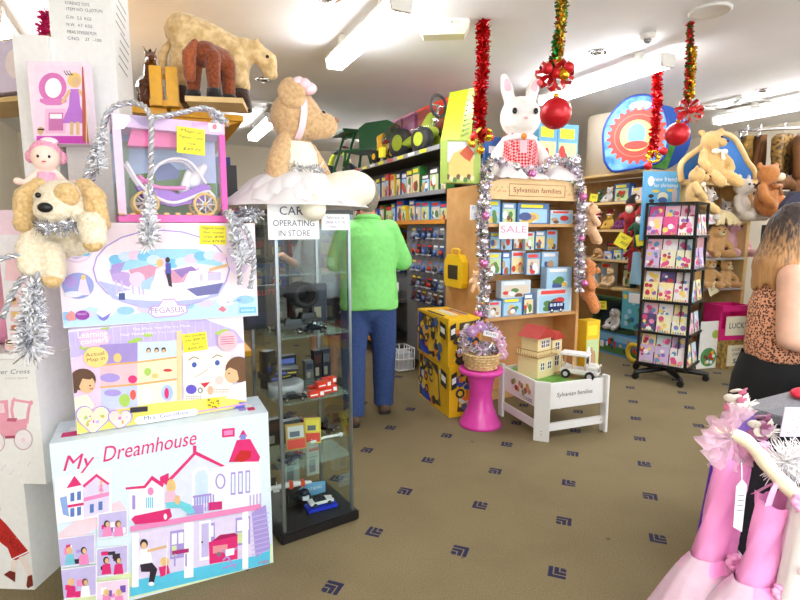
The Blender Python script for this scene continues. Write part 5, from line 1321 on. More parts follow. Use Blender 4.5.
# yellow round toy case hung on the stand's side
# ---- things on top of the gondola
TZ = 2.1805
def leggy_table(label, p, rz):
    t = thing('garden_table', label, 'garden furniture', p, rz)
    G1 = P((20, 92, 44), .35)
    b = M(); b.span((-.22, -.2, .3), (.22, .2, .325), G1, .008); b.build('tabletop', t)
    for s in (-1, 1):
        for q in (-1, 1):
            b = M(); b.tube([(s * .1, q * .17, .3), (s * .2, q * .19, 0)], .012, G1, 8); b.build('leg', t)
        b = M(); b.tube([(s * .1, -.17, .29), (s * .1, .17, .29)], .012, G1, 8); b.build('rail', t)
    return t
leggy_table('dark green plastic table on top of the long gondola', W(2.55, 6.72, TZ), RZ).scale = (1.5, 1.3, 1.6)
t = thing('garden_chair', 'dark green plastic chair back beside the green table on the gondola top', 'garden furniture', W(2.5, 6.02, TZ), RZ - R(60)); t.scale = (1.35,) * 3
b = M(); G1 = P((20, 92, 44), .35); b.prism([(-.19, .12), (.19, .12), (.2, .36), (.12, .4), (-.12, .4), (-.2, .36)], -.012, .012, G1); b.build('backrest', t)
b = M(); b.span((-.19, -.25, .12), (.19, -.01, .14), G1, .006); b.build('seat', t)
for s in (-1, 1):
    for y in (-.23, -.02): b = M(); b.tube([(s * .17, y, .12), (s * .19, y, 0)], .013, G1, 8); b.build('leg', t)
t = thing('ride_on_digger', 'lime and black ride-on toy at the far left end of the gondola top', 'ride-on toy', W(2.5, 7.45, TZ), RZ + R(-60))
LIME = P((190, 206, 60), .35)
b = M(); b.tube(smoothpath([(-.2, 0, .12), (-.1, 0, .32), (.1, 0, .34), (.2, 0, .16)], .03), .035, LIME, 10); b.build('frame', t)
for x in (-.2, .2):
    b = M(); b.X = Matrix.Translation((x, 0, .1)) @ Matrix.Rotation(PI / 2, 4, 'X'); b.lathe([(.06, -.06), (.1, -.05), (.1, .05), (.06, .06)], RUB, 20); b.build('wheel', t)
b = M(); b.ell((0, 0, .36), (.12, .08, .04), P((40, 40, 44), .4)); b.build('seat', t)
b = M(); b.tube([(.14, -.12, .42), (.14, .12, .42)], .018, P((110, 30, 30), .5), 8); b.build('handlebar', t)
t = thing('ride_on_car', 'yellow ride-on car with a red seat on the gondola top', 'ride-on toy', W(2.44, 5.46, TZ), RZ + R(-80))
YR = P((244, 190, 30), .3)
b = M(); b.limb([(-.2, 0, .16), (-.02, 0, .15), (.2, 0, .19), (.26, 0, .16)], [.07, .06, .085, .06], YR, 14); b.limb([(-.2, 0, .2), (-.24, 0, .3), (-.16, 0, .31)], [.05, .04, .03], YR); fuse(b.build('body', t), .012)
b = M(); b.ell((-.06, 0, .225), (.09, .07, .03), P((170, 50, 30), .4)); b.build('seat', t)
for x in (-.17, .18):
    for s in (-1, 1):
        b = M(); b.X = Matrix.Translation((x, s * .1, .07)) @ Matrix.Rotation(PI / 2, 4, 'X'); b.lathe([(.07, -.025), (.07, .025)], RUB, 18, smooth=False); b.lathe([(.035, -.028), (.035, .028)], YR, 14, smooth=False); b.build('wheel', t)
b = M(); b.tube([(.14, 0, .22), (.09, 0, .33)], .012, BLACK); b.tube([(.09 + .0, .06 * math.cos(k * PI / 8), .33 + .06 * math.sin(k * PI / 8)) for k in range(17)], .01, BLACK, 6, False); b.build('steering_wheel', t)
for i, (a_, c, n_) in enumerate(((5.95, P((176, 50, 140), .4), 'magenta'), (5.6, P((190, 60, 150), .4), 'pink magenta'), (5.22, P((214, 60, 36), .4), 'orange red'), (4.9, P((222, 52, 34), .4), 'red'))):
    b = M(); b.span((-.15, -.12, 0), (.15, .12, .54), c); b.span((-.16, -.125, .54), (.16, .125, .565), P((240, 150, 190)) if i < 2 else P((240, 80, 40), .4)); b.span((-.06, -.126, .1), (.06, -.124, .3), P((150, 30, 110)) if i < 2 else P((160, 30, 20)))
    tag(b.build('storage_box', None, W(2.84, a_, TZ), FACE), '%s upright storage box at the back of the gondola top' % n_, 'storage box', 'upright boxes on the gondola top')
# pedal kart in a clear bag
pk = W(2.46, 4.86, TZ)
t = thing('bagged_pedal_kart', 'lime pedal kart with black wheels inside a clear bag, on the gondola top', 'ride-on toy', pk, RZ + R(-75))
b = M(); b.limb([(-.24, 0, .12), (0, 0, .16), (.24, 0, .2)], [.05, .06, .05], LIME, 12); b.limb([(.1, 0, .2), (.2, 0, .34)], [.07, .05], LIME, 12); fuse(b.build('body', t), .012)
for x, s, rr in ((-.26, 0, .15), (.2, -.12, .12), (.2, .12, .12)):
    b = M(); b.X = Matrix.Translation((x, s, rr)) @ Matrix.Rotation(PI / 2, 4, 'X'); b.lathe([(rr * .6, -.05), (rr, -.04), (rr, .04), (rr * .6, .05)], P((50, 50, 54), .6), 22); b.lathe([(rr * .55, -.055), (rr * .55, .055)], LIME, 16, smooth=False); b.build('wheel', t)
b = M(); b.tube([(.3, .1 * math.cos(k * PI / 10), .43 + .1 * math.sin(k * PI / 10)) for k in range(21)], .014, P((70, 70, 74), .4), 8, False); b.tube([(.3, -.09, .43), (.3, .09, .43)], .01, CHROME); b.tube([(.3, 0, .43), (.24, 0, .25)], .012, CHROME); b.build('steering_wheel', t)
b = M()
rg = []
rb = random.Random(3)
for j in range(9):
    f = j / 8; rg.append([((-.42 + .86 * f), (.19 + rb.uniform(-.015, .02)) * math.cos(k * PI / 10) * (.55 + .45 * math.sin(PI * min(max(f, .08), .92))), max(.003, .19 + f * .06 + (.2 + rb.uniform(-.02, .02)) * math.sin(k * PI / 10) * (.6 + .4 * math.sin(PI * min(max(f, .1), .9))))) for k in range(20)])
b.grid(rg, film('clear_bag', .14, (236, 240, 238), .12), cap0=True, cap1=True); b.build('clear_bag', t)
b = M(); b.span((-.38, -.2, .0), (-.3, -.17, .1), YELNOTE); b.build('price_tag', t)
# lime plastic crate-like scooter deck
t = thing('lime_plastic_slide', 'bright lime ribbed plastic toy standing at the near end of the gondola top', 'toy', W(2.62, 4.27, TZ), RZ + R(25))
b = M(); b.prism([(-.2, 0), (.12, 0), (.2, .5), (.14, .56), (-.06, .5), (-.2, .05)], -.1, .1, P((196, 220, 40), .3)); b.build('body', t)
for k in range(8):
    b = M(); b.box((-.11 + k * .012, -.104, .1 + k * .045), (.1, .012, .014), P((150, 176, 20), .3), ry=R(-20)); b.build('rib', t)
b = M(); b.prism([(.0, .1), (.05, .1), (.11, .42), (.06, .42)], -.108, -.1, P((60, 70, 30), .4)); b.build('slot', t)

# ---- oak end stand, facing the shop front
SO = W(GB0, 3.577, 0); SW, SD, SH = 1.07, .55, 1.80
def S_(x, y, z): return SO + AB * x + AA * y + V((0, 0, z))
t = thing('oak_display_stand', 'oak veneer display stand with shelves and a shaped header, under the white rabbit', 'display stand', SO, RZ)
for nm, x0, x1 in (('side_panel', 0, .03), ('side_panel', SW - .03, SW)):
    b = M(); b.span((x0, 0, 0), (x1, SD, SH - .02), OAK); b.build(nm, t)
b = M(); b.span((.03, .3, .05), (SW - .03, .32, SH), mat('oak_slatwall', (186, 132, 76), .5, c2=(200, 148, 90), scale=6, detail=8))
for k in range(12): b.span((.03, .295, .72 + k * .085), (SW - .03, .3005, .728 + k * .085), P((90, 58, 32)))
b.build('slat_back', t)
b = M(); b.span((0, 0, SH - .02), (SW, SD, SH), OAK); b.build('top', t)
b = M(); b.span((.03, .02, 0), (SW - .03, .3, .09), OAK); b.build('plinth', t)
STZ = [.72, .0, 1.505]
for z in (.71, 1.49):
    b = M(); b.span((.03, .01, z - .025), (SW - .03, .3, z), OAK); b.build('shelf', t)
b = M()
top = [(0, SH - .115)] + [(SW, SH - .115)] + [(SW, SH + .0), (SW - .08, SH + .02)] + [(SW * (1 - k / 14) * .86 + .075, SH + .03 + .04 * math.sin(PI * k / 14)) for k in range(1, 14)] + [(.08, SH + .02), (0, SH)]
b.prism(top, -.03, -.005, mat('pale_header_board', (232, 196, 140), .45, c2=(240, 206, 152), scale=8)); hd = b.build('header', t)
b = M()
b.text('Sylvanian families', .04, P((150, 60, 50)), (SW * .5, -.0315, SH - .055), 0, .5)
rim = [(SW * .5 + sx * .29 * (1 if True else 0), z_) for sx, z_ in ((-1, SH - .085), (1, SH - .085), (1, SH + .01), (-1, SH + .01), (-1, SH - .085))]
for (xa, za), (xb, zb) in zip(rim[:-1], rim[1:]): b.tube([(xa, -.031, za), (xb, -.031, zb)], .003, P((190, 130, 90)), 5)
b.build('header_lettering', hd)
b = M()
for k in range(9): b.disc((.1 + .018 * k, SH - .04 + .02 * math.sin(k * 2)), .008, .008, [P((214, 160, 90)), P((190, 190, 110)), P((226, 150, 120))][k % 3], 8, -.0315); b.disc((SW - .1 - .018 * k, SH - .05 + .02 * math.sin(k * 2)), .008, .008, [P((214, 160, 90)), P((190, 190, 110)), P((226, 150, 120))][k % 3], 8, -.0315)
b.build('header_sprigs', hd)
# goods on the stand: rows read from the photograph (left px, right px, bottom px, top px)
SB = [P((120, 170, 216), .3), P((170, 206, 236), .3), P((70, 120, 180), .3), P((206, 226, 240), .3)]
def sbox(label, x0, x1, yb, yt, z, c, seed, yo=.08, kind='box', group=None):
    p0, p1 = hit(SO, RZ, yo, x0, yb), hit(SO, RZ, yo, x1, yb); pt = hit(SO, RZ, yo, x0, yt)
    w_ = (p1 - p0).length; m_ = (p0 + p1) / 2; h_ = pt.z - p0.z
    zz = z if z else p0.z
    return artbox('playset_box' if kind == 'box' else 'hanging_playset_pack', label, V((m_.x, m_.y, zz)), RZ, w_ * .97, .09 if kind == 'box' else .04, h_, c, seed, group, 'toy box')
for i, (x0, x1, yt, ci, d_) in enumerate(((488, 500, 197, 0, 'blue'), (502, 516, 200, 0, 'blue and green'), (517, 549, 200, 2, 'wide blue'), (550, 573, 207, 3, 'pale'))):
    sbox('%s boxed set, %s on the top oak stand shelf' % (d_, nth(i)), x0, x1, 221, yt, 1.4905, SB[ci], i + 1, .05 + .02 * (i % 2), 'box', 'boxed sets on the top oak shelf')
for row, (yt, yb, xs) in enumerate(((232, 249, (490, 501, 513, 525, 535, 546, 558)), (253, 274, (488, 502, 511, 526, 541, 559)))):
    for i, (x0, x1) in enumerate(zip(xs[:-1], xs[1:])):
        sbox('blue carded set, %s in the %s hanging row on the oak stand' % (nth(i), ['upper', 'lower'][row]), x0, x1 - 1, yb + (i % 2), yt - (i % 3), 0, SB[(i + row) % 4], i + 11 * row + 3, .12 + .03 * (i % 3), 'pack', 'carded sets in the %s hanging row' % ['upper', 'lower'][row])
zs = .7105
for i, (x0, x1, yb, yt, ci, d_) in enumerate(((488, 501, 322, 306, 1, 'small pale blue'), (502, 522, 322, 304, 0, 'blue and green'), (523, 533, 322, 301, 2, 'narrow blue'), (536, 571, 321, 297, 3, 'white'))):
    sbox('%s boxed set, %s on the bottom oak stand shelf' % (d_, nth(i)), x0, x1, yb, yt, zs, SB[ci], i + 50, .04, 'box', 'boxed sets on the bottom oak shelf')
pbx = hit(SO, RZ, .04, 553, 321)
def dims(x0, x1, yb, yt, yo): 
    a_, c_ = hit(SO, RZ, yo, x0, yb), hit(SO, RZ, yo, x1, yb); return (a_ + c_) / 2, (c_ - a_).length, hit(SO, RZ, yo, x0, yt).z - a_.z
hh_ = dims(502, 522, 322, 304, .04)[2]
for (lab, x0, x1, yb, yt, ci, sd, yo) in (('wide brown and white boxed set on top of the blue boxes, oak stand', 501, 530, 303, 286, 3, 61, .045), ('tall green and blue boxed set above the white bus box, oak stand', 546, 571, 296, 275, 1, 62, .045)):
    m_, w_, h_ = dims(x0, x1, yb, yt, yo)
    zt = zs + (dims(502, 522, 322, 304, .04)[2] if x0 < 520 else dims(536, 571, 321, 297, .04)[2]) + .001
    artbox('playset_box', lab, V((m_.x, m_.y, zt)), RZ, w_, .08, h_, SB[ci], sd, 'boxed sets on the bottom oak shelf')
# navy bus picture printed as a sticker card standing before the white box
b = M(); b.prism([(-.09, 0), (.09, 0), (.09, .055), (.06, .075), (-.085, .075)], 0, .004, P((40, 50, 110), .2))
for x in (-.06, -.02, .02, .055): b.face([(x - .014, -.0006, .035), (x + .014, -.0006, .035), (x + .014, -.0006, .062), (x - .014, -.0006, .062)], P((200, 220, 240)))
for x in (-.05, .05): b.disc((x, 0), .02, .02, P((30, 30, 34)), 14, -.0008); b.disc((x, 0), .01, .01, HW, 10, -.001)
pcard = hit(SO, RZ, .03, 556, 318); tag(b.build('bus_cutout', None, V((pcard.x, pcard.y, zs + .02)), RZ), 'navy toy bus picture on the front of the white boxed set', 'picture')
# signs on the stand
def ssign(label, x0, x1, y0, y1, lines, ink, yo=-.012, cat='sign'):
    a_, c_ = hit(SO, RZ, yo, x0, (y0 + y1) / 2), hit(SO, RZ, yo, x1, (y0 + y1) / 2); h_ = hit(SO, RZ, yo, x0, y0).z - hit(SO, RZ, yo, x0, y1).z
    w_ = (c_ - a_).length
    n = len(lines)
    return sign(label, (a_ + c_) / 2, RZ, w_, h_, [(l, h_ * (.5 - (i + .78) / (n + .25)), h_ * .62 / (n + .5), w_ * f) for i, (l, f) in enumerate(lines)], ink, 0)
ssign('white SALE sign with pink letters on the oak stand', 499, 528, 222, 239, [('SALE', .9)], P((226, 150, 190)))
ssign('small white notice pinned to the left front edge of the oak stand', 470, 490, 205, 220, [('PLEASE ASK', .8), ('FOR HELP', .6)], P((150, 150, 190)))

# garlands of silver tinsel and baubles down both front edges, tulle along the top
def garland(label, px, nb, seed, wid=.06, yo=-.06):
    q = random.Random(seed)
    pts = [hit(SO, RZ, yo, x, y) for x, y in px]; o = pts[0]
    t = thing('tinsel_garland', label, 'garland', o, 0, 'silver garlands on the oak stand')
    b = M(); b.tinsel([p - o for p in pts], wid, [SILVER, SILVER, P((236, 214, 226), .3), CHROME], nb * 34, l=.06, w=.009, rr=q); b.build('tinsel', t)
    sp = smoothpath(pts, .02)
    for k in range(nb // 3):
        p = sp[int((k + .5) / (nb // 3) * (len(sp) - 1))] - o + V((q.uniform(-.04, .04), q.uniform(-.05, -.02), q.uniform(-.02, .02)))
        c = [mat('silver_bauble', (220, 222, 228), .15, .9), mat('lilac_bauble', (214, 204, 222), .15, .7), mat('silver_bauble', (0, 0, 0)), mat('pink_bauble', (226, 130, 190), .15, .7)][k % 4]
        b = M(); bauble(b, p, q.uniform(.026, .04), c); b.build('bauble', t)
    return t
garland('silver tinsel garland with baubles down the left front edge of the oak stand', [(487, 176), (484, 200), (482, 230), (483, 260), (484, 285), (482, 318)], 36, 1)
garland('silver tinsel garland with pink baubles down the right front edge of the oak stand', [(574, 158), (578, 180), (582, 205), (579, 235), (580, 265), (580, 288)], 36, 2)
garland('silver tinsel strand looping along the top of the oak stand header', [(482, 172), (492, 160), (505, 165), (520, 172), (540, 170), (556, 158), (572, 166)], 22, 3, .05, -.02)
pT = hit(SO, RZ, .05, 510, 176)
b = M(); q = random.Random(8)
for (x0, x1, zc) in ((.12, .40, .12), (.42, .62, .05), (.62, .95, .11)):
    rg = []
    for j in range(9):
        rg.append([(x0 + (x1 - x0) * j / 8, .02 + .1 * math.cos(k * PI / 10), .01 + max(.0, (zc * math.sin(PI * j / 8) ** .6 + .02) * math.sin(k * PI / 10) + q.uniform(-.01, .01))) for k in range(11)])
    b.grid(rg, TULLEW, close=False)
tag(b.build('tulle_drape', None, S_(0, 0, SH + .04), RZ), 'white tulle bunched along the top of the oak stand at the rabbit feet', 'tulle')
# plain white toy rabbit in a red gingham dress
prb = hit(SO, RZ, .2, 518, 176)
t = thing('toy_rabbit', 'large white toy rabbit in a red spotted dress, standing on the oak stand', 'plush toy', V((prb.x, prb.y, SH + .035)), RZ + R(-22)); t.scale = (1.17,) * 3
RABB = mat('white_flock', (244, 240, 236), .9, var=.02, scale=90, bump=.2, sheen=.3)
b = M()
b.ell((0, 0, .2), (.115, .1, .2), RABB); b.ell((0, -.02, .47), (.152, .13, .148), RABB); b.ell((0, -.08, .42), (.11, .08, .075), RABB)
for s in (-1, 1):
    b.limb([(s * .07, .01, .56), (s * .095, .02, .68), (s * .115, .03, .76)], [.04, .048, .03], RABB); b.limb([(s * .115, .0, .28), (s * .17, -.03, .2), (s * .18, -.05, .12)], [.042, .046, .05], RABB); b.limb([(s * .07, -.02, .06), (s * .07, -.1, .04)], [.06, .05], RABB)
fuse(b.build('body', t), .012)
for s in (-1, 1):
    b = M(); b.ell((s * .098, -.016, .68), (.026, .016, .06), P((246, 200, 214), .8), Euler((R(8), R(s * 16), 0))); b.build('inner_ear', t)
    b = M(); b.ell((s * .075, -.142, .49), (.018, .01, .022), P((18, 14, 14), .1)); b.build('eye', t)
b = M(); b.ell((0, -.164, .44), (.016, .008, .011), P((244, 190, 196))); b.build('nose', t)
def gingham():
    m = bpy.data.materials.new('red_spotted_cloth'); m.use_nodes = True; nt = m.node_tree; bs = nt.nodes['Principled BSDF']
    tc = nt.nodes.new('ShaderNodeTexCoord'); ck = nt.nodes.new('ShaderNodeTexChecker'); ck.inputs['Scale'].default_value = 62; ck.inputs['Color1'].default_value = L3((206, 30, 44)); ck.inputs['Color2'].default_value = L3((244, 176, 180))
    mp = nt.nodes.new('ShaderNodeMapping'); mp.inputs['Rotation'].default_value = (0.1, R(45), 0.1); nt.links.new(tc.outputs['Object'], mp.inputs['Vector']); nt.links.new(mp.outputs['Vector'], ck.inputs['Vector'])
    nt.links.new(ck.outputs['Color'], bs.inputs['Base Color']); bs.inputs['Roughness'].default_value = .8
    return m
b = M(); GG = gingham(); rg = []
for z_, r_ in ((.04, .165), (.12, .155), (.2, .142), (.28, .132), (.335, .115), (.36, .08)): rg.append([(r_ * math.cos(k * PI / 18), r_ * .9 * math.sin(k * PI / 18), z_ + .006 * math.sin(k * 2)) for k in range(36)])
b.grid(rg, GG); b.build('dress', t)
b = M(); b.lathe([(.125, .3), (.13, .325), (.09, .35), (.07, .34)], HW, 24); b.build('collar', t)
b = M(); b.ell((0, -.128, .32), .022, P((240, 150, 60), .5)); b.build('collar_pompom', t)
b = M(); b.box((0, -.122, .25), (.05, .012, .09), P((240, 200, 210))); b.build('apron_panel', t)
# boxed sets on top of the stand: house box left, pair right
hb = hit(SO, RZ, .0, 466, 184)
p0, p1 = hit(SO, RZ, -.02, 448, 180), hit(SO, RZ, -.02, 479, 180)
t = carton('playset_carton', 'green boxed set with a red roofed house picture atop the oak stand', 'toy box', V(((p0.x + p1.x) / 2, (p0.y + p1.y) / 2, 1.802)), RZ - R(4), .29, .12, .32, P((170, 196, 90)))
a = Art(t, .29, .32, 0, 430, 60, .2335)
a.poly([(60, 350), (190, 350), (190, 420), (60, 440)], P((232, 236, 240))); a.poly([(80, 440), (100, 400), (150, 376), (186, 420), (186, 500), (80, 510)], P((236, 206, 120))); a.poly([(126, 400), (160, 366), (190, 400), (170, 436), (146, 420)], P((214, 96, 60)))
for k in range(8): a.ell(76 + k * 15, 500 + (k % 3) * 7, 9, 12, [P((120, 90, 50)), P((240, 220, 170)), P((90, 130, 60))][k % 3])
a.done()
for i, (x0, x1) in enumerate(((538, 556), (557, 577))):
    p0, p1 = hit(SO, RZ, .22, x0, 165), hit(SO, RZ, .22, x1, 165)
    artbox('playset_box', 'sky blue boxed set under the red bauble, %s of the two on the oak stand' % ['left', 'right'][i], V(((p0.x + p1.x) / 2, (p0.y + p1.y) / 2, SH + .0005)), RZ - R(3), (p1 - p0).length * .97, .14, .58, P((110, 180, 220), .3), 71 + i, 'pair of boxes under the red bauble')
pn = hit(SO, RZ, .34, 496, 165)
b = M(); b.span((-.12, 0, 0), (.12, .03, .44), P((46, 90, 160))); b.face([(-.08, -.001, .3), (.02, -.001, .3), (.02, -.001, .36), (-.08, -.001, .36)], HW)
tag(b.build('blue_board', None, V((pn.x, pn.y, SH + .0005)), RZ), 'blue printed board behind the left side of the white rabbit', 'board')
# tan soft toys hanging off the right side of the stand
def hang_bear(label, p, rz, S, m, group=None):
    t = thing('plush_bear', label, 'plush toy', p, rz, group)
    b = M(); b.X = Matrix.Scale(S, 4)
    b.ell((0, 0, 0), (.11, .09, .15), m); b.ell((0, -.01, .22), (.1, .09, .095), m)
    for s in (-1, 1): b.limb([(s * .09, -.02, .1), (s * .17, -.06, .02)], [.05, .045], m); b.limb([(s * .06, -.04, -.1), (s * .1, -.1, -.22)], [.06, .055], m); b.ell((s * .08, 0, .3), (.035, .02, .04), m)
    fuse(b.build('body', t), max(.007, .014 * S), .006)
    b = M(); b.X = Matrix.Scale(S, 4); b.ell((0, -.095, .2), (.045, .04, .035), m); b.ell((0, -.13, .21), (.014, .012, .011), BLACK, n=8, h=6); b.build('muzzle', t)
    for s in (-1, 1): b = M(); b.X = Matrix.Scale(S, 4); b.ell((s * .04, -.09, .25), .011, BLACK, n=8, h=6); b.build('eye', t)
    return t
hang_bear('peach plush bear hanging on the right side of the oak stand, upper one', S_(SW + .07, -.02, 1.48), RZ + R(60), .62, fur('peach', (240, 200, 160), (228, 180, 136)))
hang_bear('rust plush bear hanging on the right side of the oak stand, lower one', S_(SW + .06, -.03, .92), RZ + R(40), .8, fur('ginger', (216, 140, 80), (190, 112, 58)))
hang_bear('small pale plush bear peeping from the left front edge of the oak stand', S_(-.05, -.02, 1.02), RZ - R(30), .3, fur('peach', (0, 0, 0), (0, 0, 0)))
# yellow round carry case on the stand's side
t = thing('yellow_carry_case', 'yellow round edged toy carry case on the left side of the oak stand', 'toy', S_(-.035, .32, 1.07), FACE)
b = M(); b.prism([(-.13 + .0, -.12), (.13, -.12), (.15, -.08), (.15, .1), (.1, .16), (-.1, .16), (-.15, .1), (-.15, -.08)], -.03, .03, P((240, 196, 30), .3)); b.build('body', t)
b = M(); b.prism([(-.08, -.05), (.08, -.05), (.08, .07), (-.08, .07)], -.034, -.03, P((70, 60, 40), .3)); b.build('window', t)
b = M(); b.tube(smoothpath([(-.06, 0, .16), (-.05, 0, .2), (.05, 0, .2), (.06, 0, .16)], .02), .012, P((240, 196, 30), .3), 8); b.build('handle', t)
# ================================================================== YELLOW DIGGER BOXES, PINK STOOL, WHITE TABLE
YB = P((240, 190, 30), .4)
def digger_box(label, p, rz, w, d, h, seed):
    t = thing('digger_box', label, 'toy box', p, rz, 'yellow digger boxes')
    q = random.Random(seed)
    b = M(); b.span((0, 0, 0), (w, d, h), YB); b.build('carton', t)
    cs = [P((60, 56, 50)), P((236, 130, 40)), P((50, 80, 180)), P((230, 226, 214)), P((250, 214, 60)), P((120, 90, 60)), P((90, 110, 150))]
    for nm, f in (('printed_side', lambda u, v, k: (-.0004 * k - .0004, u * d, v * h)), ('printed_front', lambda u, v, k: (u * w, -.0004 * k - .0004, v * h))):
        b = M(); k = 1
        asp = (d if nm == 'printed_side' else w) / h
        def pg(pts, m):
            nonlocal k
            k += 1
            pts = [(min(max(u, .02), .98), min(max(v, .02), .98)) for u, v in pts]
            b.face([f(u, v, k) for u, v in (pts[::-1] if nm == 'printed_side' else pts)], m)
        pg([(.25, .1), (.97, .05), (.97, .95), (.35, .9)], P((74, 64, 46)))
        pg([(.3, .2), (.7, .1), (.9, .5), (.6, .9), (.35, .7)], P((244, 196, 60)))
        pg([(.55, .04), (.75, .04), (.97, .6), (.97, .8)], P((40, 70, 200))); pg([(.7, .04), (.86, .04), (.97, .3), (.97, .45)], P((50, 90, 220)))
        for _ in range(24):
            u, v, s = q.uniform(.2, .95), q.uniform(.1, .9), q.uniform(.05, .13)
            pg([(u + s * math.cos(j * 1.05 + v) / asp, v + s * math.sin(j * 1.05 + v)) for j in range(6)], q.choice(cs))
        for _ in range(6):
            u, v = q.uniform(.3, .9), q.uniform(.2, .8)
            pg([(u + .1 * math.cos(j * .63) / asp, v + .1 * math.sin(j * .63)) for j in range(10)], P((50, 50, 52))); pg([(u + .055 * math.cos(j * .63) / asp, v + .055 * math.sin(j * .63)) for j in range(10)], q.choice([P((240, 130, 50)), P((240, 200, 60))]))
        pg([(.03, .55), (.2, .6), (.2, .92), (.03, .86)], P((40, 40, 40))); pg([(.05, .66), (.18, .7), (.18, .82), (.05, .78)], HW)
        b.build(nm, t)
    b = M()
    for k in range(6): b.face([(w * (.05 + .15 * k), d * .2, h + .0008 + .0002 * k), (w * (.16 + .15 * k), d * .25, h + .0008 + .0002 * k), (w * (.15 + .15 * k), d * .8, h + .0008 + .0002 * k), (w * (.02 + .15 * k), d * .7, h + .0008 + .0002 * k)], q.choice(cs))
    b.build('printed_lid', t)
    return t
yb = onz(449, 418, 0)
digger_box('yellow digger toy box on the carpet, lower one of the pair by the pink stool', V((yb.x, yb.y, 0)), R(20), .27, .62, .40, 3)
digger_box('yellow digger toy box stacked on the other one by the pink stool', V((yb.x - .01, yb.y + .02, .401)), R(21), .27, .6, .37, 4)
# ---- pink waisted stool
ps = onz(480, 424, 0)
t = thing('pink_stool', 'hot pink waisted plastic stool standing on the carpet', 'stool', V((ps.x, ps.y, 0)))
MAG = mat('magenta_plastic', (230, 70, 176), .25, var=.02, coat=.3)
b = M(); b.lathe([(.158, 0), (.16, .012), (.152, .03), (.125, .075), (.098, .14), (.083, .215), (.082, .25), (.09, .31), (.104, .37), (.118, .4)], MAG, 40, cap=True); b.build('waisted_base', t)
b = M(); b.lathe([(.118, .395), (.158, .398), (.164, .41), (.164, .425), (.156, .434), (.12, .432), (.02, .43)], MAG, 40); b.build('seat', t)
# basket with tinsel handle
t = thing('wicker_basket', 'round wicker basket of silver and lilac tinsel on the pink stool', 'basket', V((ps.x, ps.y, .4345))); t.scale = (1.08, 1.08, 1.12)
WK = mat('wicker', (238, 208, 156), .6, c2=(200, 160, 104), scale=60, bump=.5); rg = []
b = M()
b.lathe([(.1, 0), (.104, .004), (.132, .1), (.126, .1), (.1, .01), (.02, .01)], WK, 36)
for j in range(6):
    z_ = .01 + j * .018; r_ = .103 + j * .0056
    b.tube([((r_ + .004 * math.sin(k * 9 * PI / 24 + j * PI)) * math.cos(k * PI / 24), (r_ + .004 * math.sin(k * 9 * PI / 24 + j * PI)) * math.sin(k * PI / 24), z_) for k in range(49)], .0085, WK, 6, False)
b.build('bowl', t)
b = M(); hp = smoothpath([(-.125, 0, .1), (-.12, 0, .2), (-.06, 0, .27), (.05, 0, .26), (.12, 0, .19), (.13, 0, .1)], .01); b.tube(hp, .008, WK, 6); b.build('handle', t)
b = M(); b.tinsel(hp, .05, [SILVER, P((214, 190, 224), .3)], 420, w=.005); b.tinsel([(-.09, 0, .12), (.09, 0, .12), (0, .08, .13), (0, -.08, .12)], .05, [SILVER, P((236, 200, 226), .3), SILVER], 420, w=.005); b.build('tinsel', t)
for i, (x, z_) in enumerate(((-.07, .25), (-.02, .28), (.09, .22), (.125, .16), (.135, .1))):
    b = M()
    for k in range(6): b.ell((x + .022 * math.cos(k * PI / 3), -.045, z_ + .022 * math.sin(k * PI / 3)), (.017, .008, .017), P((190, 140, 200) if i < 2 else (222, 170, 200), .6), n=8, h=6)
    b.ell((x, -.052, z_), .012, P((240, 226, 236), .4), n=8, h=6); b.build('flower', t)
b = M(); b.box((.05, -.06, .235), (.1, .003, .035), HW, ry=R(12)); b.text('$24.95', .014, P((90, 70, 120)), (.05, -.0625, .23), 0, .07, spin=R(-12)); b.build('price_label', t)

# ---- white play table
tc = onz(541, 441, 0); TRZ = R(20)
t = thing('play_table', 'white square play table with low sides and green play top', 'table', V((tc.x, tc.y, 0)), TRZ)
TW = .53; WT = mat('white_laminate', (240, 240, 240), .3, var=.01)
zT, zB = .40, .215
for nm, lo, hi in (('front_panel', (0, 0, zB), (TW, .018, zT)), ('side_panel', (0, 0, zB), (.018, TW, zT)), ('back_panel', (0, TW - .018, zB), (TW, TW, zT)), ('side_panel', (TW - .018, 0, zB), (TW, TW, zT))):
    b = M(); b.span(lo, hi, WT, .003); pn_ = b.build(nm, t)
    if nm == 'front_panel':
        q = M(); q.text('Sylvanian families', .03, P((60, 44, 50)), (TW * .5, -.0008, zB + .085), .1, .3); q.build('panel_lettering', pn_)
    elif lo[0] == 0:
        q = M(); r = random.Random(5)
        for k in range(10):
            y_, z_ = .16 + .024 * k, zB + .09 + .03 * math.sin(k * 1.7); c = [P((240, 190, 160)), P((240, 214, 120)), P((230, 120, 110)), P((190, 214, 140)), P((214, 170, 120))][k % 5]
            q.face([(-.0008 - .0001 * k, y_ - .022 * math.cos(j * PI / 6), z_ + .022 * math.sin(j * PI / 6)) for j in range(12)], c)
        for k in range(2): q.face([(-.002, .33 - .2 * 1, zB + .04 - .014 * k), (-.002, .18 - .06, zB + .04 - .014 * k), (-.002, .12, zB + .034 - .014 * k), (-.002, .33, zB + .034 - .014 * k)], P((110, 90, 90)))
        q.build('panel_print', pn_)
b = M(); b.span((.018, .018, .365), (TW - .018, TW - .018, .377), mat('grass_board', (96, 150, 60), .7, c2=(120, 176, 76), scale=12)); b.build('play_top', t)
b = M(); b.face([(.3, .1, .378), (.45, .1, .378), (.45, .4, .378), (.3, .4, .378)], P((170, 140, 96))); b.build('path_print', t)
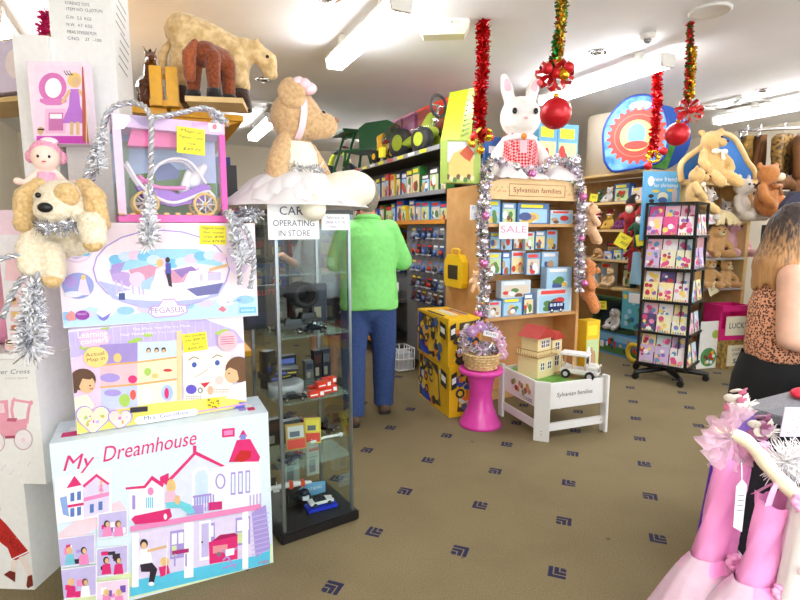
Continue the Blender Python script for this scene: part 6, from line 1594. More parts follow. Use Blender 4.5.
for x, y in ((0, 0), (TW, 0), (0, TW), (TW, TW)):
    b = M(); b.box((x, y, .21), (.105 if (x, y) == (0, 0) else .022, .022 if (x, y) == (0, 0) else .06, .42), WT, rz=0 if (x, y) != (0, 0) else R(-42), bev=.003)
    if (x, y) == (0, 0):
        for z_ in (.05, .075): b.ell((-.0085, -.0085, z_), (.004, .004, .004), GREY, n=8, h=6)
    b.build('leg', t)
b = M(); b.span((.0, .0, .06), (TW, .018, .115), WT); 
for x in (TW - .03,): b.ell((x, -.001, .09), (.005, .002, .005), GREY, n=8, h=6)
b.build('stretcher', t)
b = M(); b.span((0, .0, .06), (.018, TW, .115), WT); b.build('stretcher', t)
def T_(x, y, z=.3785): return V((tc.x, tc.y, 0)) + Matrix.Rotation(TRZ, 3, 'Z') @ V((x, y, z))
# doll's house on it
t = thing('toy_house', 'cream toy house with red roofs standing on the white play table', 'toy house', T_(.14, .3), TRZ + R(18)); t.scale = (.9, .9, 1.0)
CM = P((240, 222, 168), .5); RR = P((176, 48, 38), .5); SHK = mat('shingle_tan', (170, 134, 90), .6, c2=(190, 156, 108), scale=50); DKW = P((70, 54, 44), .3)
def windows(b, cx, cz, y, w_, h_, m=DKW, f=HW):
    b.face([(cx - w_ / 2, y, cz - h_ / 2), (cx + w_ / 2, y, cz - h_ / 2), (cx + w_ / 2, y, cz + h_ / 2), (cx - w_ / 2, y, cz + h_ / 2)], m)
    for x in (-w_ / 2, 0, w_ / 2): b.box((cx + x, y - .001, cz), (.004, .003, h_ + .004), f)
    for z_ in (-h_ / 2, 0, h_ / 2): b.box((cx, y - .001, cz + z_), (w_ + .004, .003, .004), f)
b = M(); b.span((-.1, -.1, 0), (.12, .1, .15), CM); b.span((-.07, -.07, .15), (.1, .09, .3), CM); b.build('walls', t)
b = M(); b.span((-.115, -.115, .15), (.135, .115, .162), SHK)
for k in range(12): b.box((-.11 + k * .0218, -.112, .18), (.004, .004, .04), CM)
for k in range(10): b.box((-.112, -.1 + k * .022, .18), (.004, .004, .04), CM)
b.box((.01, -.112, .202), (.25, .006, .006), SHK); b.box((-.112, 0, .202), (.006, .23, .006), SHK); b.build('balcony', t)
b = M(); b.prism([(-.1, .29), (.13, .29), (.015, .37)], -.1, .11, RR); b.build('roof', t)
for cx, cz, y in ((-.04, .085, -.1005), (.05, .085, -.1005), (.0, .24, -.0705), (.06, .24, -.0705)):
    b = M(); windows(b, cx, cz, y, .05, .055); b.build('window', t)
b = M(); b.span((.14, -.06, .0), (.27, .1, .26), CM); b.build('wing', t)
b = M(); b.prism([(.125, .255), (.285, .255), (.205, .315)], -.08, .11, RR); b.build('roof', t)
b = M(); windows(b, .205, .2, -.0605, .06, .06); windows(b, .205, .09, -.0605, .06, .08); b.build('window', t)
# white van
t = thing('toy_van', 'white open sided toy van standing on the white play table', 'toy car', T_(.4, .13), TRZ + R(-52)); t.scale = (1.15,) * 3
b = M(); b.span((-.11, -.05, .03), (.12, .05, .06), WT, .006); b.span((.05, -.045, .055), (.12, .045, .095), WT, .012); b.build('body', t)
for x in (-.1, -.03, .045):
    for s in (-1, 1): b = M(); b.span((x - .004, s * .045 - .004, .06), (x + .004, s * .045 + .004, .145), P((214, 190, 150))); b.build('roof_post', t)
b = M(); b.span((-.115, -.055, .143), (.06, .055, .158), WT, .006); b.build('roof', t)
for x in (-.07, .075):
    for s in (-1, 1):
        b = M(); b.X = Matrix.Translation((x, s * .055, .028)) @ Matrix.Rotation(PI / 2, 4, 'X'); b.lathe([(.028, -.01), (.028, .01)], RUB, 18, smooth=False); b.lathe([(.015, -.012), (.015, .012)], P((190, 190, 195), .2), 12, smooth=False); b.build('wheel', t)
b = M(); b.box((.122, 0, .07), (.004, .06, .03), P((150, 150, 155), .3)); b.ell((.12, -.035, .085), .008, P((250, 240, 200), .1), n=8, h=6); b.ell((.12, .035, .085), .008, P((250, 240, 200), .1), n=8, h=6); b.build('grille', t)
b = M(); b.face([(.048, -.042, .095), (.048, .042, .095), (.046, .042, .14), (.046, -.042, .14)], P((60, 70, 80), .1)); b.build('windscreen', t)
# yellow boxed set behind the table and a blue one under it
pyb = hit(SO, RZ, -.03, 580, 300); artbox('playset_box', 'bright yellow boxed set leaning at the right foot of the oak stand', S_(SW + .14, -.05, .0), RZ, .16, .12, .62, P((246, 206, 50), .3), 91, None)
artbox('playset_box', 'blue boxed set on the floor seen under the white play table', S_(SW - .14, -.22, 0), RZ, .3, .12, .22, P((60, 120, 190), .3), 92, None)
# ================================================================== RIGHT GONDOLA, TEDDY END UNIT, CARD RACK
G2B, G2A0, G2A1 = 4.88, 4.13, 8.2
t = thing('pine_gondola', 'pine shelf gondola of soft toys behind the card rack, blue tent on its top', 'shelf unit', W(G2B, G2A0, 0), RZ)
L_ = G2A1 - G2A0
PB_ = mat('pine_backboard', (176, 138, 88), .6, c2=(188, 150, 100), scale=7)
b = M(); b.span((.42, 0, 0), (.44, L_, 2.05), PB_); b.build('back_panel', t)
b = M(); b.span((0, 0, 0), (.42, .025, 2.09), PINE); b.build('end_panel', t)
for z in (2.09, 1.76, 1.44, 1.09, .76, .1):
    b = M(); b.span((0, .025, z - .028), (.42, L_, z), PINE); b.build('shelf', t)
GO = W(G2B, 0, 0)
def g2(label, x0, x1, yb, yt, z, c, seed, yo=.05, group=None, d=.1):
    a_, c_ = hit(GO, FACE, yo, x0, yb), hit(GO, FACE, yo, x1, yb); h_ = hit(GO, FACE, yo, (x0 + x1) / 2, yt).z - hit(GO, FACE, yo, (x0 + x1) / 2, yb).z
    m_ = (a_ + c_) / 2
    return artbox('boxed_toy', label, V((m_.x, m_.y, z + .0005)), FACE, (c_ - a_).length * .97, d, h_, c, seed, group)
BLU, DKG, SKY = P((70, 120, 200), .3), P((40, 80, 50), .3), P((120, 190, 226), .3)
g2('blue boxed toy on the top shelf below the tent', 614, 629, 199, 181, 1.76, BLU, 201, group=None)
g2('white card box right of the blue boxed toy below the tent', 631, 641, 200, 187, 1.76, P((240, 226, 232), .4), 202)
def small_plush(label, p, rz, S, m, m2=None, hat=None, group=None, name='plush_toy', muz=None, lie=False, ears='round'):
    t = thing(name, label, 'plush toy', p, rz, group)
    t.scale = (S, S, S)
    b = M()
    if not lie:
        b.ell((0, 0, .26), (.2, .17, .26), m); b.ell((0, -.04, .64), (.19, .17, .17), m)
        for s in (-1, 1):
            b.limb([(s * .16, -.04, .42), (s * .28, -.14, .28), (s * .28, -.2, .2)], [.075, .075, .07], m)
            b.limb([(s * .12, -.1, .09), (s * .2, -.36, .085)], [.1, .095], m)
    else:
        b.ell((0, .05, .16), (.22, .34, .16), m); b.ell((0, -.3, .32), (.19, .17, .17), m)
        for s in (-1, 1): b.limb([(s * .15, -.15, .12), (s * .2, -.45, .07)], [.08, .07], m); b.limb([(s * .17, .3, .12), (s * .26, .1, .07)], [.09, .07], m)
    hz, hy = (.64, -.04) if not lie else (.32, -.3)
    for s in (-1, 1):
        if ears == 'round': b.ell((s * .15, hy + .02, hz + .15), (.07, .04, .07), m)
        elif ears == 'point': b.limb([(s * .11, hy, hz + .12), (s * .14, hy, hz + .25)], [.06, .02], m)
        else: b.limb([(s * .15, hy, hz + .1), (s * .22, hy - .02, hz - .02), (s * .21, hy - .03, hz - .12)], [.05, .06, .05], m)
    fuse(b.build('body', t), .03, .02, smooth=4)
    b = M(); b.ell((0, hy - .15, hz - .05), (.085, .075, .065), m2 or m); b.ell((0, hy - .22, hz - .02), (.028, .02, .02), BLACK, n=8, h=6); b.build('muzzle', t)
    for s in (-1, 1): b = M(); b.ell((s * .07, hy - .155, hz + .05), .02, BLACK, n=8, h=6); b.build('eye', t)
    if hat:
        b = M(); b.lathe([(.19, hz + .06), (.2, hz + .1), (.17, hz + .12)], HW, 16, (0, hy, 0)); b.limb([(0, hy, hz + .14), (.06, hy, hz + .3), (.2, hy, hz + .3)], [.16, .09, .03], hat); b.ell((.24, hy, hz + .29), .05, HW); b.build('hat', t)
    return t
F1, F2, F3 = fur('moss', (60, 90, 60), (40, 66, 44)), fur('snow', (236, 232, 226), (216, 210, 204)), fur('santa_red', (190, 30, 34), (150, 20, 26))
F4, F5, F6 = fur('mustard', (232, 190, 70), (206, 160, 50)), fur('plum', (130, 40, 110), (100, 26, 86)), fur('sandy', (222, 176, 116), (200, 150, 92))
def onshelf(px, py, z, yo=.12): p = hit(GO, FACE, yo, px, py); return V((p.x, p.y, z + .003))
small_plush('dark green plush toy with a yellow note on the top pine shelf', onshelf(601, 199, 1.76), FACE, .2, F1, F2)
small_plush('white plush toy between the green one and the blue box', onshelf(610, 199, 1.76), FACE, .22, F2)
note('yellow note in front of the dark green plush toy', onshelf(594, 192, 1.76, .0) + V((0, 0, .06)), FACE + R(20), .1, .09, ['$9.95'], tilt=R(10))
small_plush('red hatted santa plush at the left of the second pine shelf', onshelf(598, 230, 1.44), FACE, .22, F3, TAN and P((240, 200, 170)), P((190, 30, 34)))
small_plush('mustard plush toy with a red hat on the second pine shelf', onshelf(610, 230, 1.44), FACE, .24, F4, F4, P((170, 30, 40)))
small_plush('plum plush toy with white muzzle on the second pine shelf', onshelf(622, 230, 1.44), FACE, .24, F5, F2)
# santa and penguin hanging at the near end
def hanging_santa(label, px, py, S, body, face, hat, beard):
    p = hit(GO, FACE, -.09, px, py)
    t = thing('hanging_santa', label, 'christmas toy', p, FACE + R(25)); t.scale = (S, S, S)
    b = M(); b.ell((0, 0, 0), (.16, .13, .2), body); b.ell((0, -.02, .28), (.13, .12, .13), face)
    for s in (-1, 1): b.limb([(s * .13, 0, .1), (s * .24, -.05, -.04)], [.06, .05], body); b.limb([(s * .07, 0, -.15), (s * .09, -.02, -.48)], [.07, .055], body)
    fuse(b.build('body', t), .025, .01)
    b = M(); b.limb([(0, 0, .38), (.03, 0, .52), (.12, 0, .58)], [.13, .08, .02], hat); b.build('hat', t)
    b = M(); b.ell((0, -.1, .2), (.1, .06, .12), beard); b.build('beard', t)
    b = M(); b.ell((0, -.15, .29), (.025, .025, .022), P((240, 150, 60))); b.ell((-.05, -.12, .32), .016, BLACK, n=8, h=6); b.ell((.05, -.12, .32), .016, BLACK, n=8, h=6); b.build('face', t)
    b = M(); b.tube([(0, 0, .55), (0, .12, .8)], .008, HW); b.build('hanging_loop', t)
hanging_santa('black hatted hanging santa near the end of the second pine shelf', 630, 217, .42, F3, P((236, 226, 220)), fur('black', (0, 0, 0), (0, 0, 0)), P((236, 226, 200)))
hanging_santa('red and green hanging snowman toy at the near end of the pine gondola', 640, 228, .42, fur('forest', (30, 90, 50), (20, 66, 36)), P((244, 240, 236)), F3, HW)
hanging_santa('long red legged hanging toy under the yellow note on the pine gondola', 633, 255, .36, F3, F3, F3, F3)
note('tilted yellow price note hanging in front of the santa toys', hit(GO, FACE, -.2, 623, 241), FACE + R(30), .15, .15, ['HALF', 'PRICE'], tilt=R(28))
note('yellow price note right of the santa toys by the rack edge', hit(GO, FACE, -.2, 641, 240), FACE + R(30), .1, .12, ['SALE'], tilt=R(-10))
small_plush('sandy plush puppy lying on the third pine shelf', onshelf(602, 259, 1.09), FACE, .25, F6, None, lie=True, ears='flop')
for i, (x0, x1) in enumerate(((603, 612), (613, 621), (622, 629))): g2('small blue carded toy, %s on the third pine shelf' % nth(i), x0, x1, 260 + i * .5, 252 - i, 1.09, SKY if i % 2 else BLU, 210 + i, .02, 'small packs on the third pine shelf', .05)
g2('dark blue toy case at the back of the third pine shelf', 606, 622, 258, 242, 1.09, P((30, 46, 90), .3), 214, .25)
for i, (x0, x1, yt, c) in enumerate(((586, 598, 268, P((206, 214, 190), .3)), (600, 611, 267, P((226, 226, 220), .3)), (622, 630, 267, P((60, 90, 120), .3)))): g2('%s picture box on the fourth pine shelf' % ['green and white', 'white', 'dark blue'][i], x0, x1, 288 + i * 1.5, yt, .76, c, 220 + i, .16)
t = small_plush('patchwork plush kitten on the fourth pine shelf with green tag', onshelf(610, 290, .76, .06), FACE, .27, fur('patch', (240, 226, 190), (214, 150, 60)), F2, ears='point')
# white plush lamb in a green window box under the fourth shelf
p0 = hit(GO, FACE, -.12, 609, 330)
t = thing('plush_window_box', 'green framed window box with a white plush lamb, below the fourth pine shelf', 'toy box', V((p0.x, p0.y, .2605 + .0)), FACE)
b = M(); w_, h_, d_ = .52, .4, .11; DG = P((50, 80, 50), .4)
b.span((-w_ / 2, 0, 0), (w_ / 2, d_, .03), DG); b.span((-w_ / 2, 0, h_ - .03), (w_ / 2, d_, h_), DG); b.span((-w_ / 2, 0, .03), (-w_ / 2 + .03, d_, h_ - .03), DG); b.span((w_ / 2 - .03, 0, .03), (w_ / 2, d_, h_ - .03), DG); b.span((-w_ / 2, d_ - .01, .03), (w_ / 2, d_, h_ - .03), P((60, 76, 96))); b.build('frame', t)
b = M(); b.face([(-w_ / 2 + .03, .005, .03), (w_ / 2 - .03, .005, .03), (w_ / 2 - .03, .005, h_ - .03), (-w_ / 2 + .03, .005, h_ - .03)], film('box_window', .08)); b.build('window_film', t)
small_plush('white plush lamb inside the green framed window box', V((p0.x, p0.y, .2905)) + Matrix.Rotation(FACE, 3, 'Z') @ V((.03, .07, 0)), FACE, .3, F2, F2, ears='flop')
note('yellow price note on the green framed lamb box', hit(GO, FACE, -.14, 600, 305), FACE, .2, .1, ['REDUCED', '$19.95'], tilt=R(-6))
# big blue printed box on the floor under it
p0 = hit(GO, FACE, -.12, 619, 362)
t = thing('construction_set_box', 'large blue toy box with a printed town scene on the floor by the pine gondola', 'toy box', V((p0.x, p0.y, 0)), FACE)
b = M(); b.span((-.5, 0, 0), (.42, .1, .26), P((70, 140, 206), .35)); b.build('carton', t)
b = M(); q = random.Random(9); k = 0
def pf(x0, z0, x1, z1, m):
    global k; k += 1
    b.face([(x0, -.0005 * k, z0), (x1, -.0005 * k, z0), (x1, -.0005 * k, z1), (x0, -.0005 * k, z1)], m)
pf(-.48, .02, .4, .1, P((70, 120, 60))); pf(-.48, .16, .4, .24, P((130, 190, 230)))
for _ in range(22): x, z = q.uniform(-.46, .34), q.uniform(.04, .16); pf(x, z, x + q.uniform(.02, .07), z + q.uniform(.03, .08), q.choice([RD2, YB, HW, P((40, 60, 120)), P((60, 60, 60)), P((230, 150, 60))]))
b.build('printed_front', t)
b = M(); b.span((-.17, 0, 0), (.17, .004, .42), P((90, 180, 200), .4))
for k in range(12): x, z = q.uniform(-.14, .14), q.uniform(.03, .38); b.face([(x + .03 * math.cos(j * PI / 4), -.0006 - .0001 * k, z + .03 * math.sin(j * PI / 4)) for j in range(8)], q.choice([P((60, 130, 80)), P((240, 200, 60)), SKYB, P((40, 90, 160))]))
b.face([(-.08, -.004, .3), (.1, -.004, .3), (.1, -.004, .41), (-.08, -.004, .41)], HW)
pp = hit(GO, FACE, -.13, 633, 330); tag(b.build('printed_board', None, V((pp.x, pp.y, pp.z + .0)), FACE), 'turquoise printed board with a white label, left of the card rack', 'board')
b = M(); rg = []
for j in range(6): rg.append([(.07 * (.6 + .1 * j) * math.cos(k * PI / 8), .03 * math.sin(k * PI / 8) * (1 + .3 * math.sin(k * 2)), -.07 * j) for k in range(16)])
b.grid(rg, P((150, 196, 220), .7)); pp = hit(GO, FACE, -.12, 637, 252); tag(b.build('hanging_cloth', None, pp, FACE), 'pale blue hanging cloth bag left of the card rack', 'bag')
b = M(); b.tube([(.09 * math.cos(k * PI / 8), 0, .09 * math.sin(k * PI / 8)) for k in range(17)], .025, P((230, 196, 50), .4), 8, False); pp = hit(GO, FACE, -.22, 634, 360); tag(b.build('toy_ring', None, V((pp.x, pp.y, .115)), FACE), 'yellow toy ring standing on the floor left of the card rack', 'toy')

# ---- tent discs and cream drum on top of the gondola
DRUM = mat('cream_drum', (232, 220, 196), .6, var=.02)
pd_ = hit(GO, FACE, .3, 607, 175)
b = M(); b.lathe([(.29, 0), (.29, .72), (.275, .74), (.02, .74)], DRUM, 40); tag(b.build('cream_drum', None, W(G2B + .38, 5.02, 2.0905)), 'large plain cream drum on the pine gondola behind the round blue tent', 'drum')
TB = mat('tent_blue', (50, 120, 206), .6, c2=(120, 180, 230), scale=11, detail=2)
t = thing('popup_tent', 'round blue pop-up tent panel with a red cogged ring, on the pine gondola', 'play tent', hit(GO, FACE, -.02, 642, 178) , RZ - R(52))
tp = t.location; t.location = V((tp.x, tp.y, 2.0905))
def ptent(px, py):
    p = hit(V(t.location), RZ - R(52), -.0, px, py); v = Matrix.Rotation(-(RZ - R(52)), 3, 'Z') @ (p - V(t.location)); return v.x, v.z
outl = [ptent(*q) for q in ((605, 168), (604, 140), (612, 122), (626, 108), (640, 104), (652, 106), (662, 118), (667, 135), (666, 155), (660, 168), (645, 173), (625, 177), (612, 178))]
zmin = min(z for x, z in outl); outl = [(x, z - zmin) for x, z in outl]
oc = V((sum(p[0] for p in outl) / len(outl), 0, sum(p[1] for p in outl) / len(outl)))
sm = smoothpath([V((x, 0, z)) for x, z in outl] + [V((outl[0][0], 0, outl[0][1]))], .04)
b = M(); b.prism([(p.x, p.z) for p in sm[:-1]], -.03, .05, TB); b.build('panel', t)
b = M(); b.tube([V((p.x, -.01, p.z)) for p in sm], .022, P((30, 70, 160), .5), 8, False); b.build('rim', t)
def cog(r0, r1, n, y, m, a=0):
    pts = []
    for k in range(n): 
        a0 = 2 * PI * k / n
        pts += [(oc.x + r * math.cos(a0 + d * 2 * PI / n), oc.z - .01 + r * math.sin(a0 + d * 2 * PI / n)) for r, d in ((r0, 0), (r1, .2), (r1, .5), (r0, .7))]
    b.face([(x, y, z) for x, z in pts], m)
b = M(); cog(.265, .3, 24, -.033, P((206, 70, 58))); b.disc((oc.x, oc.z - .01), .225, .225, P((222, 120, 104)), 32, -.034); b.disc((oc.x, oc.z - .01), .215, .215, P((206, 70, 58)), 32, -.035); b.disc((oc.x, oc.z - .01), .165, .165, P((240, 214, 130)), 32, -.036); b.disc((oc.x, oc.z + .0), .09, .12, P((120, 180, 222)), 24, -.037); b.disc((oc.x, oc.z - .11), .12, .045, P((206, 70, 58)), 24, -.038)
b.build('printed_cog', t)
b = M(); b.disc((oc.x + .02, oc.z + .3), .11, .045, HW, 24, -.033); b.disc((oc.x + .02, oc.z + .3), .09, .03, P((214, 80, 70)), 24, -.034); b.disc((oc.x + .02, oc.z + .3), .085, .022, HW, 24, -.035); b.build('printed_badge', t)
t2 = thing('popup_tent', 'second blue pop-up tent with a green side, behind the red bauble and bow', 'play tent', W(G2B + .3, 4.3, 2.0905), RZ - R(30))
b = M(); b.lathe([(.36, -.03), (.36, .03)], P((40, 96, 196), .6), 36, smooth=False); 
for v in b.bm.verts: v.co = V((v.co.x, v.co.z, v.co.y + .36))
b.build('panel', t2)
b = M(); b.prism([(-.1, .05), (.12, .02), (.2, .3), (.16, .5), (-.08, .46)], -.05, -.035, mat('leaf_green', (70, 160, 60), .6, c2=(120, 196, 80), scale=14)); b.build('printed_side', t2)
b = M(); b.ell((0, 0, .1), (.1, .09, .1), mat('swirl_ball', (190, 60, 110), .3, c2=(70, 80, 170), scale=5)); p = hit(SO, RZ, .5, 583, 158); tag(b.build('swirl_balloon', None, W(4.98, 5.75, 2.0905)), 'magenta and blue swirled ball on top, left of the cream drum', 'ball')

# ---- teddy end unit
TO = V((2.98, 5.42, 0)); TR = R(14)
def Q(x, y, z): return TO + Matrix.Rotation(TR, 3, 'Z') @ V((x, y, z))
TWD = .72
t = thing('teddy_shelf_unit', 'pine end unit of plush toys with a blue slide shaped top', 'shelf unit', TO, TR)
for x in (0, TWD): b = M(); b.span((x - .02, 0, 0), (x + .02, .4, 1.92), PINE); b.build('side_panel', t)
b = M(); b.span((0, .38, 0), (TWD, .4, 1.92), PB_); b.build('back_panel', t)
for z in (1.92, 1.53, 1.15, .83, .12): b = M(); b.span((.02, 0, z - .025), (TWD - .02, .38, z), PINE if z > 1.5 or z < .2 else mat('grey_shelf', (190, 190, 190), .5)); b.build('shelf', t)
b = M(); b.span((-.03, -.03, 0), (TWD + .03, .38, .09), PINE); b.build('plinth', t)
def qpix(px, py, yo): p = hit(TO, TR, yo, px, py); v = Matrix.Rotation(-TR, 3, 'Z') @ (p - TO); return v.x, v.z
so = smoothpath([V((x, 0, z)) for x, z in [qpix(*q, .1) for q in ((682, 176), (682, 157), (700, 142), (716, 130), (724, 127), (734, 132), (742, 144), (748, 156), (754, 164), (756, 176))]], .03)
z0 = min(p.z for p in so); dz = 1.921 - z0
b = M(); n = len(so); cx0 = sum(p.x for p in so) / n
b.tube([(p.x, .1, p.z + dz) for p in so] + [(so[0].x, .1, so[0].z + dz)], .03, PINE, 8); b.build('slide_frame', t)
b = M(); b.prism([(p.x, p.z + dz) for p in so], .1, .115, mat('slide_blue', (30, 110, 190), .4, var=.05)); b.build('slide_panel', t)
TB1 = fur('honey_bear', (232, 196, 132), (212, 170, 104)); TB2 = fur('caramel', (206, 136, 70), (180, 108, 50))
def big_bear(label, p, rz, S, m, muzm, bow=None, lean=0.0, turn=0.0):
    t = thing('teddy_bear', label, 'plush toy', p, rz); t.scale = (S, S, S); t.rotation_euler = (lean, 0, rz)
    b = M(); b.ell((0, 0, .25), (.19, .16, .25), m)
    hx, hy = -.05 * math.sin(turn) * 2, -.03
    b.ell((hx, hy, .62), (.17, .155, .155), m)
    for s in (-1, 1):
        b.limb([(s * .16, 0, .42), (s * .26, -.08, .28), (s * .22, -.16, .18)], [.075, .075, .07], m); b.limb([(s * .11, -.05, .1), (s * .16, -.26, .02), (s * .17, -.38, -.06)], [.1, .095, .085], m)
        b.ell((hx + s * .135 * math.cos(turn), hy + s * .135 * math.sin(turn) * -1 + .02, .755), (.065, .035, .06), m)
    fuse(b.build('body', t), .022, .012, smooth=4)
    fx, fy = math.sin(turn), -math.cos(turn)
    b = M(); b.ell((hx + fx * .14, hy + fy * .14, .58), (.08, .08, .065), muzm); b.build('muzzle', t)
    b = M(); b.ell((hx + fx * .215, hy + fy * .215, .6), (.03, .03, .022), P((60, 40, 30))); b.build('nose', t)
    for s in (-1, 1): b = M(); b.ell((hx + fx * .145 + s * .06 * fy * -1, hy + fy * .145 + s * .06 * fx, .66), .017, BLACK, n=8, h=6); b.build('eye', t)
    if bow:
        b = M(); b.limb([(-.09, -.14, .44), (0, -.17, .45), (.09, -.14, .44)], [.05, .015, .05], bow); b.limb([(.01, -.17, .44), (.03, -.19, .33)], [.015, .03], bow); b.build('bow', t)
    return t
pz = lambda px, py, yo: hit(TO, TR, yo, px, py)
p = pz(711, 172, -.05); big_bear('large honey teddy bear with a cream bow sitting against the blue slide top', V((p.x, p.y, 1.93)), R(15), .62, TB1, TB1, P((250, 240, 220)), turn=R(40))
p = pz(693, 208, -.14); big_bear('honey teddy bear hanging at the upper left corner of the teddy unit', V((p.x, p.y, p.z)), R(65), .5, TB1, TB1, P((250, 236, 214)), turn=R(0))
p = pz(764, 216, -.16); big_bear('caramel brown teddy bear with pale muzzle at the right of the teddy unit', V((p.x, p.y, p.z)), R(35), .66, TB2, P((246, 222, 186)), P((150, 90, 40)), turn=R(30))
KIT, GRY = fur('ivory', (240, 234, 224), (220, 210, 198)), fur('pale_grey', (200, 192, 186), (170, 162, 158))
PNK, CRM2 = fur('pink_plush', (238, 190, 196), (222, 166, 176)), fur('straw', (240, 222, 176), (222, 200, 146))
def q_on(px, z, yo=.1): p = hit(TO, TR, yo, px, 230); return V((p.x, p.y, z + .003))
small_plush('ivory plush cat at the left of the top teddy shelf', q_on(705, 1.53), TR + R(20), 0.40, KIT, GRY, ears='point')
small_plush('pale grey plush cat lying at the back of the top teddy shelf', q_on(725, 1.53, .22), TR - R(40), 0.42, GRY, KIT, ears='point', lie=True)
small_plush('white plush cat sitting at the right of the top teddy shelf', q_on(738, 1.53, .06), TR + R(10), 0.54, KIT, KIT, ears='point')
b = M(); q = random.Random(12)
for k in range(16): a_ = q.uniform(-1.3, 1.3); b.limb([(0, 0, .1), (.1 * math.sin(a_), -.08, .02 + .06 * math.cos(a_)), (.16 * math.sin(a_), -.12, -.05 + .02 * q.random())], [.02, .02, .013], CRM2, 6)
p = q_on(719, 1.53, .03); o = b.build('tassel_toy', None, p, TR); fuse(o, .01, .008); tag(o, 'straw coloured many legged plush toy spilling over the top teddy shelf', 'plush toy')
ps_ = hit(TO, TR, -.05, 711, 219); sign('white SALE sign with pink letters on the teddy unit', ps_, TR, .16, .105, [('SALE', -.026, .05, .13)], P((226, 120, 170)), 0)
small_plush('pink plush bear in clear wrap at the left of the middle teddy shelf', q_on(699, 1.15), TR + R(10), 0.40, PNK, PNK, ears='flop')
small_plush('brown plush dog with floppy ears on the middle teddy shelf', q_on(717, 1.15, .05), TR - R(10), 0.42, F6, CRM2, ears='flop')
small_plush('pink plush bear at the back right of the middle teddy shelf', q_on(731, 1.15, .18), TR, 0.52, PNK, PNK)
small_plush('tan plush bear pair member at the left of the lower teddy shelf', q_on(697, .83), TR + R(10), 0.38, F6, CRM2)
small_plush('tan plush bear holding a pale note on the lower teddy shelf', q_on(711, .83, .06), TR - R(15), 0.39, F6, CRM2)
small_plush('tan plush bear in front of the purple box on the lower teddy shelf', q_on(728, .83, .07), TR, 0.35, F6, CRM2)
artbox('boxed_toy', 'purple toy box behind the bears on the lower teddy shelf', q_on(724, .83, .25), TR, .36, .1, .28, P((130, 60, 120), .4), 301, None)
note('cream paper tag hanging below the lower teddy shelf', hit(TO, TR, -.04, 713, 289), TR, .12, .12, ['$15'], tilt=R(-25), m=P((244, 232, 190)))
for i, (px, z_, s_) in enumerate(((694, .13, .42), (702, .13, .34), (698, .50, .3))): 
    small_plush('brown plush bear %s at the bottom left of the teddy unit' % ['lying low', 'sitting', 'perched'][i], q_on(px, z_ if i < 2 else .135, .1 if i < 2 else .25), TR + R(20 - 20 * i), s_, [F6, TB2, F6][i], CRM2)
b = M(); b.span((-.12, 0, 0), (.13, .006, .5), P((246, 244, 236), .5)); q = random.Random(6)
b.face([(.02 + .1 * math.cos(j * PI / 10), -.0006, .12 + .1 * math.sin(j * PI / 10)) for j in range(20)], P((90, 150, 90)))
for k in range(14): x, z = .02 + q.uniform(-.07, .07), .12 + q.uniform(-.06, .06); b.face([(x + .02 * math.cos(j * PI / 4), -.001 - .0001 * k, z + .02 * math.sin(j * PI / 4)) for j in range(8)], q.choice([RD2, HW, P((120, 70, 50)), YB]))
b.face([(.09 + .045 * math.cos(j * PI / 8), -.0008, .36 + .045 * math.sin(j * PI / 8)) for j in range(16)], P((170, 196, 80)))
p = pz(706, 365, -.12); tag(b.build('puzzle_board', None, V((p.x, p.y, .0)), TR), 'white printed board with a round picture on the floor at the teddy unit foot', 'board')
# lucky dip bins
p = onz(736, 366, 0) ; p = V((p.x, p.y, 0)) + V((-.09, -.1, 0))
t = thing('lucky_dip_bin', 'gold patterned lucky dip bin on the floor with a cream $3 sign', 'bin', p, TR)
b = M(); b.span((-.16, 0, 0), (.16, .26, .30), mat('gold_paper', (196, 160, 80), .4, c2=(120, 90, 50), scale=30)); b.build('bin', t)
b = M(); b.span((-.1, -.008, .03), (.13, -.001, .25), P((246, 236, 206))); sh = b.build('price_sign', t)
b = M(); b.text('LUCKY', .03, INK, (.015, -.009, .19), 0, .13); b.text('DIPS', .03, INK, (.015, -.009, .14), 0, .1); b.text('$3', .05, INK, (.015, -.009, .06), 0, .08); b.build('sign_lettering', sh)
t = thing('lucky_dip_bin', 'hot pink lucky dip box with a LUCKY sign, stacked on the gold bin', 'bin', p + V((0, .02, .301)), TR - R(4))
MG = P((226, 40, 130), .4)
b = M(); b.span((-.17, 0, 0), (.17, .02, .12), MG); b.span((-.17, .24, 0), (.17, .26, .36), MG); b.span((-.17, .02, 0), (-.15, .24, .36), MG); b.span((.15, .02, 0), (.17, .24, .36), MG); b.span((-.15, .02, 0), (.15, .24, .02), MG); b.span((-.17, 0, .3), (.17, .02, .36), MG); b.build('box', t)
b = M(); b.span((-.125, -.01, .05), (.165, -.002, .25), P((250, 240, 214))); sh = b.build('sign', t)
b = M(); b.text('LUCKY', .06, BLACK, (.02, -.0115, .125), 0, .22); b.build('sign_lettering', sh)

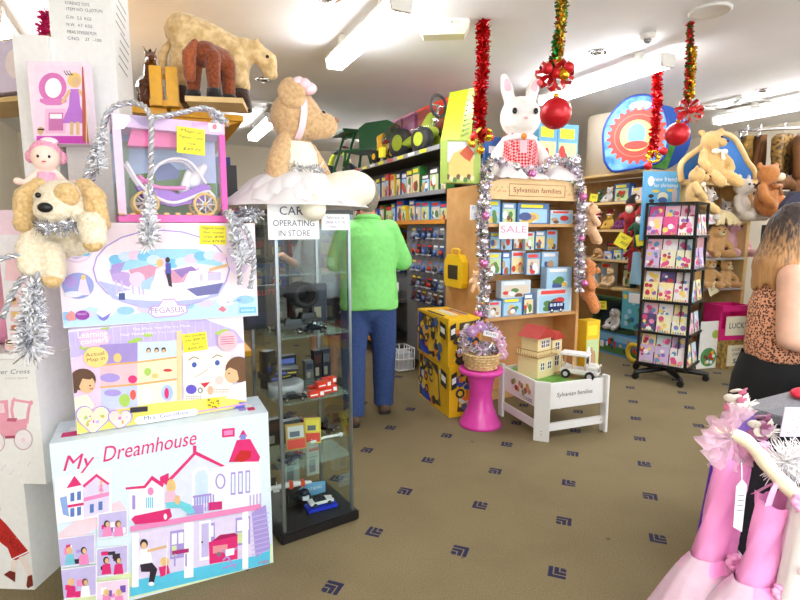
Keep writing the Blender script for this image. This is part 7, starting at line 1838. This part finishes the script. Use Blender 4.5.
# ---- card rack
RP = onz(666, 377, 0); RRZ = R(-42); RW = .42
t = thing('card_rack', 'black revolving greeting card rack on castors, in front of the teddy unit', 'card rack', V((RP.x, RP.y, 0)), RRZ)
BK = P((20, 20, 22), .4)
b = M()
for k in range(5): 
    a_ = 2 * PI * k / 5 + .3; b.limb([(0, 0, .1), (.34 * math.cos(a_), .34 * math.sin(a_), .07)], [.035, .022], BK, 8)
b.lathe([(.05, .07), (.05, .16)], BK, 14); b.build('star_base', t)
for k in range(5):
    a_ = 2 * PI * k / 5 + .3; b = M(); b.X = Matrix.Translation((.34 * math.cos(a_), .34 * math.sin(a_), .03)) @ Matrix.Rotation(PI / 2, 4, 'X'); b.lathe([(.03, -.02), (.03, .02)], BK, 14, smooth=False); b.build('castor', t)
for x in (-1, 1):
    for y in (-1, 1): b = M(); b.span((x * RW / 2 - .012, y * RW / 2 - .012, .14), (x * RW / 2 + .012, y * RW / 2 + .012, 1.68), BK); b.build('post', t)
for s in (0, 1):
    b = M(); b.span((-RW / 2 + .0, -RW / 2 + .07, .16), (RW / 2, -RW / 2 + .075, 1.66), BK) if s == 0 else b.span((RW / 2 - .075, -RW / 2, .16), (RW / 2 - .07, RW / 2, 1.66), BK); b.build('back_panel', t)
TIERS = [.17, .475, .78, 1.085, 1.39]
for z in TIERS:
    b = M(); b.span((-RW / 2, -RW / 2 - .03, z - .02), (RW / 2, -RW / 2 + .07, z), BK); b.build('tray', t)
    b = M(); b.span((RW / 2 - .07, -RW / 2, z - .02), (RW / 2 + .03, RW / 2, z), BK); b.build('tray', t)
b = M(); b.span((-RW / 2 - .01, -RW / 2 - .01, 1.675), (RW / 2 + .01, RW / 2 + .01, 1.69), BK); b.build('top', t)
q = random.Random(77)
CC = [(P((246, 240, 244)), 'white'), (P((246, 200, 220)), 'pale pink'), (P((214, 190, 232)), 'lilac'), (P((250, 236, 180)), 'cream'), (P((206, 226, 236)), 'pale blue'), (P((226, 90, 150)), 'magenta'), (P((90, 80, 130)), 'dark violet'), (P((240, 240, 210)), 'ivory')]
def card(label, p, rz, w_, h_, ci, group, tilt=R(-8)):
    b = M(); b.span((-w_ / 2, 0, 0), (w_ / 2, .004, h_), CC[ci][0]); k = 0
    for _ in range(7):
        k += 1; x, z, s = q.uniform(-.36, .3) * w_, q.uniform(.12, .8) * h_, q.uniform(.1, .22) * w_
        b.face([(x + s * math.cos(j * PI / 4), -.0003 * k, max(.01, min(h_ - .01, z + s * math.sin(j * PI / 4)))) for j in range(8)], q.choice([P((226, 80, 140)), P((240, 150, 190)), P((150, 110, 190)), HW, P((110, 160, 200)), P((250, 220, 110)), P((200, 60, 80))]))
    for j in range(5): k += 1; x = (-.4 + .17 * j) * w_; b.face([(x, -.0003 * k, .02 * h_), (x + .1 * w_, -.0003 * k, .02 * h_), (x + .1 * w_, -.0003 * k, .12 * h_), (x, -.0003 * k, .12 * h_)], q.choice([P((240, 200, 60)), P((226, 80, 140)), P((90, 170, 200)), P((140, 190, 90))]))
    o = b.build('greeting_card', None, p, rz); o.rotation_euler = (tilt, 0, rz)
    return tag(o, label, 'greeting card', group)
RM = Matrix.Rotation(RRZ, 3, 'Z')
tn = ['lowest', 'second lowest', 'middle', 'second highest', 'highest']
for ti, z in enumerate(TIERS):
    if ti == 4: pal = [5, 1, 1, 1, 5, 0]
    else: pal = [q.choice([0, 0, 1, 2, 3, 4, 7, 7, 0, 6]) for _ in range(6)]
    for i in range(3):
        x = (-.135, 0, .135)[i]
        card('%s greeting card, back row %s of the %s tier of the rack' % (CC[pal[i]][1], ['left', 'centre', 'right'][i], tn[ti]), V((RP.x, RP.y, 0)) + RM @ V((x, -RW / 2 + .035, z + .10)), RRZ, .125, .17, pal[i], 'cards in the rack back rows')
        card('%s greeting card, front row %s of the %s tier of the rack' % (CC[pal[3 + i]][1], ['left', 'centre', 'right'][i], tn[ti]), V((RP.x, RP.y, 0)) + RM @ V((x, -RW / 2 - .012, z + .002)), RRZ, .125, .17, pal[3 + i], 'cards in the rack front rows')
    for i in range(2):
        ci = q.randrange(5)
        card('%s greeting card, %s on the right side of the %s rack tier' % (CC[ci][1], ['nearer', 'farther'][i], tn[ti]), V((RP.x, RP.y, 0)) + RM @ V((RW / 2 + .012, -.1 + .2 * i, z + .002)), RRZ + PI / 2, .15, .19, ci, 'cards on the rack right side')
# blue poster box standing behind the rack top
pp = hit(V((RP.x, RP.y, 0)), R(8), .45, 662, 206)
t = thing('poster_box', 'sky blue poster box with dark printed figures standing behind the card rack', 'poster', V((pp.x, pp.y, pp.z - .35)), R(8))
b = M(); b.span((-.2, 0, 0), (.19, .05, .7), P((96, 176, 226), .4)); b.build('board', t)
b = M(); b.text('new friends', .045, HW, (.03, -.001, .6), 0, .27); b.text('for christmas', .04, HW, (.03, -.001, .54), 0, .27); 
for k, (x, z, rx, rz_, c) in enumerate(((-.14, .6, .035, .05, HW), (-.13, .45, .03, .02, BLACK), (-.12, .4, .03, .02, BLACK), (0, .44, .06, .05, P((226, 226, 200))), (0, .41, .05, .03, P((60, 100, 160))), (0, .37, .05, .02, P((150, 90, 50))), (.13, .45, .03, .09, P((200, 190, 200))), (-.08, .5, .04, .015, P((230, 200, 70))), (.08, .51, .04, .015, P((230, 200, 70))))): b.disc((x, z), rx, rz_, c, 16, -.001 - .0003 * k)
b.build('printed_front', t)

# ---- hanging red tinsel decorations
def dropper(label, top, bot, mats, rad, n, extra, lt=.05):
    d = top
    t = thing('tinsel_drop', label, 'christmas decoration', d, 0, 'hanging christmas decorations')
    b = M(); rel = [V((0, 0, 0))] + [V(p) - d for p in bot]
    b.tinsel(rel, rad, mats, n, l=lt, w=.007); b.tube(rel, .006, P((120, 20, 24))); b.build('tinsel', t)
    extra(t, rel[-1])
def zof(px, py, base): return at(px, py, base.y)
BALL = mat('red_bauble', (196, 20, 34), .3, .25, var=.1, scale=120, bump=.1)
GBALL = mat('gold_bauble', (236, 176, 40), .15, .9)
BOWM = mat('red_satin', (206, 26, 30), .3, .2, var=.1)
def bow_at(t, c, s, gold=True):
    b = M(); q = random.Random(int(s * 1000))
    for k in range(9):
        a_ = k * 2 * PI / 9 + .3; d = V((math.cos(a_), -.3 + .3 * q.random(), math.sin(a_) * .8)); u = d.orthogonal().normalized() * .4 * s
        pts = [c + d * s * f for f in (0, .5, 1, .95, .5)]; offs = [0, .22 * s, .1 * s, -.15 * s, -.2 * s]
        nn = d.cross(u).normalized()
        rg = [[p + nn * o_ - u * .45, p + nn * o_ + u * .45] for p, o_ in zip(pts, offs)]
        b.grid(rg, BOWM, close=False)
    b.ell(c + V((0, -.4 * s, 0)), s * .25, BOWM); b.build('ribbon_bow', t)
    if gold:
        for dx, dz, m in ((.35, -.1, GBALL), (.6, .25, BALL), (-.5, .2, BALL)): b = M(); bauble(b, c + V((dx * s, -.5 * s, dz * s)), s * .28, m); b.build('bauble', t)
T1 = onz(483, 20, CEIL); 
def ex1(t, e):
    q = random.Random(2)
    b = M()
    for k in range(10): a_ = k * .628; b.ell(e + V((.07 * math.cos(a_), -.04 + .03 * math.sin(a_), .05 * math.sin(a_ * 1.7))), (.035, .012, .03), [BOWM, GOLDTIN][k % 2], Euler((a_, a_ * .5, 0)), n=8, h=6)
    b.build('flower_cluster', t); b = M(); bauble(b, e + V((0, -.05, -.1)), .03, GBALL); b.build('bauble', t)
dropper('red tinsel drop with gold flowers hanging left of the white rabbit', T1, [zof(483, 60, T1), zof(480, 100, T1), zof(480, 138, T1)], [REDTIN], .062, 1500, ex1)
T2 = onz(563, -22, CEIL)
def ex2(t, e):
    b = M(); pe = e
    b.tinsel([pe + V((.03, -.02, .0)), pe + V((.04, -.02, .9))], .035, [GOLDTIN], 600, l=.04, w=.006); b.build('gold_tinsel', t)
    bow_at(t, pe + V((-.01, -.06, -.02)), .12)
    b = M(); bauble(b, pe + V((.02, -.02, -.24)), .1, BALL); b.build('big_bauble', t)
dropper('green red and gold tinsel drop with a large red bauble right of the rabbit', T2, [zof(561, 20, T2), zof(557, 50, T2), zof(553, 75, T2)], [GREENTIN, GREENTIN, REDTIN], .045, 1100, ex2)
T3 = onz(658, 64, CEIL)
def ex3(t, e):
    b = M()
    for k in range(8): a_ = k * .785; b.ell(e + V((.05 * math.cos(a_), -.03, .05 * math.sin(a_) - .02)), (.03, .012, .025), [GOLDTIN, GBALL][k % 2], Euler((a_, 0, a_)), n=8, h=6)
    b.build('flower_cluster', t)
    for dx, dz in ((.09, .03), (-.05, -.11)): b = M(); bauble(b, e + V((dx, -.04, dz)), .038, BALL); b.build('bauble', t)
dropper('red tinsel drop with gold flowers hanging in front of the blue tent', T3, [zof(657, 100, T3), zof(655, 130, T3), zof(652, 155, T3)], [REDTIN], .06, 1100, ex3)
T4 = onz(690, 22, CEIL)
def ex4(t, e):
    b = M(); b.tinsel([e + V((.015, -.02, .05)), e + V((.01, -.02, .42))], .03, [GOLDTIN], 420, l=.03, w=.006); b.build('gold_tinsel', t)
    bow_at(t, e + V((-.01, -.05, -.05)), .11, False)
    b = M(); bauble(b, e + V((-.06, -.0, -.21)), .09, BALL); b.build('big_bauble', t)
dropper('red and green tinsel drop with a red bow and bauble over the teddy unit', T4, [zof(690, 50, T4), zof(688, 85, T4), zof(687, 106, T4)], [GREENTIN, REDTIN, REDTIN], .035, 800, ex4)
# ================================================================== COSTUMES, WOMAN, COUNTER, TUTU DRESSES
ra, rb_ = at(738, 131, 6.3), at(850, 126, 5.9)
t = thing('costume_rail', 'chrome costume rail with hanging brown costumes at the right', 'clothes rail', ra)
b = M(); b.tube([V((0, 0, 0)), rb_ - ra], .014, CHROME, 10); b.build('rail', t)
for f in (.02, .98):
    b = M(); p = (rb_ - ra) * f; b.tube([p, V((p.x, p.y, -ra.z + .02))], .016, CHROME, 10); b.box((p.x, p.y, -ra.z + .015), (.08, .5, .03), CHROME); b.build('post', t)
LEO = mat('leopard_cloth', (150, 110, 40), .8, c2=(50, 34, 16), scale=28, detail=2)
BRNC = mat('brown_cloth', (120, 76, 36), .8, c2=(96, 58, 26), scale=10); OLV = mat('olive_cloth', (170, 130, 50), .8, c2=(110, 80, 30), scale=14)
def costume(label, px, m, w_, h_, m2=None, tri=False, group='costumes on the rail'):
    f = (px - 738) / 112.0; p = ra.lerp(rb_, f)
    t = thing('hanging_costume', label, 'costume', p, R(35), group)
    b = M(); b.tube(smoothpath([(0, 0, .0), (.02, 0, .04), (0, 0, .06), (-.02, 0, .03), (0, 0, -.02), (0, 0, -.05)], .01), .005, CHROME, 6); b.tube([(-w_ * .4, 0, -.1), (0, 0, -.05), (w_ * .4, 0, -.1)], .01, BLACK, 6); b.build('hanger', t)
    b = M(); rg = []
    for j in range(9):
        g = j / 8; ww = w_ / 2 * ((.25 + .95 * g) if tri else (.55 + .5 * min(1, g * 4)))
        rg.append([(ww * math.cos(k * PI / 14) * (1 + .04 * math.sin(k * 3)), .06 * math.sin(k * PI / 14) * (1 + .35 * math.sin(k * 2.4 + j * .3)), -.06 - h_ * g + (.01 * math.sin(k * 2) if j == 8 else 0)) for k in range(28)])
    b.grid(rg, m, cap0=True, cap1=True); b.build('garment', t)
    if m2:
        for s in (-1, 1): b = M(); b.limb([(s * w_ * .42, 0, -.14), (s * w_ * .56, -.02, -.3), (s * w_ * .55, -.04, -h_ * .75)], [.06, .055, .05], m2); b.build('sleeve', t)
costume('yellow and black hooded costume at the left end of the rail', 748, OLV, .34, .5, None, True)
costume('olive brown pointed costume second from the left on the rail', 762, BRNC, .26, .6, None, True)
costume('leopard patterned costume jacket hanging on the rail', 787, LEO, .42, .6, LEO)
costume('dark brown costume at the right end of the rail, cut by the photo edge', 808, BRNC, .36, .7, BRNC)
pbk = at(776, 180, 5.9)
b = M(); b.limb([(-.18, 0, 0), (-.05, -.03, -.03), (.1, 0, -.01), (.2, 0, -.05)], [.07, .09, .08, .06], BRNC); o = b.build('brown_bundle', None, pbk, R(10)); fuse(o, .015, .02); tag(o, 'brown cloth bundle under the leopard jacket, on a dark ledge', 'cloth')
sb = at(778, 190, 5.9)
b = M(); b.span((-.3, 0, -.03), (.6, .3, 0), P((60, 50, 44))); tag(b.build('dark_ledge', None, V((sb.x, sb.y - .1, sb.z - .02)), R(10)), 'dark ledge under the brown cloth bundle at the right', 'shelf')
pbk = at(797, 210, 4.9)
t = thing('dark_bag', 'dark blue bag with a small red printed figure behind the woman', 'bag', pbk, R(-5))
b = M(); b.prism([(-.16, -.13), (.2, -.13), (.24, .06), (.16, .16), (-.06, .16), (-.14, .05)], -.04, .04, P((44, 42, 66), .7)); b.build('body', t)
b = M(); b.face([(0, -.042, -.06), (.06, -.042, -.06), (.06, -.042, .06), (0, -.042, .06)], P((170, 50, 40))); b.ell((.03, -.042, .08), (.02, .004, .02), P((170, 50, 40)), n=8, h=6); b.build('printed_figure', t)
# dark clothes stack the bag lies on
b = M(); b.span((-.2, 0, 0), (.7, .4, pbk.z - .135), P((46, 40, 40), .8)); tag(b.build('dark_cabinet', None, V((pbk.x, pbk.y - .2, 0)), R(-5)), 'dark low cabinet behind the woman, under the dark blue bag', 'cabinet')

# ---- woman seen from behind at the right edge
PRINT = bpy.data.materials.new('animal_print_cloth'); PRINT.use_nodes = True
nt = PRINT.node_tree; tc_ = nt.nodes.new('ShaderNodeTexCoord'); vo = nt.nodes.new('ShaderNodeTexVoronoi'); vo.inputs['Scale'].default_value = 105
cr = nt.nodes.new('ShaderNodeValToRGB'); cr.color_ramp.elements[0].position = .42; cr.color_ramp.elements[0].color = L3((92, 52, 40)); cr.color_ramp.elements[1].position = .52; cr.color_ramp.elements[1].color = L3((228, 164, 128))
nt.links.new(tc_.outputs['Object'], vo.inputs['Vector']); nt.links.new(vo.outputs['Distance'], cr.inputs['Fac']); nt.links.new(cr.outputs['Color'], nt.nodes['Principled BSDF'].inputs['Base Color']); nt.nodes['Principled BSDF'].inputs['Roughness'].default_value = .85
def hairmat():
    m = bpy.data.materials.new('ombre_hair'); m.use_nodes = True; nt = m.node_tree; bs = nt.nodes['Principled BSDF']
    tc = nt.nodes.new('ShaderNodeTexCoord'); sx = nt.nodes.new('ShaderNodeSeparateXYZ'); nt.links.new(tc.outputs['Object'], sx.inputs['Vector'])
    nz = nt.nodes.new('ShaderNodeTexNoise'); nz.inputs['Scale'].default_value = 8; mp = nt.nodes.new('ShaderNodeMapping'); mp.inputs['Scale'].default_value = (14, 14, 1.2)
    nt.links.new(tc.outputs['Object'], mp.inputs['Vector']); nt.links.new(mp.outputs['Vector'], nz.inputs['Vector'])
    ma = nt.nodes.new('ShaderNodeMath'); ma.operation = 'MULTIPLY_ADD'; ma.inputs[1].default_value = .95; nt.links.new(nz.outputs['Fac'], ma.inputs[0])
    mr = nt.nodes.new('ShaderNodeMapRange'); mr.inputs['From Min'].default_value = 1.52; mr.inputs['From Max'].default_value = 1.1; nt.links.new(sx.outputs['Z'], mr.inputs['Value']); nt.links.new(mr.outputs['Result'], ma.inputs[2])
    cr = nt.nodes.new('ShaderNodeValToRGB'); cr.color_ramp.elements[0].position = .62; cr.color_ramp.elements[0].color = L3((50, 34, 27)); cr.color_ramp.elements[1].position = 1.0; cr.color_ramp.elements[1].color = L3((190, 140, 88))
    nt.links.new(ma.outputs[0], cr.inputs['Fac']); nt.links.new(cr.outputs['Color'], bs.inputs['Base Color']); bs.inputs['Roughness'].default_value = .5
    bp = nt.nodes.new('ShaderNodeBump'); bp.inputs['Strength'].default_value = .7; bp.inputs['Distance'].default_value = .01; nt.links.new(nz.outputs['Fac'], bp.inputs['Height']); nt.links.new(bp.outputs['Normal'], bs.inputs['Normal'])
    return m
HM = hairmat()
wp = at(784, 300, 2.35)
t = person('woman with long ombre hair in an animal print top and black skirt, seen from behind', V((wp.x, 2.35, 0)), R(-118), 1.545, HM, PRINT, P((18, 18, 20), .85), BLACK,
           {1: ((.225, .0, 1.12), (.18, .22, 1.03)), -1: ((-.21, .08, 1.13), (-.14, .3, 1.08))}, female=True, stance=.06)

# ---- dark counter with a grey top at lower right
c0 = onz(737, 404, .86); CRr = R(27)
t = thing('sales_counter', 'dark counter with a speckled grey top at the lower right', 'counter', V((c0.x, c0.y, 0)), CRr)
SPK = mat('speckled_grey', (140, 140, 146), .7, c2=(112, 112, 118), scale=180)
b = M(); b.span((0, -1.0, .83), (1.3, 0, .86), SPK, .004); b.build('top', t)
b = M(); b.span((.02, -.98, 0), (1.28, -.02, .83), mat('black_drape', (24, 22, 30), .85, c2=(34, 32, 44), scale=6)); b.build('body', t)
def C_(x, y, z): return V((c0.x, c0.y, 0)) + Matrix.Rotation(CRr, 3, 'Z') @ V((x, y, z))
p = onz(803, 398, .86)
b = M(); b.ell((0, 0, .015), (.05, .035, .02), P((226, 40, 70), .5)); tag(b.build('red_pouch', None, V((p.x, p.y, .862)), R(20)), 'small red pouch on the speckled grey counter', 'pouch')
# hair flowers clipped along the counter edge
def rose(label, p, S, petals, name='hair_flower', group='flower hair clips'):
    t = thing(name, label, 'hair clip', p, R(20), group); t.scale = (S, S, S)
    q = random.Random(int(p.x * 1000)); b = M()
    for ring, (n, r_, tl) in enumerate(((5, .16, .2), (6, .32, .6), (7, .48, 1.0))):
        for k in range(n):
            a_ = k * 2 * PI / n + ring * .5; c = V((r_ * math.cos(a_), -.22 + .14 * ring, r_ * math.sin(a_)))
            b.ell(c, (.26, .05, .22), petals[(k + ring) % len(petals)], Euler((tl * math.sin(a_), a_ * 0 , tl * math.cos(a_))), n=10, h=6)
    b.build('petals', t)
    b = M()
    b.tinsel([(.3, 0, -.2), (.6, 0, -.35)], .5, [P((240, 236, 230), .8)], 60, l=.3, w=.03, rr=q); b.build('feathers', t)
    b = M(); b.box((0, .12, 0), (.3, .04, .1), P((226, 220, 200))); b.build('clip', t)
IV, DR = P((246, 238, 224), .7), P((200, 110, 140), .7)
rose('cream and rose hair flower at the corner of the grey counter', at(739, 401, 1.62), .075, [IV, IV, DR])
rose('mauve striped hair rose below the cream one, on clear packing', at(763, 427, 1.5), .07, [P((206, 160, 186), .6), IV, P((160, 90, 130), .6)])
p = at(757, 424, 1.56)
b = M(); rg = [[(-.09, 0, .06), (-.05, -.02, -.02), (-.04, 0, -.1)], [(.02, -.02, .05), (.03, -.03, -.04), (.02, -.02, -.12)], [(.1, 0, .05), (.1, -.01, -.04), (.08, 0, -.09)]]
b.grid(rg, film('crinkled_wrap', .2, (240, 240, 240), .12), close=False); tag(b.build('clear_wrap', None, p, R(15)), 'clear crinkled wrap behind the two hair flowers', 'packaging')
p = at(796, 422, 1.42)
b = M(); b.box((0, 0, 0), (.1, .003, .085), P((232, 216, 240)), ry=R(6)); q = random.Random(4)
for k in range(18): x, z = q.uniform(-.045, .045), q.uniform(-.036, .036); b.disc((x, z), .002, .002, P((170, 130, 190)), 8, -.0022)
tag(b.build('spotted_card', None, p, R(15)), 'lilac spotted card at the right edge of the counter', 'card')
# purple garments hanging on the counter side
p = at(741, 424, 1.66)
b = M(); b.prism([(-.035, -.03), (.04, -.06), (.055, .03), (.0, .05), (-.035, .045)], -.01, .01, P((150, 110, 206), .6)); b.prism([(-.055, -.03), (-.036, -.03), (-.036, .045), (-.05, .045)], -.004, .004, HW); tag(b.build('purple_hair_bow', None, p, R(15)), 'small purple satin bow with a white card at the counter corner', 'hair clip')
p = at(729, 462, 1.56)
b = M(); rg = []
for j in range(8): g = j / 7; rg.append([(-.03 - .06 * g + .03 * math.cos(k * PI / 6), .02 * math.sin(k * PI / 6), -.48 * g) for k in range(12)])
b.grid(rg, P((92, 40, 180), .5)); 
tag(b.build('purple_garment', None, p, R(10)), 'long purple garment hanging at the counter side behind the pink dresses', 'garment')
b = M(); rg = []
for j in range(8): g = j / 7; rg.append([(.0 - .05 * g + .025 * math.cos(k * PI / 6), .03 + .02 * math.sin(k * PI / 6), -.5 * g) for k in range(12)])
b.grid(rg, P((44, 28, 24), .7)); tag(b.build('brown_garment', None, p + V((.02, .0, 0)), R(10)), 'thin dark brown garment beside the purple one', 'garment')
# padded cream hanger with pink tulle bow
h0, h1 = at(712, 428, 1.24), at(812, 512, 1.06)
t = thing('padded_hanger', 'cream padded hanger with a pink tulle bow, holding the pink dresses', 'hanger', h0)
b = M(); pth = smoothpath([V((0, 0, 0)), (at(745, 440, 1.2) - h0), (at(775, 474, 1.13) - h0), h1 - h0], .01)
b.tube(pth, [.016 + .0012 * math.sin(i * 1.1) for i in range(len(pth))], mat('cream_satin', (244, 234, 204), .45, var=.04), 12); b.build('padded_bar', t)
b = M(); q = random.Random(3)
for a0, l_, wd in ((-150, .075, .04), (165, .06, .035), (125, .05, .03), (-50, .09, .028), (75, .075, .026), (-100, .085, .036)):
    d = V((math.cos(R(a0)), -.15, math.sin(R(a0)))); u = V((-math.sin(R(a0)), 0, math.cos(R(a0))))
    rg = []
    for j in range(7):
        g = j / 6; ww = wd * (.25 + .9 * g); rg.append([V((.025, -.02, -.005)) + d * l_ * g + u * ww * (s / 4) + V((0, .018 * math.sin(s * 1.8 + j), 0)) for s in range(-4, 5)])
    b.grid(rg, TULLEP, close=False)
b.build('tulle_bow', t)
b = M(); b.tube([at(800, 500, 1.09) - h0, at(830, 520, 1.05) - h0], .022, mat('pink_satin', (236, 160, 180), .4, var=.04), 10); b.build('satin_end', t)
b = M(); mid = at(805, 470, 1.2) - h0; b.tube(smoothpath([at(790, 487, 1.12) - h0, mid, C_(.3, -.3, .80) - h0], .02), .008, CHROME, 8); b.build('wire_hook', t)
NETW = mat('white_net', (248, 238, 246), .7, alpha=.4, var=.03)
SAT = mat('pink_leotard', (238, 150, 206), .35, var=.06, scale=8); FROS = mat('pink_rosette', (246, 176, 220), .5, var=.05)
def dress(label, top, waist, w0, w1, L_, seed, rz, tilt=0.0):
    """leotard bodice hung by its straps with a layered net skirt; the skirt hangs on below the frame"""
    t = thing('tutu_dress', label, 'dress', top, rz, 'pink tutu dresses')
    dn = V(waist) - V(top); Rm = Matrix.Rotation(-rz, 3, 'Z'); dn = Rm @ dn
    b = M(); rg = []; L0 = dn.length
    for j in range(13):
        g = j / 12; ww = w0 + (w1 - w0) * g ** 1.3 - .006 * math.sin(PI * g)
        ring = []
        for k in range(36):
            an = PI * k / 18; up = (abs(math.cos(an)) ** 1.5) * (1 - g) ** 2 * .022 + (.0 if math.sin(an) < 0 else .015 * (1 - g) ** 2)
            ring.append(dn * (g * .84 + .16) + V((ww * math.cos(an), ww * .55 * math.sin(an) * (1 + .04 * math.sin(k * 1.7 + j * .8)) + .004 * math.sin(g * 14 + k), up)))
        rg.append(ring)
    b.grid(rg, SAT); b.build('bodice', t)
    for s in (-1, 1):
        b = M(); pth = smoothpath([dn * .15 + V((s * w0 * .8, -.02, .01)), dn * .05 + V((s * w0 * .5, -.015, .02)), V((0, 0, .02)), dn * .1 + V((s * w0 * .6, .03, 0))], .01)
        b.grid([[p + V((-.009, 0, 0)), p + V((.009, 0, 0))] for p in pth], FROS, close=False); b.build('strap', t)
    q = random.Random(seed)
    for (dx, g) in ((w0 * .7, .12), (w0 * .3, .02), (0, .95)):
        b = M(); c = dn * g + V((dx, -.045, 0))
        for k in range(6): b.ell(c + V((.012 * math.cos(k), -.004, .012 * math.sin(k))), (.013, .007, .012), FROS, Euler((k, 0, k)), n=8, h=6)
        b.build('rosette', t)
    for layer, (m, sc) in enumerate(((SAT, .72), (TULLEP, .95), (NETW, 1.1))):
        b = M(); rg = []
        for j in range(9):
            g = j / 8; rad = w1 * 1.04 + (L_ * .62 * sc - w1 * .3) * g ** .75
            rg.append([dn + V((0, 0, .012)) + V((rad * math.cos(k * PI / 36) * (1 + .05 * g * math.sin(k * 5 + layer)), rad * (.55 + .2 * g) * math.sin(k * PI / 36) * (1 + .05 * math.sin(k * 7 + j * .2)), -L_ * sc * g - .012 * math.sin(k * 6 + layer) * g)) for k in range(72)])
        b.grid(rg, m); b.build('skirt_layer', t)
    b = M(); rg = []                                # a long white tag on the front
    return t
dress('pink tutu dress hanging furthest left, with a pale net skirt', at(738, 440, 1.24), at(714, 556, 1.22), .055, .065, .3, 1, R(20))
dress('pink tutu dress in front, with a bow strap and rosette at its waist', at(776, 490, 1.12), at(762, 582, 1.12), .045, .066, .3, 2, R(10))
p = at(740, 502, 1.13)
b = M(); b.prism([(-.012, -.06), (.012, -.075), (.014, .04), (0, .055), (-.014, .04)], -.0006, .0006, P((244, 240, 246))); b.tube([(0, 0, .05), (.004, .01, .09)], .0012, HW, 5)
for k in range(4): b.face([(-.008, -.0012, -.02 + k * .012), (.008, -.0012, -.022 + k * .012), (.008, -.0012, -.019 + k * .012), (-.008, -.0012, -.017 + k * .012)], GREY)
tag(b.build('swing_tag', None, p, R(10)), 'white swing tag hanging between the two pink dresses', 'swing tag')
# white fluffy trim and floral white dress at the right edge
p = at(800, 462, 1.16)
b = M(); b.tinsel([(-.05, 0, .0), (.02, 0, .0), (.06, 0, .02)], .06, [P((250, 248, 250), .8)], 700, l=.03, w=.0014); tag(b.build('marabou_trim', None, p), 'white fluffy feather trim at the right edge above the floral dress', 'trim feather')
p = at(812, 500, 1.08)
t = thing('floral_dress', 'white dress with pink and green flowers at the lower right corner', 'dress', p, R(10))
b = M(); rg = []
for j in range(8): g = j / 7; rg.append([((.035 + .06 * g) * math.cos(k * PI / 12) * (1 + .07 * math.sin(k * 3)), .04 * math.sin(k * PI / 12) * (1 + .2 * math.sin(k * 5)), -.5 * g) for k in range(24)])
b.grid(rg, mat('white_satin', (246, 240, 240), .4, var=.02)); b.build('dress_body', t)
b = M(); q = random.Random(5)
for k in range(16):
    g = q.random(); an = q.uniform(PI * 1.05, PI * 1.8); b.ell(((.037 + .06 * g) * math.cos(an), .042 * math.sin(an) - .004, -.06 - .4 * g), (.011, .004, .011), [P((240, 180, 196)), P((190, 214, 160)), P((250, 226, 230))][k % 3], n=8, h=6)
b.build('printed_flowers', t)
